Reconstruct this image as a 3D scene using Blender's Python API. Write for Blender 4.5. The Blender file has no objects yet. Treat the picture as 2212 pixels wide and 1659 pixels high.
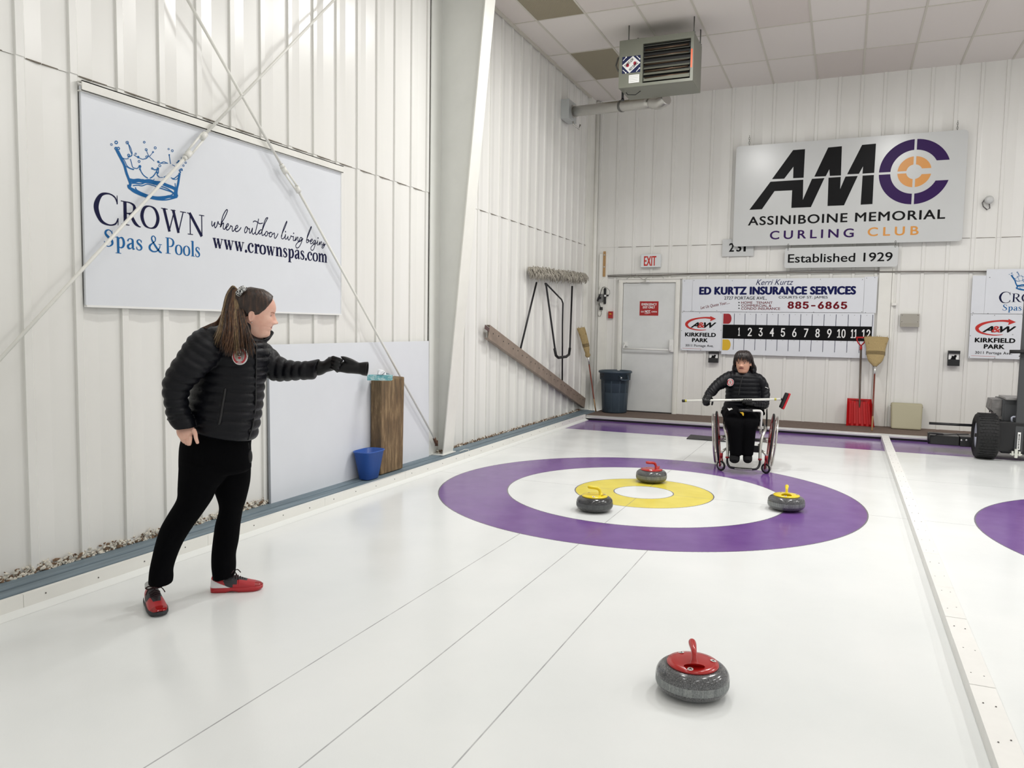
import bpy, math, random
from math import sin, cos, pi, radians as rad
from mathutils import Vector as V, Matrix, noise as mnoise
random.seed(7)
SC = bpy.context.scene
COL = SC.collection

# ------------------------------------------------------------------ camera
CF, CC, YAW, PIT, ROL = 1664.33, V((1.5902, -6.7379, 1.4670)), -0.40521, -0.07514, 0.01633
_f = V((sin(YAW) * cos(PIT), cos(YAW) * cos(PIT), sin(PIT)))
_r0 = V((cos(YAW), -sin(YAW), 0)); _u0 = _r0.cross(_f)
CR = _r0 * cos(ROL) + _u0 * sin(ROL); CU = -_r0 * sin(ROL) + _u0 * cos(ROL); CV = _f
cam = bpy.data.cameras.new('camera'); camo = bpy.data.objects.new('camera', cam); COL.objects.link(camo)
camo.matrix_world = Matrix(((CR.x, CU.x, -CV.x, CC.x), (CR.y, CU.y, -CV.y, CC.y), (CR.z, CU.z, -CV.z, CC.z), (0, 0, 0, 1)))
cam.sensor_width = 36; cam.lens = CF * 36 / 2212; cam.clip_end = 200
SC.camera = camo

# ------------------------------------------------------------------ world, lamps, exposure
world = bpy.data.worlds.new('world'); SC.world = world; world.use_nodes = True
_bg = world.node_tree.nodes['Background']
_bg.inputs[0].default_value = (0.99, 0.995, 0.975, 1); _bg.inputs[1].default_value = 0.76
SC.view_settings.view_transform = 'Standard'; SC.view_settings.look = 'None'
SC.view_settings.gamma = 1; SC.view_settings.use_curve_mapping = False
SC.view_settings.exposure = 0.0
def lamp(x, y, z, sx, sy, power, col=(1, .995, .975)):
    l = bpy.data.lights.new('ceiling_lamp_light', 'AREA'); l.shape = 'RECTANGLE'; l.size = sx; l.size_y = sy
    l.energy = power; l.color = col
    o = bpy.data.objects.new('ceiling_lamp_light', l); COL.objects.link(o); o.location = (x, y, z)
    return o
# ceiling troffers of the hall, in rows along the sheets (all above and behind the view)
LP = {.9: 86, -1.8: 22, -4.8: 12, -7.8: 8, -10.8: 8, -13.8: 8}
for lx in (-0.2, 2.3, 5.4, 8.5):
    for ly in (.9, -1.8, -4.8, -7.8, -10.8, -13.8):
        lamp(lx, ly, 5.12, .3, 1.2, LP[ly])

# ------------------------------------------------------------------ measuring helpers
def ray(px, py): return (CV + CR * ((px - 1106) / CF) - CU * ((py - 829.5) / CF))
def onx(px, py, x):
    d = ray(px, py); return CC + d * ((x - CC.x) / d.x)
def ony(px, py, y):
    d = ray(px, py); return CC + d * ((y - CC.y) / d.y)
def onz(px, py, z=0.0):
    d = ray(px, py); return CC + d * ((z - CC.z) / d.z)
def ond(px, py, dep): return CC + ray(px, py) * dep
def depth(p): return (p - CC).dot(CV)

# ------------------------------------------------------------------ materials
def lin(c):
    c = c / 255.0
    return c / 12.92 if c <= .04045 else ((c + .055) / 1.055) ** 2.4
def rgb(*c): return (lin(c[0]), lin(c[1]), lin(c[2]), 1)
class NT:
    """tiny node expression helper"""
    def __init__(s, m): s.m = m; s.t = m.node_tree; s.n = s.t.nodes; s.l = s.t.links
    def put(s, sock, v):
        if hasattr(v, 'is_output') or isinstance(v, bpy.types.NodeSocket): s.l.new(v, sock)
        else: sock.default_value = v
    def math(s, op, a, b=0.0, c=None, clamp=False):
        n = s.n.new('ShaderNodeMath'); n.operation = op; n.use_clamp = clamp
        s.put(n.inputs[0], a); s.put(n.inputs[1], b)
        if c is not None: s.put(n.inputs[2], c)
        return n.outputs[0]
    def mix(s, f, a, b):
        n = s.n.new('ShaderNodeMix'); n.data_type = 'RGBA'
        s.put(n.inputs[0], f); s.put(n.inputs[6], a); s.put(n.inputs[7], b); return n.outputs[2]
    def pos(s, space='Object'):
        n = s.n.new('ShaderNodeTexCoord'); return n.outputs[space]
    def xyz(s, v):
        n = s.n.new('ShaderNodeSeparateXYZ'); s.l.new(v, n.inputs[0]); return n.outputs
    def vscale(s, v, sc):
        n = s.n.new('ShaderNodeMapping'); s.l.new(v, n.inputs[0]); n.inputs['Scale'].default_value = sc; return n.outputs[0]
    def noise(s, v, scale, detail=3, rough=.5, out='Fac'):
        n = s.n.new('ShaderNodeTexNoise'); s.l.new(v, n.inputs['Vector']); n.inputs['Scale'].default_value = scale
        n.inputs['Detail'].default_value = detail; n.inputs['Roughness'].default_value = rough; return n.outputs[out]
    def ramp(s, f, stops):
        n = s.n.new('ShaderNodeValToRGB'); s.l.new(f, n.inputs[0]); e = n.color_ramp.elements
        while len(e) < len(stops): e.new(.5)
        for k, (p, c) in enumerate(stops): e[k].position = p; e[k].color = c
        return n.outputs[0]
    def bump(s, h, strength, dist, normal=None):
        n = s.n.new('ShaderNodeBump'); s.l.new(h, n.inputs['Height']); n.inputs['Strength'].default_value = strength
        n.inputs['Distance'].default_value = dist
        if normal: s.l.new(normal, n.inputs['Normal'])
        return n.outputs[0]
MATS = {}
def mat(name, col, rough=.5, metal=0.0, spec=.5, var=0.0, vs=8.0, stretch=(1, 1, 1), bump=0.0, bs=40.0, bd=.002, coat=0.0, sheen=0.0, fn=None, emit=None):
    if name in MATS: return MATS[name]
    m = bpy.data.materials.new(name); m.use_nodes = True; MATS[name] = m
    b = m.node_tree.nodes['Principled BSDF']; k = NT(m)
    c = rgb(*col)
    b.inputs['Base Color'].default_value = c; b.inputs['Roughness'].default_value = rough
    b.inputs['Metallic'].default_value = metal; b.inputs['Specular IOR Level'].default_value = spec
    b.inputs['Coat Weight'].default_value = coat; b.inputs['Sheen Weight'].default_value = sheen
    if emit: b.inputs['Emission Color'].default_value = c; b.inputs['Emission Strength'].default_value = emit
    p = None
    if var or bump: p = k.vscale(k.pos(), stretch)
    if var:
        f = k.noise(p, vs, 5, .6)
        lo = tuple(x * (1 - var) for x in c[:3]) + (1,); hi = tuple(min(1, x * (1 + var * .6)) for x in c[:3]) + (1,)
        k.put(b.inputs['Base Color'], k.ramp(f, [(.3, lo), (.7, hi)]))
    if bump: k.put(b.inputs['Normal'], k.bump(k.noise(p, bs, 3), bump, bd))
    if fn: fn(k, b)
    return m

# ------------------------------------------------------------------ mesh builder
def cat(pts, n):
    """Catmull-Rom resample of tuples"""
    P = [tuple(p) for p in pts]; out = []
    for i in range(len(P) - 1):
        p0, p1, p2, p3 = P[max(i - 1, 0)], P[i], P[i + 1], P[min(i + 2, len(P) - 1)]
        for j in range(n):
            t = j / n; t2 = t * t; t3 = t2 * t
            out.append(tuple(.5 * (2 * b + (c - a) * t + (2 * a - 5 * b + 4 * c - d) * t2 + (3 * b - a - 3 * c + d) * t3) for a, b, c, d in zip(p0, p1, p2, p3)))
    out.append(P[-1]); return out
class MB:
    def __init__(s): s.v = []; s.f = []; s.m = []; s.sm = []
    def add(s, vs, fs, mi=0, smooth=False):
        o = len(s.v); s.v += [V(v) for v in vs]
        for f in fs: s.f.append([i + o for i in f]); s.m.append(mi); s.sm.append(smooth)
        return s
    def box(s, c, d, mi=0, R=None):
        hx, hy, hz = d[0] / 2, d[1] / 2, d[2] / 2; c = V(c)
        vs = [V((x, y, z)) for x in (-hx, hx) for y in (-hy, hy) for z in (-hz, hz)]
        if R is not None: vs = [R @ v for v in vs]
        return s.add([c + v for v in vs], [(0, 1, 3, 2), (4, 6, 7, 5), (0, 4, 5, 1), (2, 3, 7, 6), (0, 2, 6, 4), (1, 5, 7, 3)], mi)
    def bx(s, a, b, mi=0):
        return s.box([(p + q) / 2 for p, q in zip(a, b)], [abs(q - p) for p, q in zip(a, b)], mi)
    def rings(s, R, mi=0, closed=True, caps=True, smooth=True, loop=False):
        n = len(R[0]); vs = [p for r in R for p in r]; fs = []
        L = len(R)
        for i in range(L if loop else L - 1):
            i2 = (i + 1) % L
            for j in range(n if closed else n - 1):
                j2 = (j + 1) % n
                fs.append((i * n + j, i * n + j2, i2 * n + j2, i2 * n + j))
        s.add(vs, fs, mi, smooth)
        if caps and closed and not loop:
            o = len(s.v) - len(vs)
            s.f.append([o + j for j in range(n)][::-1]); s.m.append(mi); s.sm.append(False)
            s.f.append([o + (L - 1) * n + j for j in range(n)]); s.m.append(mi); s.sm.append(False)
        return s
    def tube(s, pts, r, n=10, mi=0, caps=True, smooth=True, sx=1.0, up=None, loop=False):
        pts = [V(p) for p in pts]; N = len(pts); R = []; prev = None
        for i, p in enumerate(pts):
            if loop: t = (pts[(i + 1) % N] - pts[i - 1])
            else: t = (pts[min(i + 1, N - 1)] - pts[max(i - 1, 0)])
            t.normalize()
            if up is not None: a = V(up) - t * V(up).dot(t)
            elif prev is None: a = V((0, 0, 1)) - t * t.z if abs(t.z) < .9 else V((1, 0, 0)) - t * t.x
            else: a = prev - t * prev.dot(t)
            a.normalize(); prev = a; b = t.cross(a); rr = r[i] if isinstance(r, (list, tuple)) else r
            R.append([p + (a * cos(2 * pi * k / n) + b * sin(2 * pi * k / n) * sx) * rr for k in range(n)])
        return s.rings(R, mi, True, caps, smooth, loop)
    def lathe(s, prof, c=(0, 0, 0), n=32, mi=0, axis=(0, 0, 1), smooth=True, mis=None, sq=None):
        """prof: (radius, height) pairs along axis"""
        c = V(c); ax = V(axis).normalized(); a = ax.orthogonal().normalized(); b = ax.cross(a)
        if abs(ax.z) > .999: a, b = V((1, 0, 0)), V((0, 1, 0))
        R = [[c + ax * h + (a * cos(2 * pi * k / n) + b * sin(2 * pi * k / n)) * max(r, 1e-5) for k in range(n)] for r, h in prof]
        for i in range(len(R) - 1):
            s.rings(R[i:i + 2], mi if mis is None else mis[i], True, False, smooth)
        return s
    def poly(s, pts, nrm, th, mi=0, side=None):
        """flat polygon (convex or concave) extruded along nrm"""
        nrm = V(nrm); pts = [V(p) for p in pts]; n = len(pts)
        a = [p for p in pts]; b = [p + nrm * th for p in pts]
        s.add(a + b, [list(range(n))[::-1], [n + i for i in range(n)]] + [(i, (i + 1) % n, n + (i + 1) % n, n + i) for i in range(n)], mi)
        return s
    def sph(s, c, r, mi=0, n=16, m=10, R=None):
        c = V(c); r = (r, r, r) if not hasattr(r, '__len__') else r; rg = []
        for i in range(m + 1):
            t = pi * i / m; rg.append([V((r[0] * sin(t) * cos(2 * pi * k / n), r[1] * sin(t) * sin(2 * pi * k / n), -r[2] * cos(t))) for k in range(n)])
        if R is not None: rg = [[R @ p for p in q] for q in rg]
        rg = [[c + p for p in q] for q in rg]
        return s.rings(rg, mi, True, False, True)
    def mesh(s, name, mats, off=V((0, 0, 0))):
        me = bpy.data.meshes.new(name); me.from_pydata([v - off for v in s.v], [], s.f)
        for m in (mats if isinstance(mats, (list, tuple)) else [mats]): me.materials.append(m)
        me.polygons.foreach_set('material_index', s.m); me.polygons.foreach_set('use_smooth', s.sm)
        me.validate(); me.update(); return me
    def build(s, name, mats, parent=None, bevel=0.0, seg=2, fixn=True, merge=0.0):
        off = wloc(parent) if parent else V((0, 0, 0))
        me = s.mesh(name, mats, off)
        if fixn or merge:
            import bmesh
            bm = bmesh.new(); bm.from_mesh(me)
            bmesh.ops.remove_doubles(bm, verts=bm.verts, dist=merge or 1e-5)
            if fixn: bmesh.ops.recalc_face_normals(bm, faces=bm.faces)
            bm.to_mesh(me); bm.free()
        o = bpy.data.objects.new(name, me); COL.objects.link(o)
        if parent: o.parent = parent
        if bevel:
            b = o.modifiers.new('b', 'BEVEL'); b.width = bevel; b.segments = seg; b.limit_method = 'ANGLE'; b.angle_limit = rad(40)
            b.harden_normals = False
        return o
def wloc(o):
    v = V((0, 0, 0))
    while o: v += o.location; o = o.parent
    return v
def tag(o, label, cat_, group=None):
    o['label'] = label; o['category'] = cat_
    if group: o['group'] = group
    return o
def thing(name, label, cat_, loc=(0, 0, 0), group=None):
    o = bpy.data.objects.new(name, None); COL.objects.link(o); o.location = V(loc); o.empty_display_size = .05
    return tag(o, label, cat_, group)
def struct(o): o['kind'] = 'structure'; return o
def rebuild(o, voxel, smooth=0, it=1, mats=None):
    """union the shells of o into one continuous surface"""
    m = o.modifiers.new('r', 'REMESH'); m.mode = 'VOXEL'; m.voxel_size = voxel; m.use_smooth_shade = True
    if smooth:
        q = o.modifiers.new('s', 'SMOOTH'); q.factor = smooth; q.iterations = it
    dg = bpy.context.evaluated_depsgraph_get(); dg.update()
    me = bpy.data.meshes.new_from_object(o.evaluated_get(dg)); o.modifiers.clear()
    old = o.data; o.data = me; me.materials.clear()
    for a in (mats if mats else list(old.materials)): me.materials.append(a)
    me.polygons.foreach_set('use_smooth', [True] * len(me.polygons)); return o
# ------------------------------------------------------------------ room materials
XL, YB, ZC, XD, YP, ZP, ZL = -2.43, 5.92, 5.22, -2.12, 4.90, .07, .08
HX = 4.42
def ice_nodes(k, b):
    p = k.pos(); s = k.xyz(p); X, Y = s[0], s[1]
    wob = k.math('MULTIPLY', k.math('SUBTRACT', k.noise(p, 60, 2), .5), .007)
    # frosty crumbling of the paint edge, strongest at the front of the house
    def dist(cx):
        dx = k.math('SUBTRACT', X, cx); d = k.math('SQRT', k.math('ADD', k.math('MULTIPLY', dx, dx), k.math('MULTIPLY', Y, Y)))
        return k.math('ADD', d, wob)
    white = k.ramp(k.noise(p, 1.3, 4), [(.3, rgb(232, 235, 234)), (.7, rgb(239, 241, 240))])
    pn = k.noise(p, 5, 5)
    purple = k.ramp(pn, [(.3, rgb(112, 76, 144)), (.7, rgb(122, 86, 152))])
    yellow = k.ramp(pn, [(.3, rgb(226, 208, 74)), (.7, rgb(236, 219, 90))])
    grey = rgb(112, 108, 118)
    lt = lambda a, v: k.math('LESS_THAN', a, v)
    c = white
    aY = k.math('ABSOLUTE', Y)
    onice = lt(aY, 30)
    lines = lt(aY, .0032)
    lines = k.math('MAXIMUM', lines, lt(k.math('ABSOLUTE', k.math('SUBTRACT', Y, 1.829)), .0032))
    for cx in (0.0, HX):
        dx = k.math('SUBTRACT', X, cx)
        lines = k.math('MAXIMUM', lines, k.math('MULTIPLY', lt(k.math('ABSOLUTE', dx), .0032), lt(Y, 3.75)))
        w = k.math('MULTIPLY', lt(k.math('ABSOLUTE', k.math('SUBTRACT', k.math('ABSOLUTE', dx), .4586)), .0032), lt(Y, -1.75))
        lines = k.math('MAXIMUM', lines, w)
    brk = k.ramp(k.noise(p, 7, 4), [(.25, (.45, .45, .45, 1)), (.6, (1, 1, 1, 1))])
    for cx in (0.0, HX):
        d = dist(cx)
        for r, colr in ((1.829, purple), (1.219, white), (.6096, yellow), (.262, white)):
            c = k.mix(lt(d, r + .006), c, grey); c = k.mix(lt(d, r - .004), c, colr)
    inb = None
    for cx in (0.0, HX):
        q = lt(dist(cx), .262); inb = q if inb is None else k.math('MAXIMUM', inb, q)
    lines = k.math('MULTIPLY', lines, k.math('SUBTRACT', 1.0, inb))
    d0 = dist(0.0); d1 = dist(HX); inp = k.math('MAXIMUM', k.math('MULTIPLY', lt(d0, 1.829), k.math('GREATER_THAN', d0, 1.219)), k.math('MULTIPLY', lt(d1, 1.829), k.math('GREATER_THAN', d1, 1.219)))
    fade = k.math('SUBTRACT', 1.0, k.math('MULTIPLY', inp, .72))
    lf = k.math('MULTIPLY', k.math('MULTIPLY', lines, fade), k.math('MULTIPLY', brk, .65))
    c = k.mix(lf, c, rgb(118, 116, 122))
    c = k.mix(k.math('GREATER_THAN', k.math('ADD', Y, wob), 3.765), c, purple)
    k.put(b.inputs['Base Color'], c)
    b.inputs['IOR'].default_value = 1.36
    r = k.ramp(k.noise(p, 2.5, 4), [(.3, (.13, .13, .13, 1)), (.75, (.24, .24, .24, 1))]); k.put(b.inputs['Roughness'], r)
    n1 = k.bump(k.noise(p, 130, 2), .10, .0016); n2 = k.bump(k.noise(p, 9, 2), .10, .004, n1); k.put(b.inputs['Normal'], n2)
def wall_nodes(k, b):
    p = k.pos(); c = k.ramp(k.noise(k.vscale(p, (1, 1, .3)), 2.2, 5), [(.25, rgb(232, 231, 226)), (.8, rgb(240, 239, 235))])
    sp = k.noise(p, 17, 6, .7); c = k.mix(k.math('GREATER_THAN', sp, .765), c, rgb(170, 160, 145)); k.put(b.inputs['Base Color'], c)
    k.put(b.inputs['Normal'], k.bump(k.noise(k.vscale(p, (1, 1, .25)), 6, 3), .12, .004))
M_ICE = mat('painted_ice', (232, 235, 231), .2, fn=ice_nodes)
M_WALL = mat('painted_steel_cladding', (238, 237, 232), .26, fn=wall_nodes, spec=.5)
M_WHITE = mat('white_paint', (236, 235, 228), .4, var=.05, vs=3)
M_COLM = mat('grey_white_steel_paint', (230, 231, 226), .4, var=.05, vs=2)
def tile_nodes(k, b):
    p = k.pos(); k.put(b.inputs['Normal'], k.bump(k.noise(p, 120, 3), .5, .002))
    s = k.xyz(p); u = k.math('FLOOR', k.math('DIVIDE', k.math('ADD', s[0], 2.056), .622)); v = k.math('FLOOR', k.math('DIVIDE', k.math('SUBTRACT', s[1], 2.355), 1.218))
    cmb = k.n.new('ShaderNodeCombineXYZ'); k.l.new(u, cmb.inputs[0]); k.l.new(v, cmb.inputs[1])
    wn = k.n.new('ShaderNodeTexWhiteNoise'); k.l.new(cmb.outputs[0], wn.inputs['Vector'])
    k.put(b.inputs['Base Color'], k.ramp(wn.outputs['Value'], [(0, rgb(214, 206, 200)), (.12, rgb(224, 218, 212)), (1, rgb(230, 225, 220))]))
M_TILE = mat('ceiling_tile', (210, 206, 201), .8, fn=tile_nodes)
M_GRID = mat('ceiling_grid_metal', (206, 202, 190), .5)
def lens_nodes(k, b):
    p = k.pos(); s = k.xyz(p); a = k.math('SINE', k.math('MULTIPLY', s[0], 340)); c = k.math('SINE', k.math('MULTIPLY', s[1], 340))
    k.put(b.inputs['Normal'], k.bump(k.math('MULTIPLY', a, c), .6, .003))
M_LENS = mat('unlit_lamp_lens', (152, 143, 118), .35, fn=lens_nodes)
M_LEDGE = mat('worn_blue_grey_plank', (116, 132, 142), .55, var=.28, vs=5, stretch=(6, .35, 3), bump=.4, bs=9, bd=.003)
M_DASH = mat('white_dasher_board', (238, 237, 231), .35, var=.03, vs=3)
M_CARPET = mat('brown_carpet', (112, 96, 86), .95, var=.2, vs=30, bump=.6, bs=220, bd=.003)
M_BLK = mat('black_rubber', (18, 18, 20), .5)
M_CHROME = mat('bright_aluminium', (215, 215, 212), .3, metal=.7)
M_SEAM = mat('dark_seam', (120, 112, 100), .7)
M_SCREW = mat('screw_head', (90, 86, 82), .5, metal=.3)

# ------------------------------------------------------------------ floor
b = MB(); b.add([(-2.6, -24, 0), (16, -24, 0), (16, 5.0, 0), (-2.6, 5.0, 0)], [(0, 1, 2, 3)])
struct(b.build('floor', M_ICE))
# ------------------------------------------------------------------ ribbed walls
P = .3048
def ribprof(a0, a1, ph, flat=False):
    """(along, out) profile of the pressed steel sheet"""
    prof = [(0, .002), (.005, .014), (.044, .017), (.047, -.006), (.06, -.004), (.17, .004)] if flat else [(0, .008), (.002, .025), (.045, .025), (.060, .010), (.160, -.001), (.3025, .0078)]
    pts = []; k = math.floor((a0 - ph) / P)
    while ph + k * P < a1:
        for s, d in prof: pts.append((ph + k * P + s, d))
        k += 1
    pts = [q for q in pts if a0 < q[0] < a1]
    return [(a0, 0)] + pts + [(a1, 0)]
def ribwall(name, fn, a0, a1, ph, zs, flat=False):
    b = MB(); pr = ribprof(a0, a1, ph, flat)
    for i in range(len(zs) - 1):
        off = .004 * (1 if i % 2 else 0)
        b.rings([[fn(a, d + off, zs[i]) for a, d in pr], [fn(a, d + off, zs[i + 1]) for a, d in pr]], closed=False, caps=False, smooth=False)
        if i: b.rings([[fn(a, d, zs[i]) for a, d in pr], [fn(a, d + .006, zs[i] + .0) for a, d in pr]], closed=False, caps=False, smooth=False)
    a_, b_ = fn(a0, -.05, zs[0]), fn(a1, -.05, zs[-1]); b.bx(a_, [b_[0] + (.01 if a_[0] == b_[0] else 0), b_[1] + (.01 if a_[1] == b_[1] else 0), b_[2]])
    return struct(b.build(name, M_WALL, fixn=False))
PHL = -4.00          # rib phase on the left wall
PHB = 1.04
ribwall('wall_left', lambda a, d, z: V((XL + d, a, z)), -14, 5.62, PHL, [.02, 2.825, 5.23])
ribwall('wall_back', lambda a, d, z: V((a, YB - d, z)), -2.37, 9.5, PHB, [.03, 2.81, 5.23], True)
# corner: flat return and flashing post
b = MB(); b.bx((-2.46, 5.60, .03), (-2.36, 5.97, 5.22)); b.bx((-2.36, 5.885, .03), (-2.315, 5.93, 5.2)); struct(b.build('trim_1', M_WHITE, bevel=.004))
# overlap seams of the sheets
b = MB()
for a, d in [(y, 0) for y in [PHL + P * i for i in range(-8, 32)]]:
    if a < 5.5:
        b.bx((XL + .002, a + .065, 2.822), (XL + .0135, a + .15, 2.828)); b.bx((XL, a + .16, 2.824), (XL + .0085, a + .295, 2.829))
struct(b.build('trim_2', M_SEAM))
b = MB()
for i in range(-11, 27):
    a = PHB + P * i
    if a > -2.2: b.bx((a + .065, YB - .0105, 2.808), (a + .29, YB - .001, 2.813))
struct(b.build('trim_3', M_SEAM))
# ------------------------------------------------------------------ ceiling
b = MB(); b.bx((-2.6, 0.1, ZC), (16, 6, ZC + .05)); b.bx((-2.6, -16, ZC), (16, .1, ZC + .05)); struct(b.build('ceiling', M_TILE))
b = MB()
gx = -2.056
while gx < 8: b.bx((gx - .012, -4, ZC - .006), (gx + .012, 5.9, ZC)); gx += .622
gy = 2.355 - 1.218 * 5
while gy < 5.9: b.bx((-2.4, gy - .010, ZC - .005), (9, gy + .010, ZC)); gy += 1.218
b.bx((-2.40, -4, ZC - .02), (-2.36, 5.6, ZC))
struct(b.build('trim_4', M_GRID))
for i, (x, y) in enumerate(((-2.056, 1.137), (-2.056, 3.573))):
    t = tag(MB().bx((x + .014, y + .012, ZC - .004), (x + .608, y + 1.206, ZC + .01)).build('ceiling_light_panel', M_LENS),
            ['unlit brownish ribbed ceiling light panel at the top edge of the view', 'unlit brownish ceiling light panel behind the hanging heater'][i], 'light panel', 'unlit ceiling light panels')
# water stained strip on the ceiling grid
b = MB(); b.bx((-1.44, 4.86, ZC - .0075), (-1.425, 5.18, ZC - .004)); tag(b.build('rust_strip', mat('rust_brown', (112, 70, 48), .8)), 'short rust brown strip along the ceiling grid behind the heater', 'strip')
# ------------------------------------------------------------------ ledge plank, dasher board and spray foam
b = MB()
for (x0, x1, z) in ((XL - .02, XL + .14, .083), (XL + .143, XL + .235, .078), (XL + .238, XD - .028, .072)):
    b.bx((x0, -14, .0), (x1, 5.62, z))
struct(b.build('trim_5', M_LEDGE, bevel=.006))
b = MB(); y = -14.0
while y < YP - .01:
    y2 = min(y + 1.22, YP); b.bx((XD - .028, y + .001, 0), (XD, y2 - .001, .088)); y = y2
for i in range(46):
    yy = -9 + i * .3048; b.lathe([(0, .002), (.004, .002), (.004, 0)], (XD, yy, .055 + .006 * sin(i * 2.1)), 8, 1, (1, 0, 0))
struct(b.build('baseboard_left', [M_DASH, M_SCREW]))
b = MB(); b.add([V((XD - .001, y_, 0)) for y_ in (-14, YP)] + [V((XD + .05, y_, .0006)) for y_ in (YP, -14)] + [V((XD - .001, y_, .022)) for y_ in (-14, YP)], [(4, 3, 2, 5)])
struct(b.build('trim_6', mat('frost_fillet', (236, 238, 235), .3)))
random.seed(3)
M_FOAM = mat('spray_foam', (226, 220, 206), .9, var=.35, vs=28, bump=.7, bs=60, bd=.006)
M_FOAM2 = mat('orange_brown_foam', (128, 104, 82), .9, var=.5, vs=40, bump=.6, bs=70, bd=.005)
def foam(y0, y1, name, lab, n, zmax=.05, dark=.35):
    b = MB()
    for i in range(n):
        y = random.uniform(y0, y1); r = random.uniform(.003, .0095)
        b.sph((XL + random.uniform(.012, .035), y, .083 + random.uniform(.0, zmax) * random.random()), (r * .8, r * random.uniform(.6, 2.6), r * random.uniform(.4, 1.4)), 1 if random.random() < dark else 0, 5, 3, Matrix.Rotation(random.uniform(-.9, .9), 3, 'X'))
    b.sm = [False] * len(b.sm)
    o = b.build(name, [M_FOAM, M_FOAM2]); o['kind'] = 'stuff'; return tag(o, lab, 'foam crumbs')
foam(-4.6, -2.13, 'foam_crumbs', 'cream and rust crumbs of old foam along the ledge behind the standing person', 1500, .055, .30)
foam(.70, 5.5, 'foam_crumbs', 'brown crumbs of old foam along the wall foot beyond the steel column', 1700, .028, .65)
# ------------------------------------------------------------------ end platform
b = MB(); b.bx((XD - .03, YP + .03, 0), (16, YB + .05, ZP)); struct(b.build('trim_7', M_CARPET, bevel=.003))
b = MB(); b.bx((XD, YP + .0, .028), (16, YP + .034, .058)); b.bx((XD, YP + .012, .058), (16, YP + .05, .0745)); struct(b.build('trim_8', M_CHROME, bevel=.004))
b = MB(); b.bx((XD, YP + .012, 0), (16, YP + .04, .028)); struct(b.build('trim_9', M_BLK))
# ------------------------------------------------------------------ sheet dividers
def divider(x, lab):
    b = MB(); y = -12.0; k = 0; random.seed(5)
    while y < YP - .03:
        L = random.uniform(.25, .5) if y > -3 else random.uniform(.5, .8); y2 = min(y + L, YP - .03)
        dz = random.uniform(-.0015, .0015); b.bx((x, y + .0008, 0), (x + .092, y2, .062 + dz)); y = y2; k += 1
    for i in range(40):
        for xx in (.024, .068): b.lathe([(0, .0015), (.0035, .0015), (.0035, 0)], (x + xx + random.uniform(-.004, .004), -6.5 + i * .28 + random.uniform(-.02, .02), .0625), 8, 1)
    return tag(b.build('sheet_divider', [mat('white_foam_bumper', (238, 237, 233), .5, var=.04, vs=6, bump=.25, bs=14, bd=.003), M_SCREW], bevel=.002), lab, 'divider')
divider(2.115, 'long low white bumper dividing the two sheets of ice')
# ------------------------------------------------------------------ lettering
class Frame:
    def __init__(s, o, U, W, N): s.o, s.U, s.W, s.N = V(o), V(U), V(W), V(N)
    def p(s, u, v, d=0.0): return s.o + s.U * u + s.W * v + s.N * d
def backframe(y): return Frame((0, y, 0), (1, 0, 0), (0, 0, 1), (0, -1, 0))
def leftframe(x): return Frame((x, 0, 0), (0, 1, 0), (0, 0, 1), (1, 0, 0))
def _font():
    import os
    try:
        p = os.path.join(bpy.utils.resource_path('LOCAL'), 'datafiles', 'fonts', 'Inter.woff2')
        return bpy.data.fonts.load(p)
    except Exception: return None
FONT = _font(); ALT = False
class LB(MB):
    """collects an emblem's flat shapes; every line of writing becomes a part of its own"""
    def __init__(s, parent, mats): super().__init__(); s.parent, s.mats = parent, mats
    def line(s, mi, name='lettering'):
        q = MB(); q.done = lambda: q.build(name, s.mats[mi], s.parent, fixn=False); return q
    def finish(s, name='emblem'):
        if s.v: return s.build(name, s.mats, s.parent, fixn=False)
def text(b, fr, s, u0, v0, u1, v1, bold=0.0, shear=0.0, d=.0012, mi=0, space=1.0, rot=0.0, builtin=False, name='lettering', alt=False):
    """flat letters filling the box (u0,v0)-(u1,v1) of a frame; bold thickens by overprinting; rot leans the baseline"""
    c = bpy.data.curves.new('t', 'FONT'); c.body = s; c.shear = shear; c.space_character = space; c.resolution_u = 5
    if FONT and alt: c.font = FONT
    o = bpy.data.objects.new('t', c); COL.objects.link(o)
    dg = bpy.context.evaluated_depsgraph_get(); me = bpy.data.meshes.new_from_object(o.evaluated_get(dg))
    vs = [v.co.copy() for v in me.vertices]; fs = [list(p.vertices) for p in me.polygons]
    bpy.data.objects.remove(o); bpy.data.curves.remove(c); bpy.data.meshes.remove(me)
    x0, x1 = min(v.x for v in vs), max(v.x for v in vs); y0, y1 = min(v.y for v in vs), max(v.y for v in vs)
    wi = [0] * len(fs); nw = len(s.split())
    if isinstance(b, LB) and nw > 1 and not rot:
        it = sorted(range(len(fs)), key=lambda i: min(vs[q].x for q in fs[i])); gaps = []; mx = -1e9
        for i in it:
            lo = min(vs[q].x for q in fs[i]); gaps.append((lo - mx if mx > -1e8 else 0, lo)); mx = max(mx, max(vs[q].x for q in fs[i]))
        cut = sorted(g[1] for g in sorted(gaps, reverse=True)[:nw - 1])
        for i in it: wi[i] = sum(1 for c_ in cut if min(vs[q].x for q in fs[i]) >= c_ - 1e-6)
    for word in sorted(set(wi)): _word(b, fr, vs, [f for f, k in zip(fs, wi) if k == word], (x0, y0, x1, y1), (u0, v0, u1, v1), bold, d, mi, rot, name)
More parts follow.
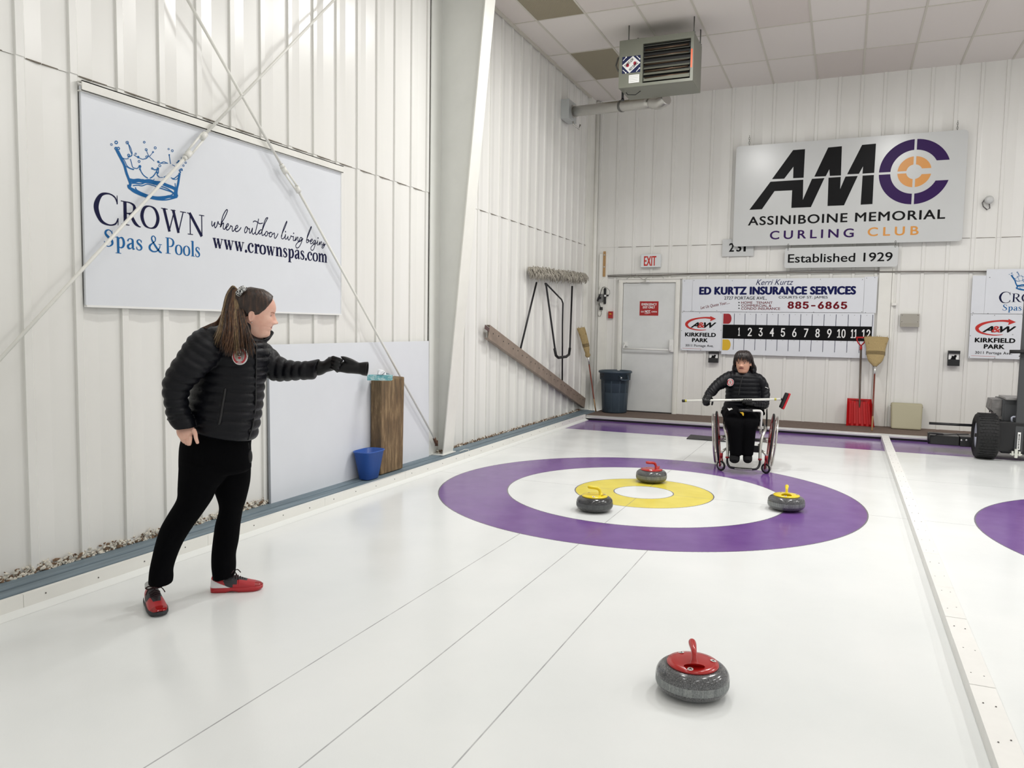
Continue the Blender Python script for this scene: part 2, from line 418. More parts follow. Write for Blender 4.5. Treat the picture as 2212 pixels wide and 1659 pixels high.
def _word(b, fr, vs, fs, bb, box, bold, d, mi, rot, name):
    x0, y0, x1, y1 = bb; u0, v0, u1, v1 = box
    used = sorted({i for f in fs for i in f}); ix = {a: k for k, a in enumerate(used)}; vs = [vs[i] for i in used]; fs = [[ix[i] for i in f] for f in fs]
    e = bold * (v1 - v0) * .8; tgt = b.line(mi, name) if isinstance(b, LB) else b
    sh = [(0, 0)] + ([(e * cos(k * pi / 4), e * .6 * sin(k * pi / 4)) for k in range(8)] if bold else [])
    for n_, (ex, ey) in enumerate(sh):
        out = []
        for v in vs:
            u = (v.x - x0) / (x1 - x0) * (u1 - u0 - 2 * e) + e + ex; w = (v.y - y0) / (y1 - y0) * (v1 - v0 - 1.2 * e) + .6 * e + ey
            if rot: u, w = u * cos(rot) - w * sin(rot), u * sin(rot) + w * cos(rot)
            out.append(fr.p(u0 + u, v0 + w, d + n_ * .00006))
        tgt.add(out, fs, mi if tgt is b else 0)
    if tgt is not b: tgt.done()
def ribbon(b, fr, pts, d=.0012, mi=0, n=5, curve=True, ws=1.0, closed=False):
    """painted stroke of varying width; pts are (u,v,w)"""
    b.lay = getattr(b, 'lay', 0) + 1; d = d + .000022 * (b.lay % 40)
    if curve and len(pts) > 2:
        if closed:
            q = [pts[-1]] + list(pts) + [pts[0], pts[1]]; P_ = cat(q, n); P_ = P_[n:-n]
        else: P_ = cat(pts, n)
    else: P_ = list(pts)
    L, Rr = [], []; N = len(P_)
    for i in range(N):
        a = P_[max(i - 1, 0)]; c = P_[min(i + 1, N - 1)]
        if closed and i in (0, N - 1): a = P_[-2]; c = P_[1]
        tx, ty = c[0] - a[0], c[1] - a[1]; l = math.hypot(tx, ty) or 1; nx, ny = -ty / l, tx / l; w = max(P_[i][2], .0001) * ws / 2
        L.append((P_[i][0] + nx * w, P_[i][1] + ny * w)); Rr.append((P_[i][0] - nx * w, P_[i][1] - ny * w))
    vs = [fr.p(u, v, d) for u, v in L] + [fr.p(u, v, d) for u, v in Rr]
    b.add(vs, [(i, i + 1, N + i + 1, N + i) for i in range(N - 1)], mi)
def blob(b, fr, u, v, r, d=.0012, mi=0, r2=None, n=14):
    b.lay = getattr(b, 'lay', 0) + 1; d = d + .000022 * (b.lay % 40)
    r2 = r2 or r; b.add([fr.p(u + r * cos(2 * pi * i / n), v + r2 * sin(2 * pi * i / n), d) for i in range(n)], [list(range(n))], mi)
# serif alphabet: strokes of (x, y, width); 'c' = curved, 'l' = straight, 'o' = closed curve, 'd' = dot
K, T, S_ = .15, .045, .035
def stem(x, y0, y1, w=K): return ('l', [(x, y0, w), (x, y1, w)])
def ser(x0, x1, y): return ('l', [(x0, y, S_), (x1, y, S_)])
GLY = {
 'C': (.98, [('c', [(.88, .74, .03), (.80, .90, .05), (.58, .975, .045), (.30, .90, .10), (.13, .64, .165), (.12, .40, .165), (.28, .11, .11), (.56, .02, .045), (.80, .08, .05), (.90, .25, .03)]), ('l', [(.89, .97, .02), (.885, .70, .045)]), ('l', [(.90, .05, .02), (.905, .27, .04)])]),
 'R': (.88, [stem(.24, 0, 1), ser(.06, .42, .018), ser(.06, .34, .982), ('c', [(.24, .975, .04), (.44, .975, .05), (.62, .90, .10), (.67, .75, .15), (.60, .58, .10), (.42, .51, .05), (.24, .51, .04)]), ('c', [(.40, .53, .06), (.52, .40, .13), (.68, .14, .14), (.86, .02, .06), (.94, .018, .035)])]),
 'O': (1.02, [('o', [(.50, .975, T), (.24, .86, .12), (.12, .5, .16), (.24, .14, .12), (.50, .025, T), (.76, .14, .12), (.88, .5, .16), (.76, .86, .12)])]),
 'W': (1.30, [('l', [(.16, 1, .14), (.42, 0, .13)]), ('l', [(.40, 0, .05), (.66, .90, .05)]), ('l', [(.62, 1, .14), (.88, 0, .13)]), ('l', [(.87, 0, .05), (1.14, 1, .05)]), ser(.02, .34, .982), ser(.98, 1.28, .982), ser(.5, .74, .982)]),
 'N': (1.0, [('l', [(.2, 0, .05), (.2, .98, .05)]), ('l', [(.17, 1, .14), (.82, 0, .15)]), ('l', [(.83, 0, .05), (.83, 1, .05)]), ser(.06, .34, .018), ser(.04, .24, .982), ser(.69, .97, .982)]),
 'S': (.66, [('c', [(.52, .76, .03), (.46, .90, .05), (.32, .975, .05), (.16, .88, .11), (.14, .72, .13), (.30, .55, .15), (.48, .40, .15), (.52, .20, .12), (.38, .05, .06), (.24, .02, .05), (.12, .10, .05), (.07, .28, .03)]), ('l', [(.52, .97, .02), (.525, .72, .035)]), ('l', [(.07, .02, .02), (.065, .30, .035)])]),
 'P': (.74, [stem(.22, 0, 1), ser(.05, .42, .018), ser(.05, .3, .982), ('c', [(.22, .975, .04), (.42, .975, .05), (.60, .88, .10), (.65, .71, .15), (.56, .52, .10), (.40, .455, .05), (.28, .46, .03)])]),
 '&': (.98, [('c', [(.82, .50, .03), (.78, .30, .06), (.60, .08, .07), (.34, .02, .08), (.13, .14, .13), (.12, .34, .13), (.32, .54, .06), (.48, .68, .06), (.50, .86, .08), (.38, .975, .05), (.27, .90, .08), (.26, .74, .10), (.42, .48, .12), (.62, .22, .13), (.78, .06, .12), (.92, .0, .07)]), ser(.70, .94, .50)]),
 'p': (.66, [stem(.2, -.32, .62), ser(.04, .37, -.302), ('l', [(.04, .60, .03), (.2, .64, .05)]), ('c', [(.24, .50, .04), (.34, .61, .06), (.48, .58, .12), (.55, .34, .15), (.50, .12, .12), (.36, .02, .06), (.24, .08, .04)])]),
 'a': (.60, [('c', [(.12, .46, .10), (.18, .58, .06), (.30, .63, .05), (.42, .56, .12), (.43, .40, .14)]), stem(.43, .10, .44, .14), ('c', [(.43, .14, .10), (.46, .03, .09), (.56, .06, .03)]), ('c', [(.42, .38, .04), (.26, .31, .08), (.13, .18, .14), (.18, .05, .12), (.30, .05, .05), (.41, .14, .04)])]),
 's': (.48, [('c', [(.38, .48, .03), (.32, .60, .05), (.22, .63, .05), (.12, .54, .10), (.15, .42, .12), (.29, .31, .13), (.38, .19, .12), (.34, .06, .08), (.22, .01, .05), (.11, .05, .05), (.07, .18, .03)]), ('l', [(.385, .62, .02), (.385, .46, .03)]), ('l', [(.065, .02, .02), (.065, .2, .03)])]),
 'o': (.62, [('o', [(.31, .62, .045), (.14, .52, .11), (.09, .31, .14), (.14, .10, .11), (.31, .01, .045), (.48, .10, .11), (.53, .31, .14), (.48, .52, .11)])]),
 'l': (.34, [stem(.18, 0, 1.0), ser(.03, .33, .018), ('l', [(.03, .96, .03), (.17, 1.0, .04)])]),
 'w': (.86, [('l', [(.12, .62, .13), (.29, 0, .12)]), ('l', [(.28, 0, .04), (.44, .58, .04)]), ('l', [(.41, .62, .13), (.58, 0, .12)]), ('l', [(.57, 0, .04), (.75, .62, .04)]), ser(.02, .26, .60), ser(.64, .84, .60), ser(.33, .52, .60)]),
 '.': (.26, [('d', [(.13, .055, .11)])]),
 'c': (.56, [('c', [(.47, .46, .08), (.42, .58, .06), (.30, .625, .05), (.15, .52, .10), (.09, .31, .15), (.16, .10, .11), (.30, .01, .05), (.43, .06, .05), (.50, .17, .03)]), ('d', [(.44, .48, .10)])]),
 'r': (.47, [stem(.18, 0, .62), ser(.03, .36, .018), ('l', [(.03, .60, .03), (.18, .64, .05)]), ('c', [(.22, .42, .04), (.29, .56, .06), (.40, .60, .08)]), ('d', [(.40, .55, .11)])]),
 'n': (.70, [stem(.17, 0, .62), ser(.03, .32, .018), ser(.39, .67, .018), ('l', [(.03, .60, .03), (.17, .64, .05)]), ('c', [(.22, .44, .04), (.33, .59, .07), (.46, .58, .12), (.53, .42, .15)]), stem(.53, 0, .44)]),
 'm': (1.04, [stem(.17, 0, .62), ser(.03, .32, .018), ser(.39, .67, .018), ser(.73, 1.01, .018), ('l', [(.03, .60, .03), (.17, .64, .05)]), ('c', [(.22, .44, .04), (.33, .59, .07), (.46, .58, .12), (.53, .42, .15)]), stem(.53, 0, .44), ('c', [(.57, .44, .04), (.67, .59, .07), (.80, .58, .12), (.87, .42, .15)]), stem(.87, 0, .44)]),
 ' ': (.3, []),
}
def serif(b, fr, s, u0, v0, u1, cap, mi=0, ws=1.0, d=.0012, first=1.0):
    """serif lettering from u0 to u1 with its baseline at v0 and capital height cap; the first letter may be taller"""
    adv = sum(GLY[c][0] * (first if i == 0 else 1) for i, c in enumerate(s)); k = (u1 - u0) / adv; x = u0
    src = b
    if isinstance(b, LB): b = b.line(mi); mi = 0
    for i, c in enumerate(s):
        a, st = GLY[c]; f = first if i == 0 else 1.0; hx, hy = k * f, cap * f
        vv = v0 - (cap * f - cap) * .5 if f != 1 else v0
        for kind, pts in st:
            q = [(x + px * hx, vv + py * hy, w * (hx + hy) / 2) for px, py, w in pts]
            if kind == 'd': blob(b, fr, q[0][0], q[0][1], q[0][2] * .75 * ws, d, mi)
            else: ribbon(b, fr, q, d, mi, 5, kind != 'l', ws, kind == 'o')
        x += a * k * f
    if b is not src: b.done()
def rrect(u0, v0, u1, v1, r, n=6):
    P_ = []
    for cx, cy, a in ((u1 - r, v0 + r, -90), (u1 - r, v1 - r, 0), (u0 + r, v1 - r, 90), (u0 + r, v0 + r, 180)):
        for i in range(n + 1): t = rad(a + 90 * i / n); P_.append((cx + r * cos(t), cy + r * sin(t)))
    return P_
def plate(fr, u0, v0, u1, v1, th, m, name, parent=None, r=.0, bevel=.0, mi=None):
    b = MB(); pts = rrect(u0, v0, u1, v1, r) if r else [(u0, v0), (u1, v0), (u1, v1), (u0, v1)]
    b.poly([fr.p(u, v, 0) for u, v in pts], fr.N, th)
    return b.build(name, m, parent, bevel)
M_SIGN = mat('white_sign_panel', (226, 229, 234), .28, var=.02, vs=3)
M_SIGNG = mat('light_grey_sign_panel', (208, 210, 209), .22, var=.02, vs=2)
M_NAVY = mat('navy_vinyl', (14, 20, 78), .4, spec=.15)
M_NAVYD = mat('dark_navy_vinyl', (16, 18, 58), .4, spec=.15)
M_BLUE = mat('blue_vinyl', (20, 98, 158), .4, spec=.2)
M_BLACK = mat('black_vinyl', (12, 12, 14), .35, spec=.12)
M_MAROON = mat('maroon_vinyl', (112, 12, 26), .4, spec=.15)
M_PURP = mat('purple_vinyl', (52, 22, 84), .35, spec=.15)
M_ORNG = mat('orange_vinyl', (222, 150, 62), .3)
M_RED = mat('red_vinyl', (196, 38, 30), .3)
M_WHT = mat('white_vinyl', (240, 240, 238), .3)
M_YEL = mat('yellow_vinyl', (222, 180, 40), .35)

# ------------------------------------------------------------------ splash crown, traced once in board units
def crown_art():
    A = []   # (kind, pts(px crop), width)
    c = lambda pts, w, cl=False: A.append((pts, w, cl))
    c([(395, 240), (425, 300), (462, 370), (490, 430), (515, 520), (545, 600), (560, 650), (545, 690)], 22)
    c([(420, 250), (455, 320), (492, 372), (520, 430), (560, 462), (605, 476)], 7)
    c([(398, 252), (440, 330), (470, 345)], 5)
    c([(470, 380), (500, 430), (545, 460), (600, 480)], 6)
    c([(545, 600), (600, 612), (660, 606), (720, 618), (790, 612), (860, 632), (930, 640), (1000, 668), (1060, 690), (1100, 712)], 26)
    c([(560, 640), (620, 640), (690, 648), (740, 632), (800, 640), (860, 655), (920, 675), (990, 700), (1050, 735), (1095, 770)], 9)
    c([(590, 670), (650, 664), (700, 672), (760, 652), (820, 664), (870, 680)], 7)
    c([(540, 660), (545, 692), (600, 722), (680, 762), (760, 795), (850, 818), (940, 820), (1020, 800), (1080, 805), (1120, 792)], 22)
    c([(545, 700), (600, 745), (700, 790), (800, 820), (900, 838), (1000, 838), (1120, 808)], 9)
    c([(620, 690), (640, 724), (720, 765), (800, 792), (880, 805), (960, 800), (1030, 790), (1072, 765), (1040, 740), (980, 720), (920, 700), (860, 690)], 9)
    c([(1150, 520), (1142, 570), (1132, 640), (1118, 700), (1112, 760), (1122, 800)], 20)
    c([(1100, 690), (1098, 740), (1090, 790)], 24)
    c([(1095, 640), (1100, 700)], 8)
    c([(1045, 575), (1080, 585), (1115, 560), (1150, 530)], 7); c([(1060, 590), (1110, 595), (1140, 560)], 5)
    c([(520, 150), (540, 180), (560, 250), (580, 300), (560, 320), (530, 330)], 7); c([(545, 180), (570, 230), (585, 290)], 5)
    c([(560, 350), (575, 400), (590, 450), (640, 465), (665, 440)], 6)
    c([(675, 440), (680, 480), (700, 520), (730, 555), (770, 580)], 8); c([(665, 470), (690, 490)], 7)
    c([(795, 580), (830, 560), (860, 520), (880, 480), (850, 480), (825, 465)], 8); c([(895, 465), (895, 510), (880, 540), (905, 565)], 8)
    c([(870, 500), (885, 520)], 12); c([(960, 570), (990, 555), (1000, 545)], 8); c([(900, 570), (950, 572)], 4)
    c([(600, 300), (650, 330), (700, 352), (720, 355)], 5); c([(720, 350), (750, 345), (775, 320), (760, 315)], 6)
    c([(750, 240), (765, 280), (785, 320), (830, 360), (845, 378)], 5); c([(790, 320), (815, 290), (832, 268)], 4)
    c([(880, 380), (920, 400), (960, 385), (1010, 405)], 6); c([(925, 402), (970, 405), (1000, 400)], 4)
    c([(1025, 300), (1030, 340), (1040, 410)], 7); c([(1060, 420), (1100, 440)], 5); c([(1110, 400), (1140, 380), (1130, 410)], 7)
    c([(1140, 490), (1165, 470), (1185, 490)], 7); c([(1160, 520), (1150, 490)], 12)
    c([(470, 340), (500, 350), (540, 345)], 5); c([(640, 610), (700, 596), (760, 610)], 7); c([(820, 610), (850, 590)], 4)
    for x, y, r, s in ((392, 153, 16, 7), (335, 178, 11, 4), (388, 225, 12, 9), (418, 225, 14, 7), (524, 155, 16, 5), (727, 150, 11, 5), (858, 218, 13, 5), (750, 240, 13, 5), (832, 268, 8, 4), (1018, 232, 9, 4), (1062, 252, 12, 5), (665, 380, 12, 5), (912, 430, 13, 5), (625, 288, 9, 4), (540, 305, 12, 6), (655, 328, 9, 7), (675, 440, 10, 9), (822, 465, 9, 6), (890, 466, 9, 8), (1025, 302, 6, 5), (1140, 382, 12, 6), (1222, 396, 10, 4), (1195, 430, 10, 4), (1175, 340, 8, 4), (1170, 478, 12, 5), (755, 325, 11, 5), (895, 385, 9, 6)):
        c([(x + r * cos(t * pi / 3), y + r * sin(t * pi / 3)) for t in range(6)], s, True)
    return A
def _w6(x, y): p = onx(180 + x / 5.53, 280 + y / 5.53, XL + .045); return p.y, p.z
def _w7(x, y): p = onx(440 + x / 7.373, 430 + y / 7.373, XL + .045); return p.y, p.z
def crownspas(b, fr, f, s, tag_line=True, d=.0012):
    """crown, CROWN, Spas & Pools; f maps board (u,v) to the frame, s is the scale; mi 0 navy 1 blue"""
    src = b; b = b.line(1, 'crown_emblem')
    for pts, w, cl in crown_art():
        q = [f(*_w6(*p)) + (w * .00083 * s,) for p in pts]
        ribbon(b, fr, q, d, 0, 4, True, 1.0, cl)
    b.done(); b = src
    cx0, by = _w6(122, 1090)
    uC0, vC0 = f(*_w6(122, 1120)); uC1, vC1 = f(*_w6(430, 740)); cap = f(*_w6(470, 845))[1] - f(*_w6(470, 1130))[1]
    serif(b, fr, 'C', uC0, vC0, uC1, abs(f(*_w6(300, 738))[1] - f(*_w6(300, 1128))[1]), 0, 1.0, d)
    u0, v0 = f(*_w6(436, 1130)); u1 = f(*_w6(1452, 1250))[0]
    serif(b, fr, 'ROWN', u0, v0, u1, cap, 0, 1.0, d)
    u0, v0 = f(*_w6(240, 1392)); u1 = f(*_w6(1400, 1500))[0]; cap2 = f(*_w6(300, 1190))[1] - f(*_w6(300, 1398))[1]
    W_ = u1 - u0
    serif(b, fr, 'Spas', u0, v0, u0 + .375 * W_, cap2, 1, 1.0, d); serif(b, fr, '&', u0 + .425 * W_, v0, u0 + .575 * W_, cap2, 1, 1.0, d); serif(b, fr, 'Pools', u0 + .60 * W_, v0, u1, cap2, 1, 1.0, d)
# ------------------------------------------------------------------ big board on the left wall
FL = leftframe(XL + .045)
t = thing('sponsor_board', 'large white sponsor board with blue water crown logo and web address on the left wall', 'sign', (XL + .04, -2.43, 1.545))
b = MB(); b.bx((XL + .030, -3.645, 1.545), (XL + .045, -1.215, 2.765)); b.build('panel', M_SIGN, t, .001)
b = MB(); b.bx((XL + .028, -3.652, 2.735), (XL + .066, -1.212, 2.742)); b.bx((XL + .060, -3.652, 2.735), (XL + .066, -1.212, 2.792)); b.bx((XL + .026, -3.652, 2.786), (XL + .066, -1.212, 2.792)); b.build('top_rail', M_WHITE, t)
b = MB(); b.bx((XL + .028, -3.645, 1.535), (XL + .052, -1.215, 1.547)); b.bx((XL + .030, -1.221, 1.545), (XL + .049, -1.213, 2.74)); b.build('edge_strip', M_WHT, t)
b = LB(t, [M_NAVYD, M_BLUE]); crownspas(b, FL, lambda u, v: (u, v), 1.0)
w = lambda *p: [_w7(*q) + (.0068,) for q in p]
script = [
 [(130, 350), (128, 410), (140, 432), (160, 405), (178, 368), (172, 430), (185, 458), (210, 420), (228, 355), (236, 395), (262, 400)],
 [(262, 450), (275, 400), (300, 280), (345, 190), (372, 168), (375, 200), (330, 300), (285, 380), (268, 445), (290, 400), (315, 382), (312, 430), (310, 470), (335, 480), (352, 440)],
 [(345, 460), (375, 440), (395, 405), (380, 392), (358, 430), (362, 485), (385, 492), (415, 460), (430, 420), (432, 430), (455, 440), (452, 490), (462, 515), (490, 490)],
 [(485, 480), (520, 470), (545, 440), (530, 418), (505, 450), (505, 505), (530, 518), (570, 490), (595, 450)],
 [(700, 460), (675, 440), (652, 490), (655, 535), (680, 525), (695, 480), (690, 455), (720, 480), (728, 465), (728, 520), (735, 545), (755, 520), (778, 460), (770, 530), (790, 560), (820, 530)],
 [(875, 312), (850, 420), (825, 520), (832, 565), (860, 550), (885, 500)],
 [(785, 368), (805, 350), (840, 358), (890, 390), (940, 382)],
 [(935, 500), (905, 490), (880, 530), (885, 555), (910, 545), (935, 490), (970, 400), (1010, 320), (1020, 298), (990, 310), (955, 400), (930, 500), (930, 575), (955, 570), (985, 540)],
 [(1020, 530), (1000, 515), (975, 555), (985, 588), (1010, 575), (1020, 540), (1040, 545), (1062, 525)],
 [(1090, 540), (1065, 530), (1042, 570), (1052, 600), (1078, 595), (1090, 555), (1105, 560), (1120, 540), (1130, 560), (1125, 610), (1140, 625), (1165, 590), (1185, 548)],
 [(1240, 600), (1255, 520), (1290, 420), (1320, 355), (1322, 375), (1290, 460), (1245, 560), (1235, 610), (1255, 635), (1285, 610), (1305, 560), (1295, 620), (1310, 640), (1335, 610), (1342, 590), (1342, 640), (1362, 650), (1385, 600), (1390, 585), (1410, 600), (1432, 600), (1425, 650), (1440, 662), (1462, 640)],
 [(1455, 665), (1470, 600), (1465, 660), (1490, 610), (1500, 610), (1498, 660), (1512, 670), (1535, 640)],
 [(1570, 625), (1545, 610), (1525, 650), (1540, 670), (1565, 630), (1560, 680), (1520, 760), (1480, 780), (1465, 740), (1500, 690), (1560, 660), (1582, 625)],
 [(1640, 660), (1650, 590), (1690, 480), (1712, 438), (1712, 460), (1680, 540), (1640, 640), (1640, 695), (1668, 680), (1670, 645), (1650, 650), (1680, 670), (1705, 650)],
 [(1700, 680), (1725, 660), (1730, 640), (1710, 645), (1695, 690), (1710, 712), (1738, 690)],
 [(1785, 665), (1765, 655), (1740, 690), (1755, 712), (1780, 670), (1775, 720), (1750, 800), (1720, 815), (1705, 780), (1740, 730), (1800, 700), (1815, 660), (1808, 720), (1825, 730), (1850, 680), (1845, 735), (1870, 680), (1880, 690), (1880, 735), (1900, 720), (1915, 690), (1905, 730), (1935, 715), (1900, 780), (1880, 765), (1910, 740), (1940, 715)],
]
for gr, dots in ((script[:4], []), (script[4:10], []), (script[10:13], [(1302, 520), (1432, 545)]), (script[13:], [(1820, 620)])):
    q_ = b.line(0)
    for st in gr: ribbon(q_, FL, w(*st), .0012, 0, 4)
    for x, y in dots: q = _w7(x, y); blob(q_, FL, q[0], q[1], .006)
    q_.done()
u0, v0 = _w7(140, 772); u1 = _w7(1968, 1010)[0]; cap = (_w7(200, 625)[1] - _w7(200, 785)[1]) / .64
serif(b, FL, 'www.crownspas.com', u0, v0, u1, cap, 0, 1.25)
b.finish()
# plain white board leaning below
t = thing('white_board', 'plain white board leaning on the left wall behind the standing person', 'board', (XL + .07, -.9, .085))
b = MB(); top = .024; c = []
A_ = Matrix.Rotation(rad(-.5), 3, 'Y')
b.box(V((XL + .046, -.905, .69)), (.006, 2.44, 1.215), 0, A_); b.build('panel', M_SIGN, t, .001)
b = MB(); b.box(V((XL + .040, -2.13, .69)), (.012, .012, 1.215), 0, A_); b.build('edge_strip', mat('dull_aluminium', (150, 154, 160), .4, metal=.4), t)

# ------------------------------------------------------------------ club sign on the back wall
def cw(org, s, yy): return lambda x, y: (lambda p: (p.x, p.z))(ony(org[0] + x / s, org[1] + y / s, yy))
YS = YB - .10; FB = backframe(YS); w6 = cw((1440, 260), 2.8653, YS - .012)
t = thing('club_sign', 'large hanging light grey club sign with black, purple and orange AMC lettering', 'sign', (1.47, YS, 2.75))
p0 = w6(432, 160); p1 = w6(1862, 58); p2 = w6(1836, 748); p3 = w6(410, 780)
U0, U1, W0, W1 = (p0[0] + p3[0]) / 2, (p1[0] + p2[0]) / 2, (p2[1] + p3[1]) / 2, (p0[1] + p1[1]) / 2
plate(FB, U0, W0, U1, W1, .012, M_SIGNG, 'panel', t, .05)
FS = backframe(YS - .012); b = LB(t, [M_BLACK, M_PURP, M_ORNG])
for poly_ in ([(652, 364), (783, 184), (857, 178), (848, 355), (783, 358), (785, 287), (728, 361)],
              [(643, 380), (846, 367), (843, 492), (900, 362), (977, 357), (893, 537), (772, 542), (777, 433), (668, 438), (590, 550), (512, 554)],
              [(914, 349), (1000, 168), (1085, 160), (1079, 341), (1010, 344), (1007, 303), (985, 346)],
              [(1117, 334), (1210, 152), (1296, 144), (1285, 325), (1212, 330), (1216, 285), (1190, 331)],
              [(1002, 355), (1078, 350), (1074, 425), (1107, 348), (1183, 344), (1098, 526), (996, 530)],
              [(1213, 342), (1283, 338), (1274, 518), (1201, 522)]):
    b.add([FS.p(*w6(*q), .0012) for q in poly_], [list(range(len(poly_)))], 0)
cu, cv = w6(1533, 318)
def sector(r1, r2, mi, h, g=.016):
    def band(a1, a2, b1, b2):
        n = 16; vs = [FS.p(cu + r1 * cos(a1 + (a2 - a1) * i / n), cv + r1 * sin(a1 + (a2 - a1) * i / n), .0012) for i in range(n + 1)] + [FS.p(cu + r2 * cos(b1 + (b2 - b1) * i / n), cv + r2 * sin(b1 + (b2 - b1) * i / n), .0012) for i in range(n + 1)]
        b.add(vs, [(i, i + 1, n + 2 + i, n + 1 + i) for i in range(n)], mi)
    A1, A2 = math.asin(h / r1), math.asin(h / r2); G1, G2 = g / r1, g / r2
    band(A1, pi / 2 - G1, A2, pi / 2 - G2); band(-A1, -pi / 2 + G1, -A2, -pi / 2 + G2)
    band(pi / 2 + G1, pi - G1, pi / 2 + G2, pi - G2); band(pi + G1, 1.5 * pi - G1, pi + G2, 1.5 * pi - G2)
sector(.458, .308, 1, .14); sector(.217, .103, 2, .04)
def tx(b, fr, w, s, a, c, mi=0, **k):
    """text from crop pixel a (left, bottom) to c (right, top)"""
    p, q = w(*a), w(*c); text(b, fr, s, p[0], p[1], q[0], q[1], mi=mi, **k)
tx(b, FS, w6, 'ASSINIBOINE MEMORIAL', (503, 652), (1727, 549), 0, bold=.04, space=1.12)
tx(b, FS, w6, 'CURLING', (638, 738), (1160, 668), 1, bold=.04, space=1.45)
tx(b, FS, w6, 'CLUB', (1243, 718), (1562, 653), 2, bold=.04, space=1.5)
b.finish()
M_CHAIN = mat('steel_chain', (120, 120, 116), .4, metal=.7)
def chain(u, v0, v1, parent=None, y=YS):
    b = MB(); n = max(2, int((v1 - v0) / .028))
    for i in range(n):
        z = v0 + (i + .5) * (v1 - v0) / n; h = (v1 - v0) / n * .62; R = []
        for k in range(12):
            a = 2 * pi * k / 12; q = V((.009 * cos(a), 0, h * sin(a)))
            if i % 2: q = V((0, q.x, q.z))
            R.append(V((u, y, z)) + q)
        b.tube(R, .0028, 5, loop=True, caps=False)
    return b.build('chain', M_CHAIN, parent)
for (x, y0, y1) in ((510, 158, 92), (1800, 64, 0)):
    q0 = w6(x, y0); q1 = w6(x + 6, y1); chain(q0[0], q0[1] - .03, q1[1], t)
t2 = thing('established_sign', 'small light grey hanging sign reading Established 1929 below the club sign', 'sign', (1.47, YS, 2.43))
p0 = w6(735, 793); p1 = w6(1437, 772); p2 = w6(1430, 905); p3 = w6(725, 915)
plate(FB, (p0[0] + p3[0]) / 2, (p2[1] + p3[1]) / 2, (p1[0] + p2[0]) / 2, (p0[1] + p1[1]) / 2, .012, M_SIGNG, 'panel', t2, .04)
b = LB(t2, [M_BLACK]); tx(b, FS, w6, 'Established 1929', (750, 882), (1400, 815), 0, bold=.025); b.finish()
for x, y0, y1 in ((752, 795, 770), (1416, 775, 750)):
    q0 = w6(x, y0); q1 = w6(x, y1); chain(q0[0], q0[1] - .02, q1[1] + .01, t2, YS - .014)
# stencilled number plate half hidden behind
Y2 = YB - .034; F2 = backframe(Y2); w5 = cw((1540, 500), 13.82, Y2 - .004)
t = thing('number_plate', 'small grey plate with black stencilled 231, half behind the club sign', 'sign', (-.1, Y2, 2.56))
p0 = w5(290, 235); p2 = w5(1190, 725); p3 = w5(268, 752)
plate(F2, (p0[0] + p3[0]) / 2, (p2[1] + p3[1]) / 2, p2[0] + .01, p0[1], .004, M_SIGNG, 'panel', t)
b = LB(t, [M_BLACK, M_SIGNG]); F2b = backframe(Y2 - .004)
tx(b, F2b, w5, '2', (478, 608), (636, 345), 0, bold=.05, builtin=True); tx(b, F2b, w5, '3', (695, 604), (858, 330), 0, bold=.05, builtin=True); tx(b, F2b, w5, '1', (910, 600), (990, 330), 0, bold=.05, builtin=True)
for x in (560, 776): q = w5(x, 600); q1 = w5(x + 14, 330); b.add([F2b.p(q[0], q[1] - .004, .0016), F2b.p(q1[0], q[1] - .004, .0016), F2b.p(q1[0], q1[1], .0016), F2b.p(q[0], q1[1], .0016)], [(0, 1, 2, 3)], 1)
b.finish()
# exit sign
Y3 = YB - .085; w3 = cw((1260, 560), 4.608, Y3)
t = thing('exit_sign', 'white box sign with red EXIT letters above the door', 'sign', (-1.39, Y3, 2.46))
p0 = ony(1384.5, 549.5, Y3); p1 = ony(1426.5, 577, Y3)
b = MB(); b.bx((p0.x, Y3, p1.z), (p1.x, YB - .028, p0.z)); b.build('housing', mat('exit_box_white', (222, 226, 226), .4), t, .006)
b = LB(t, [M_RED]); F3 = backframe(Y3); text(b, F3, 'EXIT', ony(1390.6, 574.5, Y3).x, ony(1390.6, 574.3, Y3).z, ony(1418, 553, Y3).x, ony(1418, 553, Y3).z, bold=.03); b.finish()

# ------------------------------------------------------------------ sponsor panel above the score board
Y4 = YB - .060; F4 = backframe(Y4); F4s = backframe(Y4 - .006); w4 = cw((1440, 590), 4.424, Y4 - .006)
ZT = 2.275; ZM = 1.742; XA, XB = -.845, 1.985
def screws(t, fr, pts, r=.005):
    b = MB(); b.lathe([(0, .003), (r, .0026), (r, 0)], wloc(t), 8, 0, fr.N); o = b.build('screw', M_SCREW, t)
    for i, (u, v) in enumerate(pts):
        q = o if i == 0 else o.copy()
        if i: COL.objects.link(q)
        q.location = fr.p(u, v, 0) - wloc(t)
t = thing('insurance_sign', 'long white sponsor sign with navy insurance lettering and maroon phone number', 'sign', (.57, Y4, 1.75))
um0, um1 = w4(246, 200)[0], w4(1885, 200)[0]
plate(F4, um0, ZM + .006, um1, ZT - .012, .006, M_SIGN, 'panel', t)
plate(F4, XA, ZM + .006, um0 - .003, ZT - .016, .005, M_SIGN, 'side_panel', t); plate(F4, um1 + .003, ZM + .004, XB + .02, ZT + .004, .005, M_SIGN, 'side_panel', t)
b = LB(t, [M_NAVY, M_BLACK, M_MAROON])
tx(b, F4s, w4, 'Kerri Kurtz', (853, 114), (1213, 58), 0, shear=.35, bold=.0)
tx(b, F4s, w4, 'ED KURTZ INSURANCE SERVICES', (310, 207), (1813, 123), 0, bold=.10, space=1.06)
tx(b, F4s, w4, '2727 PORTAGE AVE.,', (550, 257), (957, 223), 1, bold=.02)
tx(b, F4s, w4, 'COURTS OF ST. JAMES', (1070, 249), (1540, 219), 1, bold=.02)
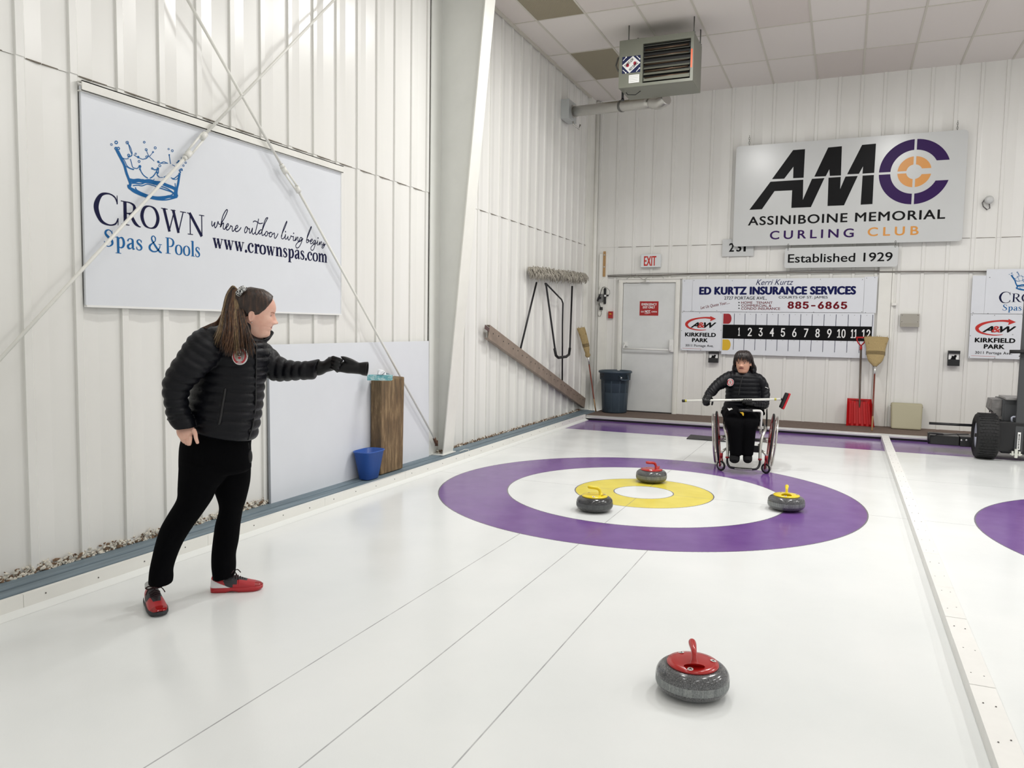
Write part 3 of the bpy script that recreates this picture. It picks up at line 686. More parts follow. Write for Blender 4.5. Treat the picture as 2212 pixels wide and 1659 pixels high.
p = w4(327, 350); q = w4(643, 268); text(b, F4s, 'Let Us Quote Your.....', p[0], p[1], p[0] + .46, p[1] + .055, shear=.25, rot=.20, mi=2, bold=.012)
for s_, a_, c_ in (('HOME   TENANT', (712, 293), (1013, 271)), ('COMMERCIAL &', (712, 321), (1002, 299)), ('CONDO INSURANCE', (712, 350), (1085, 327))):
    tx(b, F4s, w4, s_, a_, c_, 2, bold=.025)
for y in (281, 308, 336): q = w4(692, y); blob(b, F4s, q[0], q[1], .010, mi=1)
tx(b, F4s, w4, '885-6865', (1155, 341), (1728, 272), 2, alt=True, bold=.09, space=1.08)
b.finish()
screws(t, F4s, [w4(*q) for q in ((262, 70), (628, 72), (1470, 60), (1872, 62), (252, 365), (480, 358), (762, 372), (1005, 372), (1405, 372), (1866, 370), (172, 75), (165, 362), (232, 362), (1912, 48), (1990, 42), (1900, 378))])
# food sponsor panel
def sponsor_square(u0, v0, u1, v1, lab):
    t = thing('restaurant_sign', lab, 'sign', ((u0 + u1) / 2, Y4, v0))
    plate(F4, u0, v0, u1, v1, .005, M_SIGN, 'panel', t); W_, H_ = u1 - u0, v1 - v0
    f = lambda x, y: (u0 + (x - 150) / 378 * W_, v1 - (y - 380) / 366 * H_)
    b = LB(t, [M_BLACK, M_SIGN, M_RED]); S = W_ / 378
    ribbon(b, F4s, [f(x, y) + (w_ * S,) for x, y, w_ in ((425, 437, 20), (370, 434, 14), (300, 442, 14), (240, 460, 20), (205, 486, 26), (203, 508, 24), (225, 530, 16), (270, 545, 11), (330, 552, 8), (385, 547, 4))], .0010, 2, 6)
    b.add([F4s.p(*f(*q), .0012) for q in ((418, 418), (472, 443), (418, 468), (424, 443))], [(0, 1, 2, 3)], 2)
    p, q = f(240, 530), f(322, 478)
    text(b, F4s, 'A', p[0], p[1], q[0], q[1], bold=.09, shear=.35, d=.0018, mi=0)
    p, q = f(306, 530), f(368, 478); text(b, F4s, '&', p[0], p[1], q[0], q[1], bold=.05, shear=.1, d=.0022, mi=2)
    p, q = f(362, 530), f(476, 478); text(b, F4s, 'W', p[0], p[1], q[0], q[1], bold=.09, shear=.35, d=.0018, mi=0)
    p, q = f(190, 614), f(476, 576); text(b, F4s, 'KIRKFIELD', p[0], p[1], q[0], q[1], bold=.09, mi=0, space=1.05)
    p, q = f(257, 665), f(404, 628); text(b, F4s, 'PARK', p[0], p[1], q[0], q[1], bold=.09, mi=0, space=1.05)
    p, q = f(198, 716), f(458, 687); text(b, F4s, '3011 Portage Ave.', p[0], p[1], q[0], q[1], bold=.02, mi=0, space=1.1)
    q = f(455, 545); blob(b, F4s, q[0], q[1], .006, mi=0); blob(b, F4s, q[0], q[1], .0035, .0016, 1)
    ribbon(b, F4s, [f(170, 726) + (.003,), f(345, 728) + (.003,)], .001, 2, 2, False)
    b.finish()
    screws(t, F4s, [f(*q) for q in ((160, 388), (320, 390), (515, 388), (156, 560), (520, 550), (158, 738), (340, 740), (515, 738))])
ZB_ = 1.075
sponsor_square(XA, ZB_ + .045, w4(527, 560)[0], ZM, 'square white restaurant sign with red arrow logo beside the door')
# score panel
def scoreboard(u0, u1, lab, full=True):
    t = thing('score_board', lab, 'score board', ((u0 + u1) / 2, Y4, ZB_)); k = (u1 - u0) / (w4(1975, 560)[0] - w4(530, 560)[0]); Ux = lambda x, y=570: u0 + (w4(x, y)[0] - w4(530, 560)[0]) * k
    plate(F4, u0 + .003, ZB_, u1, ZM, .005, M_SIGN, 'panel', t)
    zb0, zb1 = 1.325, 1.545
    b = LB(t, [M_BLACK, M_WHT, M_NAVYD]); b.add([F4s.p(Ux(538), zb0, .0008), F4s.p(u1 - .02, zb0, .0008), F4s.p(u1 - .02, zb1 - .0, .0008), F4s.p(Ux(538), zb1, .0008)], [(0, 1, 2, 3)], 0)
    xs = [Ux(x) for x in (645, 746, 850, 955, 1061, 1168, 1277, 1386, 1499, 1613, 1729, 1846)] + [u1 - .018]
    for za, zc in ((zb1, zb1 + .175), (zb0 - .175, zb0)):
        for x in xs:
            q_ = b.line(2, 'ruled_line'); q_.add([F4s.p(x - .0035, za, .001), F4s.p(x + .0035, za, .001), F4s.p(x + .0035, zc, .001), F4s.p(x - .0035, zc, .001)], [(0, 1, 2, 3)], 0)
            q_.done()
    for i in range(12):
        s_ = str(i + 1); cx = (xs[i] + xs[i + 1]) / 2 - .004; wd = .045 if i == 0 else (.060 if i < 9 else .125); hh = .066
        cx = Ux((695, 797, 900, 1007, 1113, 1222, 1333, 1443, 1555, 1670, 1790, 1905)[i])
        wd = {0: .030, 9: .115, 10: .085, 11: .115}.get(i, .062)
        text(b, F4s, s_, cx - wd / 2, (zb0 + zb1) / 2 - hh, cx + wd / 2, (zb0 + zb1) / 2 + hh, bold=.03, mi=1, d=.0016, name='number', alt=i != 3)
    b.finish()
    for (nm, z0, z1, m_) in (('red_team_marker', zb1 + .012, zb1 + .172, M_MAROON2), ('yellow_team_marker', zb0 - .185, zb0 - .015, M_YEL)):
        b = MB(); a0, a1 = Ux(540), Ux(618); pts = [(a0, z0), (a1 - .05, z0)] + [(a1 - .05 + .05 * cos(rad(q)), (z0 + z1) / 2 + (z1 - z0) / 2 * sin(rad(q))) for q in range(-75, 76, 15)] + [(a1 - .05, z1), (a0, z1)]
        b.poly([F4s.p(*q) for q in pts], F4s.N, .002); b.build(nm, m_, t)
    screws(t, F4s, [((xs[i] + xs[i + 1]) / 2, z) for i in range(12) for z in (zb1 + .165, zb0 - .012)], .004)
M_MAROON2 = mat('team_red', (160, 24, 34), .35)
scoreboard(w4(527, 560)[0], XB, 'white curling score board numbered 1 to 12 behind the seated person')
# second sheet's boards at the right edge
wr = cw((2060, 560), 6.914, Y4 - .006)
ur0 = (wr(285, 245)[0] + wr(253, 830)[0]) / 2; um = (wr(490, 150)[0] + wr(458, 830)[0]) / 2
t = thing('sponsor_sign', 'white sponsor sign with blue crown logo cut off by the right edge', 'sign', (ur0 + 1.4, Y4, 1.75))
plate(F4, um, ZM + .006, um + 2.25, wr(490, 150)[1], .006, M_SIGN, 'panel', t); plate(F4, ur0, ZM + .006, um - .002, wr(285, 245)[1], .005, M_SIGN, 'side_panel', t)
b = LB(t, [M_NAVYD, M_BLUE]); A0 = _w6(122, 1120); A1 = _w6(440, 1130); B0 = wr(668, 655); B1 = wr(855, 655); s_ = (B1[0] - B0[0]) / (A1[0] - A0[0])
crownspas(b, F4s, lambda u, v: (B0[0] + (u - A0[0]) * s_, B0[1] + (v - A0[1]) * s_), s_); b.finish()
screws(t, F4s, [wr(*q) for q in ((540, 270), (290, 797), (512, 810))])
ua = (wr(250, 835)[0] + wr(220, 1500)[0]) / 2; ub = (wr(1045, 840)[0] + wr(1030, 1510)[0]) / 2
sponsor_square(ua, ZB_ + .045, ub, ZM, 'square white restaurant sign with red arrow logo near the right edge')
scoreboard(ub, ub + 2.18, 'second score board cut off by the right edge beside the machine')
# ------------------------------------------------------------------ tapered steel column
Y0c, Y1c = .44, .66; Ym = .55
XF = lambda z: -2.285 + (z - .08) * .0925          # room-side flange leans into the hall
t = thing('steel_column', 'big tapered white steel column on the left wall beside the leaning white board', 'column', (-2.36, Ym, .083))
b = MB(); b.poly([V((XL + .01, Ym - .005, .083)), V((XF(.083), Ym - .005, .083)), V((XF(5.22), Ym - .005, 5.22)), V((XL + .01, Ym - .005, 5.22))], (0, 1, 0), .01)
b.build('web', M_COLM, t)
b = MB(); zs = [.083, 5.22]
b.rings([[V((XF(z), Y0c, z)), V((XF(z) + .014, Y0c, z)), V((XF(z) + .014, Y1c, z)), V((XF(z), Y1c, z))] for z in zs], smooth=False); b.build('flange', M_WHITE, t, .003)
b = MB(); b.bx((XL + .028, .335, .083), (XL + .040, .80, 5.22)); b.build('flange', M_COLM, t, .002)
b = MB(); b.bx((XL + .0, .40, .083), (XF(.08) + .03, .70, .093)); b.build('base_plate', M_COLM, t)
random.seed(11); b = MB()
for i in range(60):
    r = random.uniform(.004, .012); b.sph((random.uniform(XL + .05, XF(.08) - .01), random.uniform(.47, .54), .093 + r * .5 + random.random() ** 3 * .03), (r, r, r * .7), random.random() < .4, 6, 4)
o = tag(b.build('rust_crumbs', [M_FOAM, M_FOAM2]), 'rusty crumbs lying in the foot of the steel column', 'crumbs'); o['kind'] = 'stuff'
# ------------------------------------------------------------------ cross bracing rods
XR = XL + .09
def rod(a, c, tb, name_lab, hook):
    A_, C_ = onx(*a, XR), onx(*c, XR if not hook else XR); d = (C_ - A_).normalized()
    t = thing('brace_rod', name_lab, 'brace rod', (A_ + C_) / 2, 'crossed brace rods on the left wall')
    if hook: A2 = A_
    else: A2 = A_
    B1, B2 = onx(*tb[0], XR), onx(*tb[1], XR)
    b = MB(); b.tube([A2 - d * 0, B1], .010, 10); b.tube([B2, C_], .010, 10); b.build('rod', M_WHITE, t)
    n = V((1, 0, 0)); s = d.cross(n).normalized(); b = MB(); L = (B2 - B1).length
    for q in (-1, 1): b.tube([B1 + s * .017 * q, B2 + s * .017 * q], .0075, 8)
    b.tube([B1 - d * .02, B1 + d * .03], .021, 10); b.tube([B2 - d * .03, B2 + d * .02], .021, 10); b.tube([B1 - d * .045, B1 - d * .02], .017, 6); b.build('turnbuckle', M_WHITE, t)
    return A_, C_
rod((-120, 906), (760, -40), ((405, 335), (440, 293)), 'white brace rod running from low left up to the top edge across the sponsor board', 0)
A_ = onx(940, 950, XR)
rod((393, -22), (940, 950), ((613, 366), (643, 410)), 'white brace rod falling to the foot of the steel column', 1)
b = MB(); b.tube([A_ + V((-.0, -.02, .02)), A_ + V((0, .03, -.05))], .017, 8); b.box(A_ + V((0, .03, -.04)), (.03, .012, .06))
tag(b.build('rod_anchor', mat('rusty_iron', (96, 66, 50), .7, var=.4, vs=60)), 'rusty anchor nut of the brace rod on the steel column', 'anchor')

# ------------------------------------------------------------------ wooden block, tissue box, blue bin
def wood_nodes(k, b):
    p = k.pos(); q = k.vscale(p, (10, 10, 1.6)); c = k.ramp(k.noise(q, 2.6, 7, .65), [(.28, rgb(48, 34, 22)), (.5, rgb(106, 82, 56)), (.70, rgb(164, 138, 102))])
    g = k.noise(k.vscale(p, (60, 60, 2.0)), 1.5, 4); c = k.mix(k.math('GREATER_THAN', g, .68), c, rgb(52, 38, 28))
    f = k.noise(k.vscale(p, (1.5, 1.5, 1)), 3, 3); c = k.mix(k.math('MULTIPLY', f, .35), c, rgb(150, 132, 100)); k.put(b.inputs['Base Color'], c)
    k.put(b.inputs['Normal'], k.bump(g, .4, .003))
M_WOOD = mat('old_timber', (110, 88, 62), .75, fn=wood_nodes)
B0 = onx(823, 1025, XL + .175)                     # near room-side corner on the ledge
y1_ = onx(873, 1001, XL + .175).y; zt = onx(827, 822, XL + .175).z; zt2 = onx(872, 814, XL + .175).z; xb = XL + .060
cs = [V((XL + .175, B0.y, .083)), V((XL + .175, y1_ - .02, .083)), V((xb, y1_ - .02, .083)), V((xb, B0.y, .083))]
b = MB(); topc = [V((cs[0].x, B0.y, zt)), V((cs[1].x, y1_, zt2)), V((xb, y1_, zt2 + .005)), V((xb, B0.y, zt + .005))]
b.add(cs + topc, [(0, 3, 2, 1), (4, 5, 6, 7)] + [(i, (i + 1) % 4, 4 + (i + 1) % 4, 4 + i) for i in range(4)])
tag(b.build('timber_block', M_WOOD, bevel=.012, seg=3), 'thick upright old timber block standing on the ledge before the white board', 'timber block')
def teal_nodes(k, b):
    p = k.pos(); k.put(b.inputs['Base Color'], k.ramp(k.noise(k.vscale(p, (1, 1, 1.5)), 22, 4, .7), [(.35, rgb(60, 140, 158)), (.5, rgb(120, 186, 192)), (.65, rgb(200, 226, 226))]))
c0 = V((XL + .172, onx(795, 811, XL + .172).y, zt)); ye = onx(845, 811, XL + .172).y
z0 = zt + .010
t = thing('tissue_box', 'flat teal tissue box with a tissue sticking out on top of the timber block', 'tissue box', (c0.x - .06, c0.y + .13, zt + .012))
z0 = zt + .010; Lt = onx(793, 822, XL + .16); d0_ = depth(Lt) + .06; Lt = ond(793, 822, d0_); Rt = ond(845, 819, d0_); Lt.z = Rt.z = z0; ah = (Rt - Lt); dh = V((-ah.y, ah.x, 0)).normalized() * .085
b = MB(); qs = [Lt, Rt, Rt + dh, Lt + dh]; b.poly(qs, (0, 0, 1), .047); c0 = (Lt + Rt + dh) / 2 + V((.065, -.12, 0)); b.build('carton', mat('teal_print', (110, 180, 188), .5, fn=teal_nodes), t, .002)
b = MB(); random.seed(2)
for k_ in range(4):
    R_ = []; cx, cy = c0.x - .065, c0.y + .12 + .012 * k_
    for i in range(9):
        a = i / 8; R_.append([V((cx - .03 + .02 * k_ * .3 + .06 * j / 5 + .012 * sin(6 * a + j + k_), cy - .035 + .07 * a + .008 * sin(4 * j + k_ * 2), z0 + .047 + (.055 - .010 * k_) * sin(pi * a * .9 + .15) * (1 - .25 * abs(j - 2.5) / 2.5))) for j in range(6)])
    b.rings(R_, closed=False, caps=False)
b.build('tissue', mat('tissue_paper', (238, 240, 244), .9), t)
# blue waste bin
t = thing('waste_bin', 'small empty blue plastic waste bin on the ledge beside the timber block', 'bin', (XL + .14, -.98, .083))
P1, P2 = onx(783, 1036, XL + .17), onx(815, 1032, XL + .17)
bc = V((XL + .16, onx(797, 1030, XL + .16).y, .083)); b = MB()
def binring(z, sx, sy, n=40):
    out = []
    for i in range(n):
        a = 2 * pi * i / n; c_, s_ = cos(a), sin(a); e = .55
        out.append(bc + V((math.copysign(abs(c_) ** e, c_) * sx, math.copysign(abs(s_) ** e, s_) * sy, z)))
    return out
H = .245
b.rings([binring(0, .055, .085), binring(.004, .060, .092), binring(H, .095, .145), binring(H + .001, .101, .152), binring(H + .010, .102, .153), binring(H + .012, .098, .149), binring(H + .006, .0925, .142), binring(.010, .058, .089), binring(.0095, .0, .0)], caps=True)
b.build('tub', mat('blue_plastic', (50, 92, 172), .4, bump=.15, bs=300), t)
# ------------------------------------------------------------------ bent brown steel channel with bolt holes, leaning
p0 = onx(1048, 716, XL + .05); p1 = onx(1262, 882, XL + .05)
p0 = V((XL + .10, p0.y, p0.z)); p1 = V((XL + .10, min(p1.y, 5.5), p1.z + .10)); d = (p1 - p0); L = d.length; d.normalize()
nx = V((1, 0, 0)); up = nx.cross(d).normalized()
if up.z < 0: up = -up
R_ = Matrix((d, nx, up)).transposed(); t = thing('steel_channel', 'long brown steel channel with bolt holes leaning down along the left wall', 'steel channel', p0)
b = MB(); m = (p0 + p1) / 2
b.box(m, (L, .006, .17), 0, R_); b.box(m + up * .082 - nx * .025, (L, .05, .006), 0, R_); b.box(m - up * .082 - nx * .025, (L, .05, .006), 0, R_)
M_BR = mat('brown_primer_steel', (146, 130, 117), .5, var=.2, vs=7); b.build('channel', M_BR, t, .003)
b = MB()
for i in range(24):
    q = p0 + d * (.12 + i * (L - .25) / 23) + nx * .0035
    for s_ in (.052, ): b.lathe([(0, .001), (.010, .001), (.010, 0)], q - up * s_ * .2 + up * (.04 if i % 2 else .02), 8, 0, nx)
b.build('bolt_hole', M_BLK, t)['kind'] = 'stuff'
b = MB(); b.box(p0 - d * .06 + up * .02, (.14, .004, .05), 0, R_); b.build('end_tab', mat('dark_rusty_steel', (92, 72, 70), .6), t)
# ------------------------------------------------------------------ ice mop with bent black handles hanging on the wall
XM = XL + .10
M_YARN = mat('grey_mop_yarn', (178, 172, 160), .95, var=.3, vs=60, bump=.8, bs=120, bd=.006)
Q = lambda x, y, xx=XM: onx(x, y, xx)
t = thing('ice_mop', 'very wide grey string ice mop with bent black handles on the left wall', 'mop', Q(1205, 600))
a, c = Q(1143, 594), Q(1262, 606); b = MB(); n = 90; random.seed(4); LL = (c - a)
for k_ in range(700):
    u = random.random(); q = a + LL * u; y_ = random.uniform(-.02, .095); h = random.uniform(.07, .13); xo = random.uniform(-.03, .08)
    st = q + V((xo * .6, 0, .10 - y_ * .5 + random.uniform(-.02, .03))); e = st + V((xo * .5, random.uniform(-.05, .05), -h)); m_ = (st + e) / 2 + V((.02, random.uniform(-.02, .02), .0))
    b.tube([st, m_, e], [.006, .008, .004], 5)
b.build('yarn_head', M_YARN, t)['kind'] = 'stuff'
b = MB(); b.box((a + c) / 2 + V((-.02, 0, .05)), (.05, LL.length * .96, .06)); b.build('backing', M_YARN, t, .01)
M_BT = mat('black_steel_tube', (22, 22, 26), .35)
b = MB(); b.tube([Q(1178, 612, XM + .03), Q(1180, 618, XM + .03), Q(1199, 755, XM + .05), Q(1201, 768, XM + .06), Q(1206, 772, XM + .06), Q(1223, 770, XM + .06), Q(1229, 766, XM + .06), Q(1231, 753, XM + .05), Q(1236, 618, XM + .02)], .014, 10); b.build('push_handle', M_BT, t)
b = MB(); b.tube([Q(1198, 753, XM + .05), Q(1201, 768, XM + .06), Q(1206, 772.5, XM + .06), Q(1223, 770.5, XM + .06), Q(1229, 766, XM + .06), Q(1231, 752, XM + .05)], .021, 10); b.build('grip', M_BLK, t)
b = MB(); b.tube([Q(1159, 610, XM - .02), Q(1124, 755, XL + .05)], .013, 10); b.build('brace_tube', M_BT, t)
b = MB(); b.tube([Q(1180, 613, XM + .02), Q(1206, 640, XM + .01), Q(1213, 647, XM), Q(1216, 655, XM - .01), Q(1215, 700, XM - .02), Q(1214.5, 824, XL + .055)], .012, 10); b.build('brace_tube', M_BT, t)
# ------------------------------------------------------------------ corn brooms
M_STRAW = mat('broom_straw', (176, 154, 108), .85, var=.4, vs=30, stretch=(10, 10, .5), bump=.5, bs=70)
M_STICKR = mat('red_brown_stick', (124, 62, 48), .5, var=.15, vs=20); M_STICK = mat('bare_wood_stick', (186, 148, 106), .6)
M_TWINE = mat('dark_twine', (70, 58, 46), .8)
def broom(foot, top_, lab, head_side, w0, w1, hl=.42, curl=0.0):
    """foot on the ground, bristles up"""
    d = (top_ - foot).normalized(); L = (top_ - foot).length; s = V(head_side) - d * V(head_side).dot(d); s.normalize(); n = d.cross(s)
    t = thing('corn_broom', lab, 'broom', foot); hs = L - hl
    b = MB(); b.tube([foot, foot + d * .22], .0115, 10, 1); b.tube([foot + d * .22, foot + d * (hs - .12)], .0115, 10, 0); b.tube([foot + d * (hs - .12), foot + d * (hs + .02)], [.0125, .020], 10, 2); b.build('stick', [M_STICKR, M_STICK, M_CHROME], t)
    b = MB(); P_ = [(0, .024, .022), (.03, .045, .032), (.07, w0 * .66, .038), (.12, w0 * .84, .040), (.20, w0, .030), (.30, w0 * 1.05, .026), (hl - .03, w1, .022), (hl, w1 * .93, .015)]
    b.rings([[foot + d * (hs + h) + s * (cos(2 * pi * k / 24) * a_ + curl * (h / hl) ** 2) + n * sin(2 * pi * k / 24) * c_ for k in range(24)] for h, a_, c_ in cat(P_, 4)])
    random.seed(int(L * 100))
    for i in range(90):
        u = random.uniform(-1, 1); h = hl + random.uniform(-.03, .02) + .018 * sin(u * 7); q = foot + d * (hs + hl - .12) + s * (u * w0 * 1.0 + curl * .6) + n * random.uniform(-.02, .02)
        b.tube([q, foot + d * (hs + h) + s * (u * w1 * .98 + curl) + n * random.uniform(-.018, .018)], [.0035, .0012], 4)
    b.build('bristles', M_STRAW, t)['kind'] = 'stuff'
    b = MB()
    for h in (.13, .185, .20, .215, .23):
        i_ = min(P_, key=lambda q: abs(q[0] - h)); a_ = w0 * (.82 if h < .15 else 1.02)
        b.tube([foot + d * (hs + h) + s * (cos(2 * pi * k / 20) * (a_ + .002) + curl * (h / hl) ** 2) + n * sin(2 * pi * k / 20) * .036 for k in range(20)], .0022, 5, loop=True, caps=False)
    b.build('stitching', M_TWINE, t)
broom(onz(1287, 889, ZP), ony(1261, 707, YB - .66), 'narrow corn broom standing upside down in the corner by the dark bin', CR, .055, .065, .50, -.05)
broom(onz(1883.5, 931, ZP), ony(1893, 728, YB - .10), 'wide corn broom standing upside down beside the red snow shovel', (1, 0, 0), .125, .165, .47)
# ------------------------------------------------------------------ emergency door
YD = YB - .035
D0, D1 = -1.83, -.957; ZD1 = 2.215; DB = .085
struct(MB().bx((D0 + .004, YD, DB), (D1 - .004, YB - .002, ZD1 - .004)).build('door_1', mat('door_paint', (222, 224, 222), .4, var=.05, vs=4), bevel=.003))
b = MB()
for x0, x1 in ((D0 - .075, D0 - .002), (D1 + .002, D1 + .075)):
    b.bx((x0, YD - .028, ZP), (x1, YB, ZD1 + .05)); b.bx((x0 + .018, YD - .038, ZP), (x1 - .018, YB, ZD1 + .03))
b.bx((D0 - .075, YD - .030, ZD1), (D1 + .075, YB, ZD1 + .06)); b.bx((D0 - .09, YD - .05, ZD1 + .055), (D1 + .10, YB, ZD1 + .072))
struct(b.build('trim_10', M_WHITE, bevel=.003))
struct(MB().bx((D0, YD - .03, ZP), (D1, YB, ZP + .014)).build('trim_11', mat('dark_sill', (44, 40, 38), .5)))
M_DH = mat('white_hardware', (232, 232, 228), .35)
w3 = lambda x, y, yy=YD - .05: (lambda p: (p.x, p.z))(ony(1260 + x / 4.608, 560 + y / 4.608, yy))
t = thing('panic_bar', 'white panic bar across the emergency door', 'panic bar', (-1.4, YD - .03, 1.0))
a, c = w3(405, 888), w3(850, 903)
b = MB(); b.tube([V((a[0], YD - .085, a[1])), V((c[0], YD - .085, c[1]))], .014, 12); b.build('bar', M_DH, t)
b = MB(); q = w3(420, 850); b.bx((q[0] - .03, YD - .025, q[1] - .03), (q[0] + .025, YD + .001, q[1] + .045)); b.tube([V((q[0] - .01, YD - .02, q[1])), V((q[0] - .012, YD - .08, q[1] - .01)), V((a[0], YD - .085, a[1]))], .013, 8); b.build('pivot', M_DH, t, .004)
b = MB(); q0, q1 = w3(850, 925), w3(898, 800); b.bx((q0[0], YD - .05, q0[1]), (q1[0], YD + .001, q1[1])); b.bx((q0[0] + .01, YD - .09, q0[1] + .02), (q0[0] + .04, YD - .04, q0[1] + .12)); b.build('latch_case', M_DH, t, .008)
t = thing('door_notice', 'red and white emergency exit notice on the door', 'notice', (-1.4, YD, 1.75))
FD = backframe(YD - .003); wd = lambda x, y: (lambda p: (p.x, p.z))(ony(1260 + x / 4.608, 560 + y / 4.608, YD - .003))
q0, q1 = wd(559, 560), wd(750, 419); plate(backframe(YD + .0), q0[0], q0[1], q1[0], q1[1], .003, mat('red_sticker', (170, 32, 34), .35), 'panel', t)
b = LB(t, [M_WHT])
for s_, a_, c_ in (('EMERGENCY', (580, 460), (733, 438)), ('EXIT ONLY', (593, 490), (714, 467)), ('DO', (575, 530), (603, 515)), ('NOT', (612, 533), (668, 507)), ('OPEN', (678, 530), (733, 516))): tx(b, FD, wd, s_, a_, c_, 0, bold=.05)
ribbon(b, FD, [wd(610, 541) + (.004,), wd(640, 540) + (.007,), wd(672, 533) + (.003,)]); b.finish()
# door contact, closer arm strip
t = thing('door_contact', 'small white sensor box with loose wires over the door', 'sensor', (-1.37, YD, 2.2))
q = w3(648, 220); b = MB(); b.bx((q[0] - .035, YD - .08, q[1] - .018), (q[0] + .025, YD - .032, q[1] + .02)); b.build('housing', M_DH, t, .005)
M_WIRE = mat('grey_wire', (150, 148, 142), .5)
b = MB(); Wp = lambda x, y, yy: ony(1260 + x / 4.608, 560 + y / 4.608, yy)
b.tube([Wp(x, y, YD - .055) for x, y in ((430, 198), (455, 180), (480, 152), (510, 150), (560, 180), (600, 205), (640, 215))], .003, 6)
b.tube([Wp(x, y, YD - .06) for x, y in ((640, 215), (600, 225), (540, 240), (470, 242), (425, 232))], .003, 6)
b.tube([Wp(x, y, YD - .055) for x, y in ((610, 200), (640, 182), (700, 172), (780, 165), (800, 190))], .003, 6); b.build('wire', M_WIRE, t)
# ------------------------------------------------------------------ conduits along the back wall
b = MB(); q = [ony(x, y, YB - .045) for x, y in ((1313, 597), (1430, 594), (1500, 592), (1650, 590), (1780, 588), (1900, 587), (2000, 586.5), (2131, 586.5))]
b.tube(q, .011, 8)
tag(b.build('conduit', mat('grey_conduit', (128, 124, 118), .45, metal=.3)), 'thin grey conduit running along the back wall above the score board', 'conduit')
b = MB(); b.tube([p + V((0, -.024, .018 + .01 * sin(i * 2))) for i, p in enumerate(q[:6])], .004, 6)
tag(b.build('cable', mat('dark_cable', (84, 80, 76), .5)), 'thin dark cable following the conduit on the back wall', 'cable')
b = MB(); b.tube([ony(x, y, YB - .045) for x, y in ((1313, 596.5), (1306, 600), (1301, 606), (1297, 614), (1294, 625))], .009, 8)
tag(b.build('flexible_conduit', M_WHITE), 'white bent conduit dropping to the power strip near the corner', 'conduit')
# white corner pipe
b = MB(); a = ony(1292, 214, YB - .08); c = ony(1279, 888, YB - .08); b.tube([V((a.x + .0, YB - .075, 5.2)), V((a.x + .0, YB - .075, ZP))], .035, 14)
tag(b.build('drain_pipe', M_WHITE), 'white vertical pipe in the corner of the two walls', 'pipe')
# post beside the door with notched box
q0 = ony(1293, 539, YB - .05); q1 = ony(1311.5, 890, YB - .05)
struct(MB().bx((-2.255, YB - .05, ZP), (-2.105, YB, 2.705)).build('trim_12', M_WHITE, bevel=.004))
q0, q1 = ony(1302.3, 597.5, YB - .055), ony(1308.8, 543, YB - .055)
t = thing('plywood_strip', 'narrow bare plywood strip screwed to the post by the corner', 'wood strip', (q0.x, YB - .055, q0.z)); b = MB().bx((q0.x, YB - .066, q0.z), (q1.x, YB - .05, q1.z)).build('strip', mat('plywood', (184, 146, 98), .7, var=.15, vs=20), t)
b = MB()
for z in (q1.z - .06, q1.z - .26): b.lathe([(0, .006), (.013, .005), (.013, 0)], ((q0.x + q1.x) / 2, YB - .066, z), 8, 0, (0, -1, 0))
b.build('screw', M_CHROME, t)
# power strip, outlet and cords
Wq = lambda x, y, yy=YB - .07: ony(1240 + x / 8.295, 500 + y / 8.295, yy)
t = thing('outlet_box', 'grey outlet box with black plugs beside the corner pipe', 'outlet', Wq(480, 1190))
q0, q1 = Wq(440, 1265), Wq(518, 1120); MB().bx((q0.x, YB - .09, q0.z), (q1.x, YB - .045, q1.z)).build('box', mat('grey_plastic', (128, 128, 126), .5), t, .006)
b = MB(); b.tube([Wq(418, 1250, YB - .11), Wq(440, 1190, YB - .12), Wq(470, 1130, YB - .11)], [.014, .017, .010], 8); b.box(Wq(470, 1190, YB - .10), (.03, .03, .025)); b.build('plug', M_BLK, t, .002)
b = MB(); b.tube([Wq(*p, YB - .10) for p in ((470, 1130), (490, 1050), (510, 1005), (550, 995), (560, 1020))], .005, 6); b.build('cord', M_BLK, t)
t = thing('power_strip', 'black upright power strip on the post left of the door', 'power strip', Wq(555, 1160))
q0, q1 = Wq(527, 1300), Wq(578, 1015); MB().bx((q0.x, YB - .085, q0.z), (q1.x, YB - .05, q1.z)).build('housing', M_BLK, t, .012)
q = Wq(560, 1152, YB - .09); MB().box(q, (.035, .02, .03)).build('plug', M_WHT, t, .004); b = MB(); b.box(Wq(598, 1148, YB - .085), (.035, .025, .03)); b.build('plug', M_BLK, t, .004)
b = MB(); b.tube([Wq(*p, YB - .08) for p in ((560, 1000), (600, 1020), (635, 1060), (640, 1110), (615, 1150))], .003, 6); b.build('cord', M_BLK, t)
t = thing('plug_adapter', 'small black plug adapter hanging on a cord below the outlet', 'plug', Wq(485, 1380))
MB().box(Wq(485, 1382, YB - .07), (.05, .04, .05)).build('housing', M_BLK, t, .005)
b = MB(); b.tube([Wq(*p, YB - .07) for p in ((450, 1275), (455, 1310), (470, 1355))], .006, 6); b.build('cord', M_BLK, t)
b = MB(); b.tube([Wq(*p, YB - .06) for p in ((490, 1420), (488, 1480), (470, 1520), (440, 1520), (425, 1480), (430, 1400), (445, 1290))], .005, 6); b.build('cord', M_WIRE, t)
q0, q1 = Wq(606, 1556), Wq(688, 1432)
t = thing('fire_alarm', 'small red fire alarm box left of the door', 'fire alarm', (q0.x, YB - .05, q0.z)); MB().bx((q0.x, YB - .06, q0.z), (q1.x, YB - .0, q1.z)).build('housing', mat('alarm_red', (170, 40, 38), .4), t, .004)
MB().bx((q0.x + .02, YB - .064, q1.z - .05), (q1.x - .02, YB - .059, q1.z - .035)).build('pull_handle', M_YEL, t)
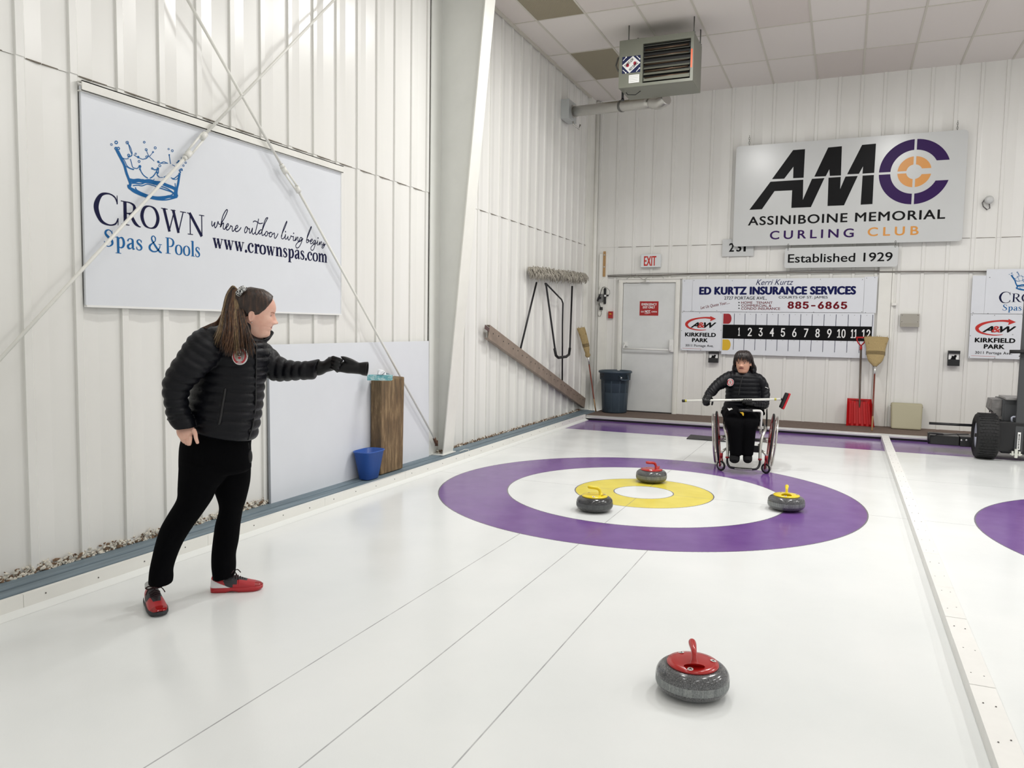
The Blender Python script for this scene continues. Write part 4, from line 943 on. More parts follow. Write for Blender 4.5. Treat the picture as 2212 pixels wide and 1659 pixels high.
# round wall lamp
t = thing('wall_spot', 'small round glass wall light with a grey cord right of the club sign', 'wall light', ony(2136, 434, YB - .05))
c = ony(2136.5, 432, YB - .06); b = MB(); b.lathe([(0, .05), (.03, .048), (.052, .035), (.058, .015), (.05, -.02), (.03, -.045)], c, 20, 0, (0, -1, 0)); b.build('glass', mat('frosted_glass', (205, 206, 204), .15), t)
b = MB(); b.tube([ony(x, y, YB - .04) for x, y in ((2128, 430), (2122, 438), (2124, 446), (2132, 453), (2138, 450), (2137, 440))], .008, 8); b.build('cord', mat('grey_cord', (110, 108, 106), .5), t)
# post right of the score board, cover box, measuring boxes
struct(MB().bx((2.025, YB - .034, ZP), (2.195, YB, 2.44)).build('trim_13', M_WHITE, bevel=.004))
b = MB(); q = ony(1931, 657, YB - .06); b.bx((2.20, YB - .03, ZP), (2.232, YB, 2.40)); b.bx((q.x - .03, YB - .07, q.z - .02), (q.x + .035, YB - .02, q.z + .02)); struct(b.build('trim_14', M_WHITE, bevel=.003))
q0, q1 = ony(1944, 706, YB - .06), ony(1986.5, 678, YB - .06)
t = thing('heater_cover', 'small dull metal vent cover screwed to the back wall', 'vent cover', (q0.x, YB - .03, q0.z)); b = MB()
b.bx((q0.x, YB - .07, q0.z + .055), (q1.x, YB - .022, q1.z)); b.poly([V((q0.x, YB - .022, q0.z + .055)), V((q0.x, YB - .07, q0.z + .055)), V((q0.x, YB - .11, q0.z + .0)), V((q0.x, YB - .022, q0.z + .0))], (1, 0, 0), q1.x - q0.x)
b.build('cover', mat('galvanised_dull', (168, 164, 154), .45, metal=.3), t, .002); screws(t, backframe(YB - .07), [(q0.x + .02, q1.z - .02), (q1.x - .02, q1.z - .02), (q0.x + .02, q0.z + .075), (q1.x - .02, q0.z + .075)])
M_BOXB = mat('black_plastic_box', (24, 25, 27), .35)
def holder(px0, py0, px1, py1, lab):
    q0, q1 = ony(px0, py1, YB - .09), ony(px1, py0, YB - .09); zc = q0.z + (q1.z - q0.z) * .42; zt_ = q0.z + (q1.z - q0.z) * .80
    t = thing('leaflet_holder', lab, 'holder', ((q0.x + q1.x) / 2, YB - .05, q0.z), 'black leaflet holders on the back wall')
    b = MB(); b.bx((q0.x, YB - .10, q0.z), (q1.x, YB - .03, zc)); b.bx((q0.x, YB - .05, zc), (q1.x, YB - .03, q1.z)); b.bx((q0.x, YB - .10, zt_), (q1.x, YB - .03, q1.z)); b.build('holder', M_BOXB, t, .003)
    b = MB(); w_ = q1.x - q0.x
    b.poly([V((q0.x + .01, YB - .065, zc - .005)), V((q1.x - .01, YB - .065, zc - .005)), V((q1.x - .01, YB - .065, zt_)), V((q0.x + .01, YB - .065, zt_))], (0, -1, 0), .004); b.build('card', M_WHT, t)
    b = MB(); H_ = zt_ - zc; b.poly([V((q0.x + w_ * u, YB - .0705, zc - .004 + H_ * v)) for u, v in ((.18, 0), (.30, .30), (.34, .72), (.48, .62), (.60, .85), (.72, .80), (.74, .55), (.66, .35), (.70, 0))], (0, -1, 0), .002); b.build('print', M_BLACK, t)
holder(1530, 760, 1552, 783, 'small black leaflet holder below the restaurant sign by the door')
holder(2046.5, 758, 2074.5, 790, 'black leaflet holder near the second score board')
# ------------------------------------------------------------------ platform things
def gbin():
    c = onz(1328, 888, ZP); c.y = 5.60; c = V((ony(1328, 850, 5.6).x, 5.60, ZP))
    t = thing('trash_can', 'large dark grey round trash can left of the door', 'trash can', c); b = MB(); H = ony(1328, 800, 5.6).z - ZP
    M_G = mat('dark_grey_bin', (58, 72, 84), .45, bump=.1, bs=150)
    b.lathe([(0, .004), (.195, .004), (.205, .02), (.222, H * .60), (.232, H * .78)], c, 40); b.lathe([(.232, H * .78), (.250, H * .785), (.256, H * .94), (.275, H * .95), (.275, H * .985), (.262, H), (.248, H * .98), (.236, H * .9), (.20, .03), (0, .02)], c, 40)
    b.build('tub', M_G, t)
    b = MB()
    for a in (-25, -55, -90, -125, -155): # moulded ribs
        a = rad(a); d = V((cos(a), sin(a), 0)); s_ = V((-sin(a), cos(a), 0)); b.poly([c + d * (.200) - s_ * .012 + V((0, 0, .03)), c + d * (.206) + s_ * .0 + V((0, 0, .03)), c + d * (.232) + s_ * .0 + V((0, 0, H * .76)), c + d * .226 - s_ * .012 + V((0, 0, H * .76))], s_, .012)
    b.build('rib', M_G, t, .002)
    for a, nm in ((-42, 'handle'), (138, 'handle')):
        a = rad(a); d = V((cos(a), sin(a), 0)); s_ = V((-sin(a), cos(a), 0)); b = MB()
        b.tube([c + d * .25 - s_ * .075 + V((0, 0, H * .90)), c + d * .295 - s_ * .065 + V((0, 0, H * .80)), c + d * .30 + V((0, 0, H * .79)), c + d * .295 + s_ * .065 + V((0, 0, H * .80)), c + d * .25 + s_ * .075 + V((0, 0, H * .90))], .013, 8); b.build(nm, M_G, t)
    q = ony(1342.5, 817, 5.38); b = MB(); b.box(q + V((0, -.02, 0)), (.02, .01, .035), 0, Matrix.Rotation(rad(25), 3, 'Y')); b.build('tag', M_WHT, t)
    b = LB(t, [mat('bin_lettering', (28, 34, 40), .5)]); a = rad(-128); d = V((cos(a), sin(a), 0)); s_ = V((-sin(a), cos(a), 0)); fr = Frame(c + d * .262, s_, (0, 0, 1), d)
    text(b, fr, 'BRUTE', -.06, H * .885, .05, H * .925, bold=.05); text(b, fr, '32', -.03, H * .84, .02, H * .865, bold=.04)
gbin()
# red snow shovel, blade down
Y5 = 5.62; t = thing('snow_shovel', 'red snow shovel with dark stick and red grip leaning upright on the back wall', 'shovel', V((onz(1855, 921, ZP).x, 5.76, ZP)))
pl = lambda x, y, yy: ony(x, y, yy)
M_RP = mat('red_plastic', (190, 22, 26), .35); b = MB(); zb, ztp = ZP + .004, pl(1858, 862, 5.72).z; xl0, xr0 = pl(1827.5, 920, 5.70).x, pl(1888.5, 923, 5.70).x; xl1, xr1 = pl(1830, 865, 5.76).x, pl(1883, 866, 5.76).x
Rg = []
for i in range(13):
    v = i / 12; z = zb + (ztp - zb) * v; row = []
    for j in range(67):
        u = j / 66; x = (xl0 + (xl1 - xl0) * v) * (1 - u) + (xr0 + (xr1 - xr0) * v) * u
        y = 5.70 + .07 * v + .035 * sin(pi * u) * (1 - .2 * v) - (.020 if (int(u * 11) % 2 and 0 < i < 11) else 0) - .05 * (abs(2 * u - 1) ** 6)
        row.append(V((x, y, z - (.02 * abs(2 * u - 1) ** 8 if v > .9 else 0))))
    Rg.append(row)
b.rings(Rg, closed=False, caps=False, smooth=False); b.rings([[p + V((0, .006, 0)) for p in r] for r in Rg], closed=False, caps=False, smooth=False)
b.bx((xl1, 5.765, ztp - .02), (xr1, 5.80, ztp)); b.build('blade', M_RP, t)
a, c = V((pl(1857, 868, 5.76).x, 5.77, ztp - .05)), pl(1860, 748, 5.86); b = MB(); b.tube([a - V((0, 0, .12)), a, c], .014, 10); b.build('stick', mat('brown_shovel_stick', (96, 84, 74), .45), t)
b = MB(); q = lambda x, y: pl(x, y, 5.86); b.tube([c - V((0, 0, .06)), c], .019, 10); b.tube([q(1860, 747), q(1854, 741), q(1851, 734), q(1851.5, 729.5)], .011, 8); b.tube([q(1860, 747), q(1866, 741), q(1869.5, 734), q(1869, 729.5)], .011, 8); b.tube([q(1849, 729), q(1871, 729)], .014, 10); b.build('grip', M_RP, t)
# beige foam pad
q = [onz(1924, 925.5, ZP), onz(1989, 929, ZP)]; c = (q[0] + q[1]) / 2; z1 = ony(1958, 871, q[0].y + .1).z
t = thing('beige_box', 'flat beige box leaning on the back wall beside the brooms', 'box', c); b = MB()
b.add([V((q[0].x, 5.62, ZP + .003)), V((q[1].x, 5.62, ZP + .003)), V((q[1].x, 5.74, ZP + .003)), V((q[0].x, 5.74, ZP + .003)), V((q[0].x - .01, 5.74, z1)), V((q[1].x + .015, 5.74, z1)), V((q[1].x + .015, 5.86, z1)), V((q[0].x - .01, 5.86, z1))], [(0, 3, 2, 1), (4, 5, 6, 7), (0, 1, 5, 4), (1, 2, 6, 5), (2, 3, 7, 6), (3, 0, 4, 7)])
b.build('body', mat('beige_plastic', (176, 170, 142), .5), t, .025, 3); b = MB(); zz = z1 - .05; b.bx((q[0].x - .012, 5.735, zz), (q[1].x + .017, 5.868, zz + .006)); b.build('lid_seam', mat('beige_dark', (150, 144, 116), .5), t)
# black mat on the ice behind the wheelchair
b = MB(); c0 = onz(1486, 949, 0); b.poly([onz(1483, 948.5, .0), onz(1492, 940, .0), onz(1548, 945, .0), onz(1568, 955, .0)], (0, 0, 1), .010); tag(b.build('rubber_mat', M_BLK), 'thin dark rubber mat on the ice behind the wheelchair', 'mat')
# hanging cord end behind the column
b = MB(); b.tube([V((-2.22, .72, .085)), V((-2.20, .80, .10)), V((-2.17, .84, .095)), V((-2.16, .82, .085))], .004, 6); tag(b.build('loose_cable', M_WHITE), 'short white cable end curling on the ledge beyond the column', 'cord')

# ------------------------------------------------------------------ unit heater with flue
M_HE = mat('grey_green_enamel', (122, 124, 112), .4, var=.03, vs=3); M_HD = mat('heater_dark', (14, 13, 12), .6)
YH = 2.85
hp = lambda x, y: (lambda p: (p.x, p.z))(ony(x, y, YH))
x0, x1 = hp(1337, 150)[0], hp(1497, 130)[0]; z1 = 4.955; z0 = hp(1497, 197)[1] - .0
wz = lambda x, y: ony(x, y, YH).z
t = thing('unit_heater', 'grey-green gas unit heater hanging from the ceiling by rods', 'heater', ((x0 + x1) / 2, YH + .3, z0)); DEP = .62
z0 = (wz(1335, 192) + wz(1491, 173)) / 2; z1 = (wz(1340, 90) + wz(1493, 66)) / 2; ch = x0; zc = z0; x1 = hp(1498, 120)[0]
DEP = onz(1361, 217, z0).y - YH; DEP = (DEP + onz(1511, 201, z0).y - YH) / 2
o_ = [(x0, z0), (x1, z0), (x1, z1), (x0, z1)]
fx0, fx1 = hp(1387, 180)[0], hp(1490, 170)[0]; fz1 = (wz(1390, 96) + wz(1492, 80)) / 2; fz0 = (wz(1388, 180) + wz(1490, 167)) / 2
b = MB(); b.poly([V((x, YH + .05, z)) for x, z in o_], (0, 1, 0), DEP - .05); b.build('casing', M_HE, t, .004)
b = MB()
for r in ((x0, z0, fx0, z1), (fx1, z0, x1, z1), (fx0, fz1, fx1, z1), (fx0, z0, fx1, fz0)): b.bx((r[0], YH, r[1]), (r[2], YH + .05, r[3]))
b.build('front_panel', M_HE, t, .0)
b = MB(); b.bx((fx0, YH + .045, fz0), (fx1, YH + .049, fz1)); b.build('burner_opening', M_HD, t)
b = MB()
for k_ in range(5): b.tube([V((fx0 + .02, YH + .035, fz0 + .06 + k_ * .085)), V((fx1 - .03, YH + .04, fz0 + .07 + k_ * .085))], .014, 8)
b.build('burner_tube', mat('heated_steel', (92, 76, 62), .4, metal=.6), t)
nl = 7
for k_ in range(nl):
    z = fz0 + .045 + k_ * (fz1 - fz0 - .07) / (nl - 1); b = MB(); tl = rad(48 - k_ * 5 if k_ else 72); R_ = Matrix.Rotation(tl, 3, 'X')
    b.box(V(((fx0 + fx1) / 2, YH + .022, z)), (fx1 - fx0 - .02, .050, .0025), 0, R_); b.build('louvre', M_HE, t)
b = MB(); b.bx((fx1 + .004, YH - .002, fz0 + .12), (fx1 + .024, YH, fz1 - .13)); b.build('orange_sticker', mat('orange_sticker', (236, 100, 50), .4), t)
FH = backframe(YH - .001); s0 = hp(1343.5, 161.5); s1 = hp(1384, 117); u0_, v0_, u1_, v1_ = s0[0], s0[1] + .01, s1[0], s1[1] - .01
b = LB(t, [mat('sticker_navy', (24, 34, 76), .35), M_WHT, M_BLACK, mat('sticker_red', (170, 34, 60), .4)])
b.add([FH.p(u0_, v0_, .001), FH.p(u1_, v0_, .001), FH.p(u1_, v1_, .001), FH.p(u0_, v1_, .001)], [(0, 1, 2, 3)], 0); cu_, cv_ = (u0_ + u1_) / 2, (v0_ + v1_) / 2; hw = (u1_ - u0_) / 2; hh_ = (v1_ - v0_) / 2
b.add([FH.p(cu_ - hw, cv_, .0015), FH.p(cu_ - .02, cv_ - hh_, .0015), FH.p(cu_ + hw, cv_ + .01, .0015), FH.p(cu_ + .02, cv_ + hh_, .0015)], [(0, 1, 2, 3)], 1)
for sx, sy in ((-1, 1), (1, 1), (-1, -1), (1, -1)):
    c_ = (cu_ + sx * hw * .74, cv_ + sy * hh_ * .74); e_ = hw * .17; sl = 1 if sx * sy < 0 else -1
    ribbon(b, FH, [(c_[0] - e_, c_[1] - e_ * sl, .008), (c_[0] + e_, c_[1] + e_ * sl, .008)], .0018, 1, 2, False); blob(b, FH, c_[0] + e_, c_[1] + e_ * sl, .009, .0018, 1)
blob(b, FH, cu_ - .045, cv_ - .005, .020, .002, 3, .024, 7); blob(b, FH, cu_ + .045, cv_ + .01, .020, .002, 3, .024, 7)
dx_, dy_ = hw + .02, hh_ + .01; Ls = math.hypot(dx_, dy_); dx_, dy_ = dx_ / Ls, dy_ / Ls; an = math.atan2(dy_, dx_)
sx_, sy_ = -.02 + dx_ * .02 - dy_ * .010, -hh_ + dy_ * .02 + dx_ * .010
text(b, FH, 'HOT DAWG', cu_ + sx_, cv_ + sy_, cu_ + sx_ + Ls - .045, cv_ + sy_ + .034, bold=.04, rot=an, mi=2, d=.002)
FI = Frame(FH.p(cu_, cv_), (-1, 0, 0), (0, 0, -1), (0, -1, 0)); text(b, FI, 'HOT DAWG', sx_, sy_, sx_ + Ls - .045, sy_ + .034, bold=.04, rot=an, mi=2, d=.002)
b.finish('hot_dawg_sticker')
q0, q1 = hp(1358, 180), hp(1381, 160); b = LB(t, [M_WHT, M_WIRE]); b.add([FH.p(q0[0], q0[1], .001), FH.p(q1[0], q0[1], .001), FH.p(q1[0], q1[1], .001), FH.p(q0[0], q1[1], .001)], [(0, 1, 2, 3)], 0)
for k_ in range(4): ribbon(b, FH, [(q0[0] + .012, q1[1] - .018 - .02 * k_, .003), (q1[0] - .014, q1[1] - .018 - .02 * k_, .003)], .0015, 1, 2, False)
b.finish('data_label')
for x, y_ in ((x0 + .10, YH + .06), (x1 - .015, YH + .06), (x1 - .015, YH + DEP - .04), (x0 + .10, YH + DEP - .04)):
    b = MB(); b.tube([V((x, y_, z1 - .02)), V((x, y_, ZC))], .008, 8); b.lathe([(0, 0), (.018, 0), (.018, .012), (0, .012)], (x, y_, z1), 6); b.build('hanger_rod', M_CHAIN, t)
b = MB(); b.tube([V((x0 - .0, YH + .3, z1 - .06)), V((x0 - .10, YH + .3, z1 - .10)), V((x0 - .12, YH + .28, z1 - .2)), V((x0 - .08, YH + .25, z1 - .28)), V((x0, YH + .22, z1 - .33))], .012, 8); b.build('flexible_conduit', M_CHAIN, t)
b = MB(); q = ony(1345, 207, YH + .25); b.tube([V((q.x, YH + .25, z0 + .08)), V((q.x, YH + .25, z0 - .06))], .016, 8); b.tube([V((q.x, YH + .25, z0 - .06)), V((q.x, YH + .25, z0 - .085))], .021, 8); b.build('gas_pipe', M_BT, t)
b = MB(); b.tube([V((q.x + .02, YH + .2, z0 + .05)), V((q.x + .08, YH + .2, z0 - .03)), V((q.x + .18, YH + .2, z0 - .04)), V((q.x + .26, YH + .2, z0 + .01))], .005, 6); b.build('drip_wire', M_BT, t)
# flue duct to the wall box
t = thing('flue_duct', 'silver foil flue duct running from the heater to the wall box', 'duct', (-1.6, 4.0, 4.55))
M_FOIL = mat('foil', (196, 195, 190), .28, metal=.85, bump=.5, bs=14, bd=.008)
A_ = onx(1240, 241, XL + .17); q1 = ony(1412, 221, 3.62); q2 = V(q1); E_ = onz(1440, 211, z0 + .01); E_.z = z0 + .0
d = (q2 - A_); b = MB(); b.tube([A_ + d * (i / 12) for i in range(13)], .075, 20); b.build('pipe', M_FOIL, t)
b = MB(); n_ = 10; b.tube(cat([tuple(q2 - d * .02), tuple(q2 + (E_ - q2) * .5 + V((0, 0, -.03))), tuple(E_)], 5), [.078 + .006 * (i % 2) for i in range(11)], 18); b.build('elbow', M_FOIL, t)
b = MB(); b.tube([A_ + d * .62, A_ + d * .64], .082, 20); b.build('clamp', M_CHAIN, t)
b = MB(); b.tube([A_ + V((-.012, 0, .0)), A_ + d * .01], .092, 20); b.build('collar', M_FOIL, t)
c = onx(1228, 241, XL + .12); t = thing('flue_wall_box', 'square galvanised flue box on the left wall below the ceiling', 'wall box', (XL + .03, A_.y, A_.z - .2))
M_GALV = mat('galvanised_sheet', (196, 200, 200), .4, metal=.35); s_ = .14
MB().bx((XL + .031, A_.y - .20, A_.z - s_), (A_.x - .013, A_.y + .16, A_.z + s_)).build('box', M_GALV, t, .003)
b = MB(); q = V((A_.x - .03, A_.y + .02, A_.z - s_)); b.tube([q + V((0, 0, .03)), q + V((.02, 0, -.05)), q + V((.09, .05, -.10)), q + V((.11, .05, -.04))], .014, 8); b.build('drip_tube', M_FOIL, t)
# ------------------------------------------------------------------ curling stones
def granite(dk):
    def fn(k, b):
        p = k.pos(); n = k.noise(p, 260, 3, .7); c = k.ramp(n, [(.30, rgb(26 * dk, 26 * dk, 28 * dk)), (.48, rgb(82 * dk, 83 * dk, 85 * dk)), (.62, rgb(112 * dk, 113 * dk, 114 * dk)), (.74, rgb(176 * dk, 176 * dk, 172 * dk))]); k.put(b.inputs['Base Color'], c)
    return fn
def band_fn(dk):
    def fn(k, b):
        p = k.pos(); n = k.noise(k.vscale(p, (1, 1, .06)), 110, 4, .7); m_ = k.noise(p, 200, 2)
        c = k.ramp(k.math('ADD', k.math('MULTIPLY', n, .6), k.math('MULTIPLY', m_, .4)), [(.35, rgb(98 * dk, 102 * dk, 104 * dk)), (.65, rgb(158 * dk, 162 * dk, 160 * dk))]); k.put(b.inputs['Base Color'], c)
    return fn
def stone(c, ang, hm, dk, lab, gname, letters=True):
    c = V((c.x, c.y, 0)); t = thing('curling_stone', lab, 'curling stone', c)
    mg = mat('granite_%s' % gname, (70, 70, 72), .16, fn=granite(dk), coat=.3); mb_ = mat('granite_band_%s' % gname, (130, 132, 130), .55, fn=band_fn(dk))
    b = MB(); R_, H = .1455, .116
    low = [(0, .004), (.055, .004), (.062, .0), (.068, .0), (.075, .004)] + [(.075 + (R_ - .075) * sin(a), .004 + (.042 - .004) * (1 - cos(a))) for a in [pi / 2 * i / 10 for i in range(1, 11)]]
    up = [(.0985 + (R_ - .0985) * cos(a), .073 + (H - .073) * sin(a)) for a in [pi / 2 * i / 10 for i in range(0, 11)]] + [(0, H)]
    b.lathe(low, c, 64, 0); b.lathe(up, c, 64, 0); b.build('running_body', mg, t, fixn=True)
    b = MB(); b.lathe([(R_ - .0002, .0415), (R_ + .0006, .044), (R_ + .0006, .071), (R_ - .0002, .0735)], c, 64); b.build('striking_band', mb_, t)
    a = V((cos(ang), sin(ang), 0)); s = V((-sin(ang), cos(ang), 0)); z = V((0, 0, 1)); o = c + z * H
    h = MB(); h.lathe([(.101, .0), (.104, .003), (.102, .0085), (.08, .0125), (.045, .014), (0, .0145)], o, 56); disc = h.build('handle_disc', hm, t)
    # handle: flared foot near one side, neck, grip reaching over the centre
    P_ = [(-.052, .0115, .042, .036), (-.050, .014, .030, .026), (-.048, .018, .022, .019), (-.044, .030, .0135, .013), (-.040, .044, .0105, .0115), (-.034, .056, .0105, .012), (-.022, .064, .0115, .0125), (-.002, .068, .0135, .0125), (.022, .070, .0155, .013), (.044, .0715, .0150, .013), (.056, .072, .011, .010), (.060, .072, .004, .004)]
    Q_ = cat([(x, z_, w, v) for x, z_, w, v in P_], 4); R2 = []
    for i, (x, z_, w, v) in enumerate(Q_):
        i0, i1 = max(i - 1, 0), min(i + 1, len(Q_) - 1); tx_, tz_ = Q_[i1][0] - Q_[i0][0], Q_[i1][1] - Q_[i0][1]; l = math.hypot(tx_, tz_); nx_, nz_ = -tz_ / l, tx_ / l
        R2.append([o + a * (x + nx_ * v * cos(2 * pi * k / 20)) + z * (z_ + nz_ * v * cos(2 * pi * k / 20)) + s * w * sin(2 * pi * k / 20) for k in range(20)])
    h = MB(); h.rings(R2); h.build('handle', hm, t)
    if letters:
        for q in range(3):
            an = math.atan2(CC.y - c.y, CC.x - c.x) - .10 + q * 2 * pi / 3 * .92
            d = V((cos(an), sin(an), 0)); e = z.cross(d); pc = o + d * .083 + z * .0128; n_ = (z + d * .16).normalized(); upv = (z * .16 - d).normalized()
            fr = Frame(pc, e, upv, n_); m_ = LB(t, [M_WHT, M_BLACK]); blob(m_, fr, 0, 0, .0118, .0006, 0, n=20); m_.finish('letter_spot'); m_ = LB(t, [M_WHT, M_BLACK]); text(m_, fr, 'A', -.0068, -.0062, .0068, .0072, bold=.03, mi=1, d=.0010)
M_HR = mat('red_handle_plastic', (176, 26, 24), .22, coat=.3); M_HY = mat('yellow_handle_plastic', (238, 212, 30), .25, coat=.2)
CRh = math.atan2(CR.y, CR.x); CVh = math.atan2(CV.y, CV.x)
stone(onz(1495.3, 1464, .057), CVh - .12, M_HR, 1.0, 'nearest curling stone, grey granite with red handle, alone in front of the house', 'grey')
stone(onz(1284.3, 1087.5, .057), CRh + pi - .25, M_HY, .62, 'dark curling stone with yellow handle pointing left, beside the yellow ring', 'dark')
stone(onz(1407, 1028, .057), CRh + pi + .15, M_HR, .9, 'curling stone with red handle standing on the yellow ring', 'grey_red')
stone(onz(1698.3, 1086, .057), CVh - .35, M_HY, .95, 'curling stone with yellow handle on the inner edge of the purple ring', 'grey_yellow')
# ------------------------------------------------------------------ ice scraper machine at the right edge
YM = 3.72
def pm(x, y, yy=YM): return ony(1990 + x / 7.21, 780 + y / 7.21, yy)
t = thing('ice_machine', 'dark grey ice machine with fat black tyres at the right edge', 'ice machine', (3.4, 3.95, 0))
M_TY = mat('tyre_rubber', (26, 26, 27), .75, bump=.3, bs=60); M_MG = mat('charcoal_enamel', (62, 64, 66), .4); M_MB = mat('black_enamel', (20, 20, 22), .35)
M_RIM = mat('pale_wheel_disc', (196, 200, 214), .4)
wc = onz(2125, 990, 0); RW = .268; wx0, wx1 = wc.x - .115, wc.x + .125; wy = wc.y + .02
def tyre(x0, x1, yy):
    b = MB(); w = x1 - x0; pr = [(.15, .035), (.17, .012), (.215, 0), (.248, .012), (.262, .035), (.264, .07), (.266, w / 2), (.264, w - .07), (.262, w - .035), (.248, w - .012), (.215, w), (.17, w - .012), (.15, w - .035)]
    b.lathe(pr, (x0, yy, RW), 48, 0, (1, 0, 0))
    for r_ in range(44):
        a = 2 * pi * r_ / 44
        for k_ in range(5):
            xx = x0 + .034 + (w - .068) * (k_ + .5 * (r_ % 2)) / 5 + .01
            if xx > x1 - .03: continue
            d = V((0, cos(a), sin(a))); e = V((0, -sin(a), cos(a))); R_ = Matrix((V((1, 0, 0)), e, d)).transposed(); b.box(V((xx, yy, RW)) + d * .263, (.030, .020, .012), 0, R_)
    o = b.build('tyre', M_TY, t)
    b = MB(); b.lathe([(0, .05), (.06, .05), (.075, .03), (.135, .036), (.152, .026), (.155, .04)], (x0, yy, RW), 36, 0, (1, 0, 0)); b.build('wheel_disc', M_RIM, t)
    b = MB(); b.lathe([(0, .012), (.022, .012), (.022, .05)], (x0, yy, RW), 12, 0, (1, 0, 0)); b.build('hub_cap', M_MB, t)
tyre(wx0, wx1, wy); tyre(wx0 + .95, wx1 + .95, wy)
b = MB(); b.tube([V((wx0 + .1, wy, RW)), V((wx1 + .9, wy, RW))], .025, 10); b.build('axle', M_MB, t)
p = pm(1205, 1420, 3.86); q = pm(1280, 600, 3.86); b = MB(); bx1 = p.x + .62
b.bx((p.x + .02, 3.86, .06), (bx1, 4.5, pm(1240, 1015, 3.86).z)); b.build('lower_body', M_MG, t, .012)
b = MB(); z0_ = pm(1240, 1010, 3.90).z; z1_ = pm(1300, 600, 3.90).z; b.bx((q.x, 3.90, z0_), (bx1, 4.4, z1_)); b.bx((q.x + .02, 3.895, z0_ + .02), (bx1 - .02, 3.90, z1_ - .05)); b.build('battery_box', M_MG, t, .008)
b = MB(); a_ = [pm(1110, 600, 3.95), pm(1275, 600, 3.95), pm(1275, 850, 3.95), pm(1180, 870, 3.95), pm(1080, 750, 3.95)]; b.poly(a_, (0, 1, 0), .35); b.build('side_plate', mat('worn_grey_plate', (120, 118, 116), .45, var=.5, vs=12), t, .003)
b = MB(); l0 = pm(1305, 590, 3.88); b.bx((l0.x, 3.85, l0.z - .008), (l0.x + .5, 4.3, l0.z + .018)); b.build('lid', mat('alu_lid', (150, 148, 146), .35, metal=.5), t, .004)
b = MB(); b.tube([pm(1408, 940, 3.82), pm(1412, 880, 3.82), pm(1430, 870, 3.82), pm(1530, 870, 3.82)], .012, 8); b.tube([pm(1408, 940, 3.82), pm(1470, 975, 3.82), pm(1500, 975, 3.82)], .012, 8); b.build('carry_handle', M_RIM, t)
# leaning mast with label
A_, B_ = pm(1500, 1420, 3.70), ony(2222, 640, 3.95); d = (B_ - A_); L = d.length; d.normalize(); s_ = V((0, 1, 0)) - d * d.y; s_.normalize(); R_ = Matrix((d, s_, d.cross(s_))).transposed()
b = MB(); b.box((A_ + B_) / 2, (L, .05, .085), 0, R_); b.build('mast', M_MG, t, .006)
b = MB(); b.box(A_ + d * .13 - s_ * .027 , (.20, .004, .030), 0, R_); b.build('label_strip', M_WHT, t)
lb = LB(t, [M_BLACK]); fr = Frame(A_ + d * .04 - s_ * .0295 + d.cross(s_) * 0, d, d.cross(s_) if d.cross(s_).x < 0 else -d.cross(s_), -s_); text(lb, fr, 'WATER IN GROUND', 0, -.008, .17, .008, bold=.04, alt=True)
b = MB(); j = pm(1475, 1440, 3.66); b.box(j, (.03, .04, .10)); b.box(j + V((-.035, 0, .0)), (.02, .03, .05)); b.box(j + V((.035, 0, 0)), (.02, .03, .05)); b.tube([j + V((-.06, 0, -.01)), j + V((.06, 0, -.01))], .010, 8); b.build('spray_nozzle', mat('white_nozzle', (214, 216, 206), .4), t, .003)
for x_ in (1385, 1590):
    b = MB(); b.bx(tuple(pm(x_ - 30, 1340, 3.80)), tuple(pm(x_ + 15, 1215, 3.86))); b.build('bracket', M_MB, t, .004); b = MB(); b.sph(pm(x_, 1243, 3.79), .016); b.build('bolt', M_CHROME, t)
b = MB(); b.tube([pm(1060, 800, 3.9), pm(1065, 770, 3.9), pm(1085, 760, 3.9), pm(1110, 790, 3.9)], .005, 6); b.build('hose', M_MB, t)
# handle bar at the mast top
b = MB(); b.tube([ony(2181, 759.5, 3.80), ony(2225, 759.5, 3.80)], .021, 12); b.build('hand_grip', M_BLK, t)
b = MB(); b.tube([ony(x, y, 3.80) for x, y in ((2201, 770), (2204, 768.5), (2208, 771), (2213, 770), (2220, 772))], .006, 6); b.build('cable', M_MB, t)
# front bar and blade box
b = MB(); b.tube([pm(122, 967, 3.85), pm(800, 1002, 3.85)], .016, 10); b.build('lever', M_MB, t)
b = MB(); c0, c1 = pm(130, 1292, 3.95), pm(600, 1180, 3.95); b.bx((c0.x, 3.95, max(c0.z, .02)), (c1.x, 4.3, c1.z)); b.build('blade_box', M_MB, t, .006)
b = MB(); c0, c1 = pm(600, 1330, 3.93), pm(900, 1195, 3.93); b.bx((c0.x, 3.93, max(.02, c0.z)), (c1.x + .2, 4.3, c1.z)); b.build('blade_bracket', M_MB, t, .006)
for x_ in (628, 705): b = MB(); b.lathe([(0, .008), (.012, .008), (.012, 0)], pm(x_, 1232, 3.93), 8, 0, (0, -1, 0)); b.build('bolt', M_CHROME, t)
b = MB(); b.tube([pm(*q, 3.93) for q in ((115, 1285), (116, 1130), (125, 1122), (230, 1130), (330, 1140), (345, 1150))], .010, 8); b.tube([pm(*q, 3.94) for q in ((150, 1170), (220, 1160), (240, 1148), (330, 1150), (410, 1148), (510, 1140), (740, 1140))], .005, 6); b.build('lift_wire', M_MB, t)
b = MB(); b.bx((wx1 + .0, wy - .05, .10), (p.x + .4, wy + .25, .45)); b.build('chassis', M_MB, t, .01)

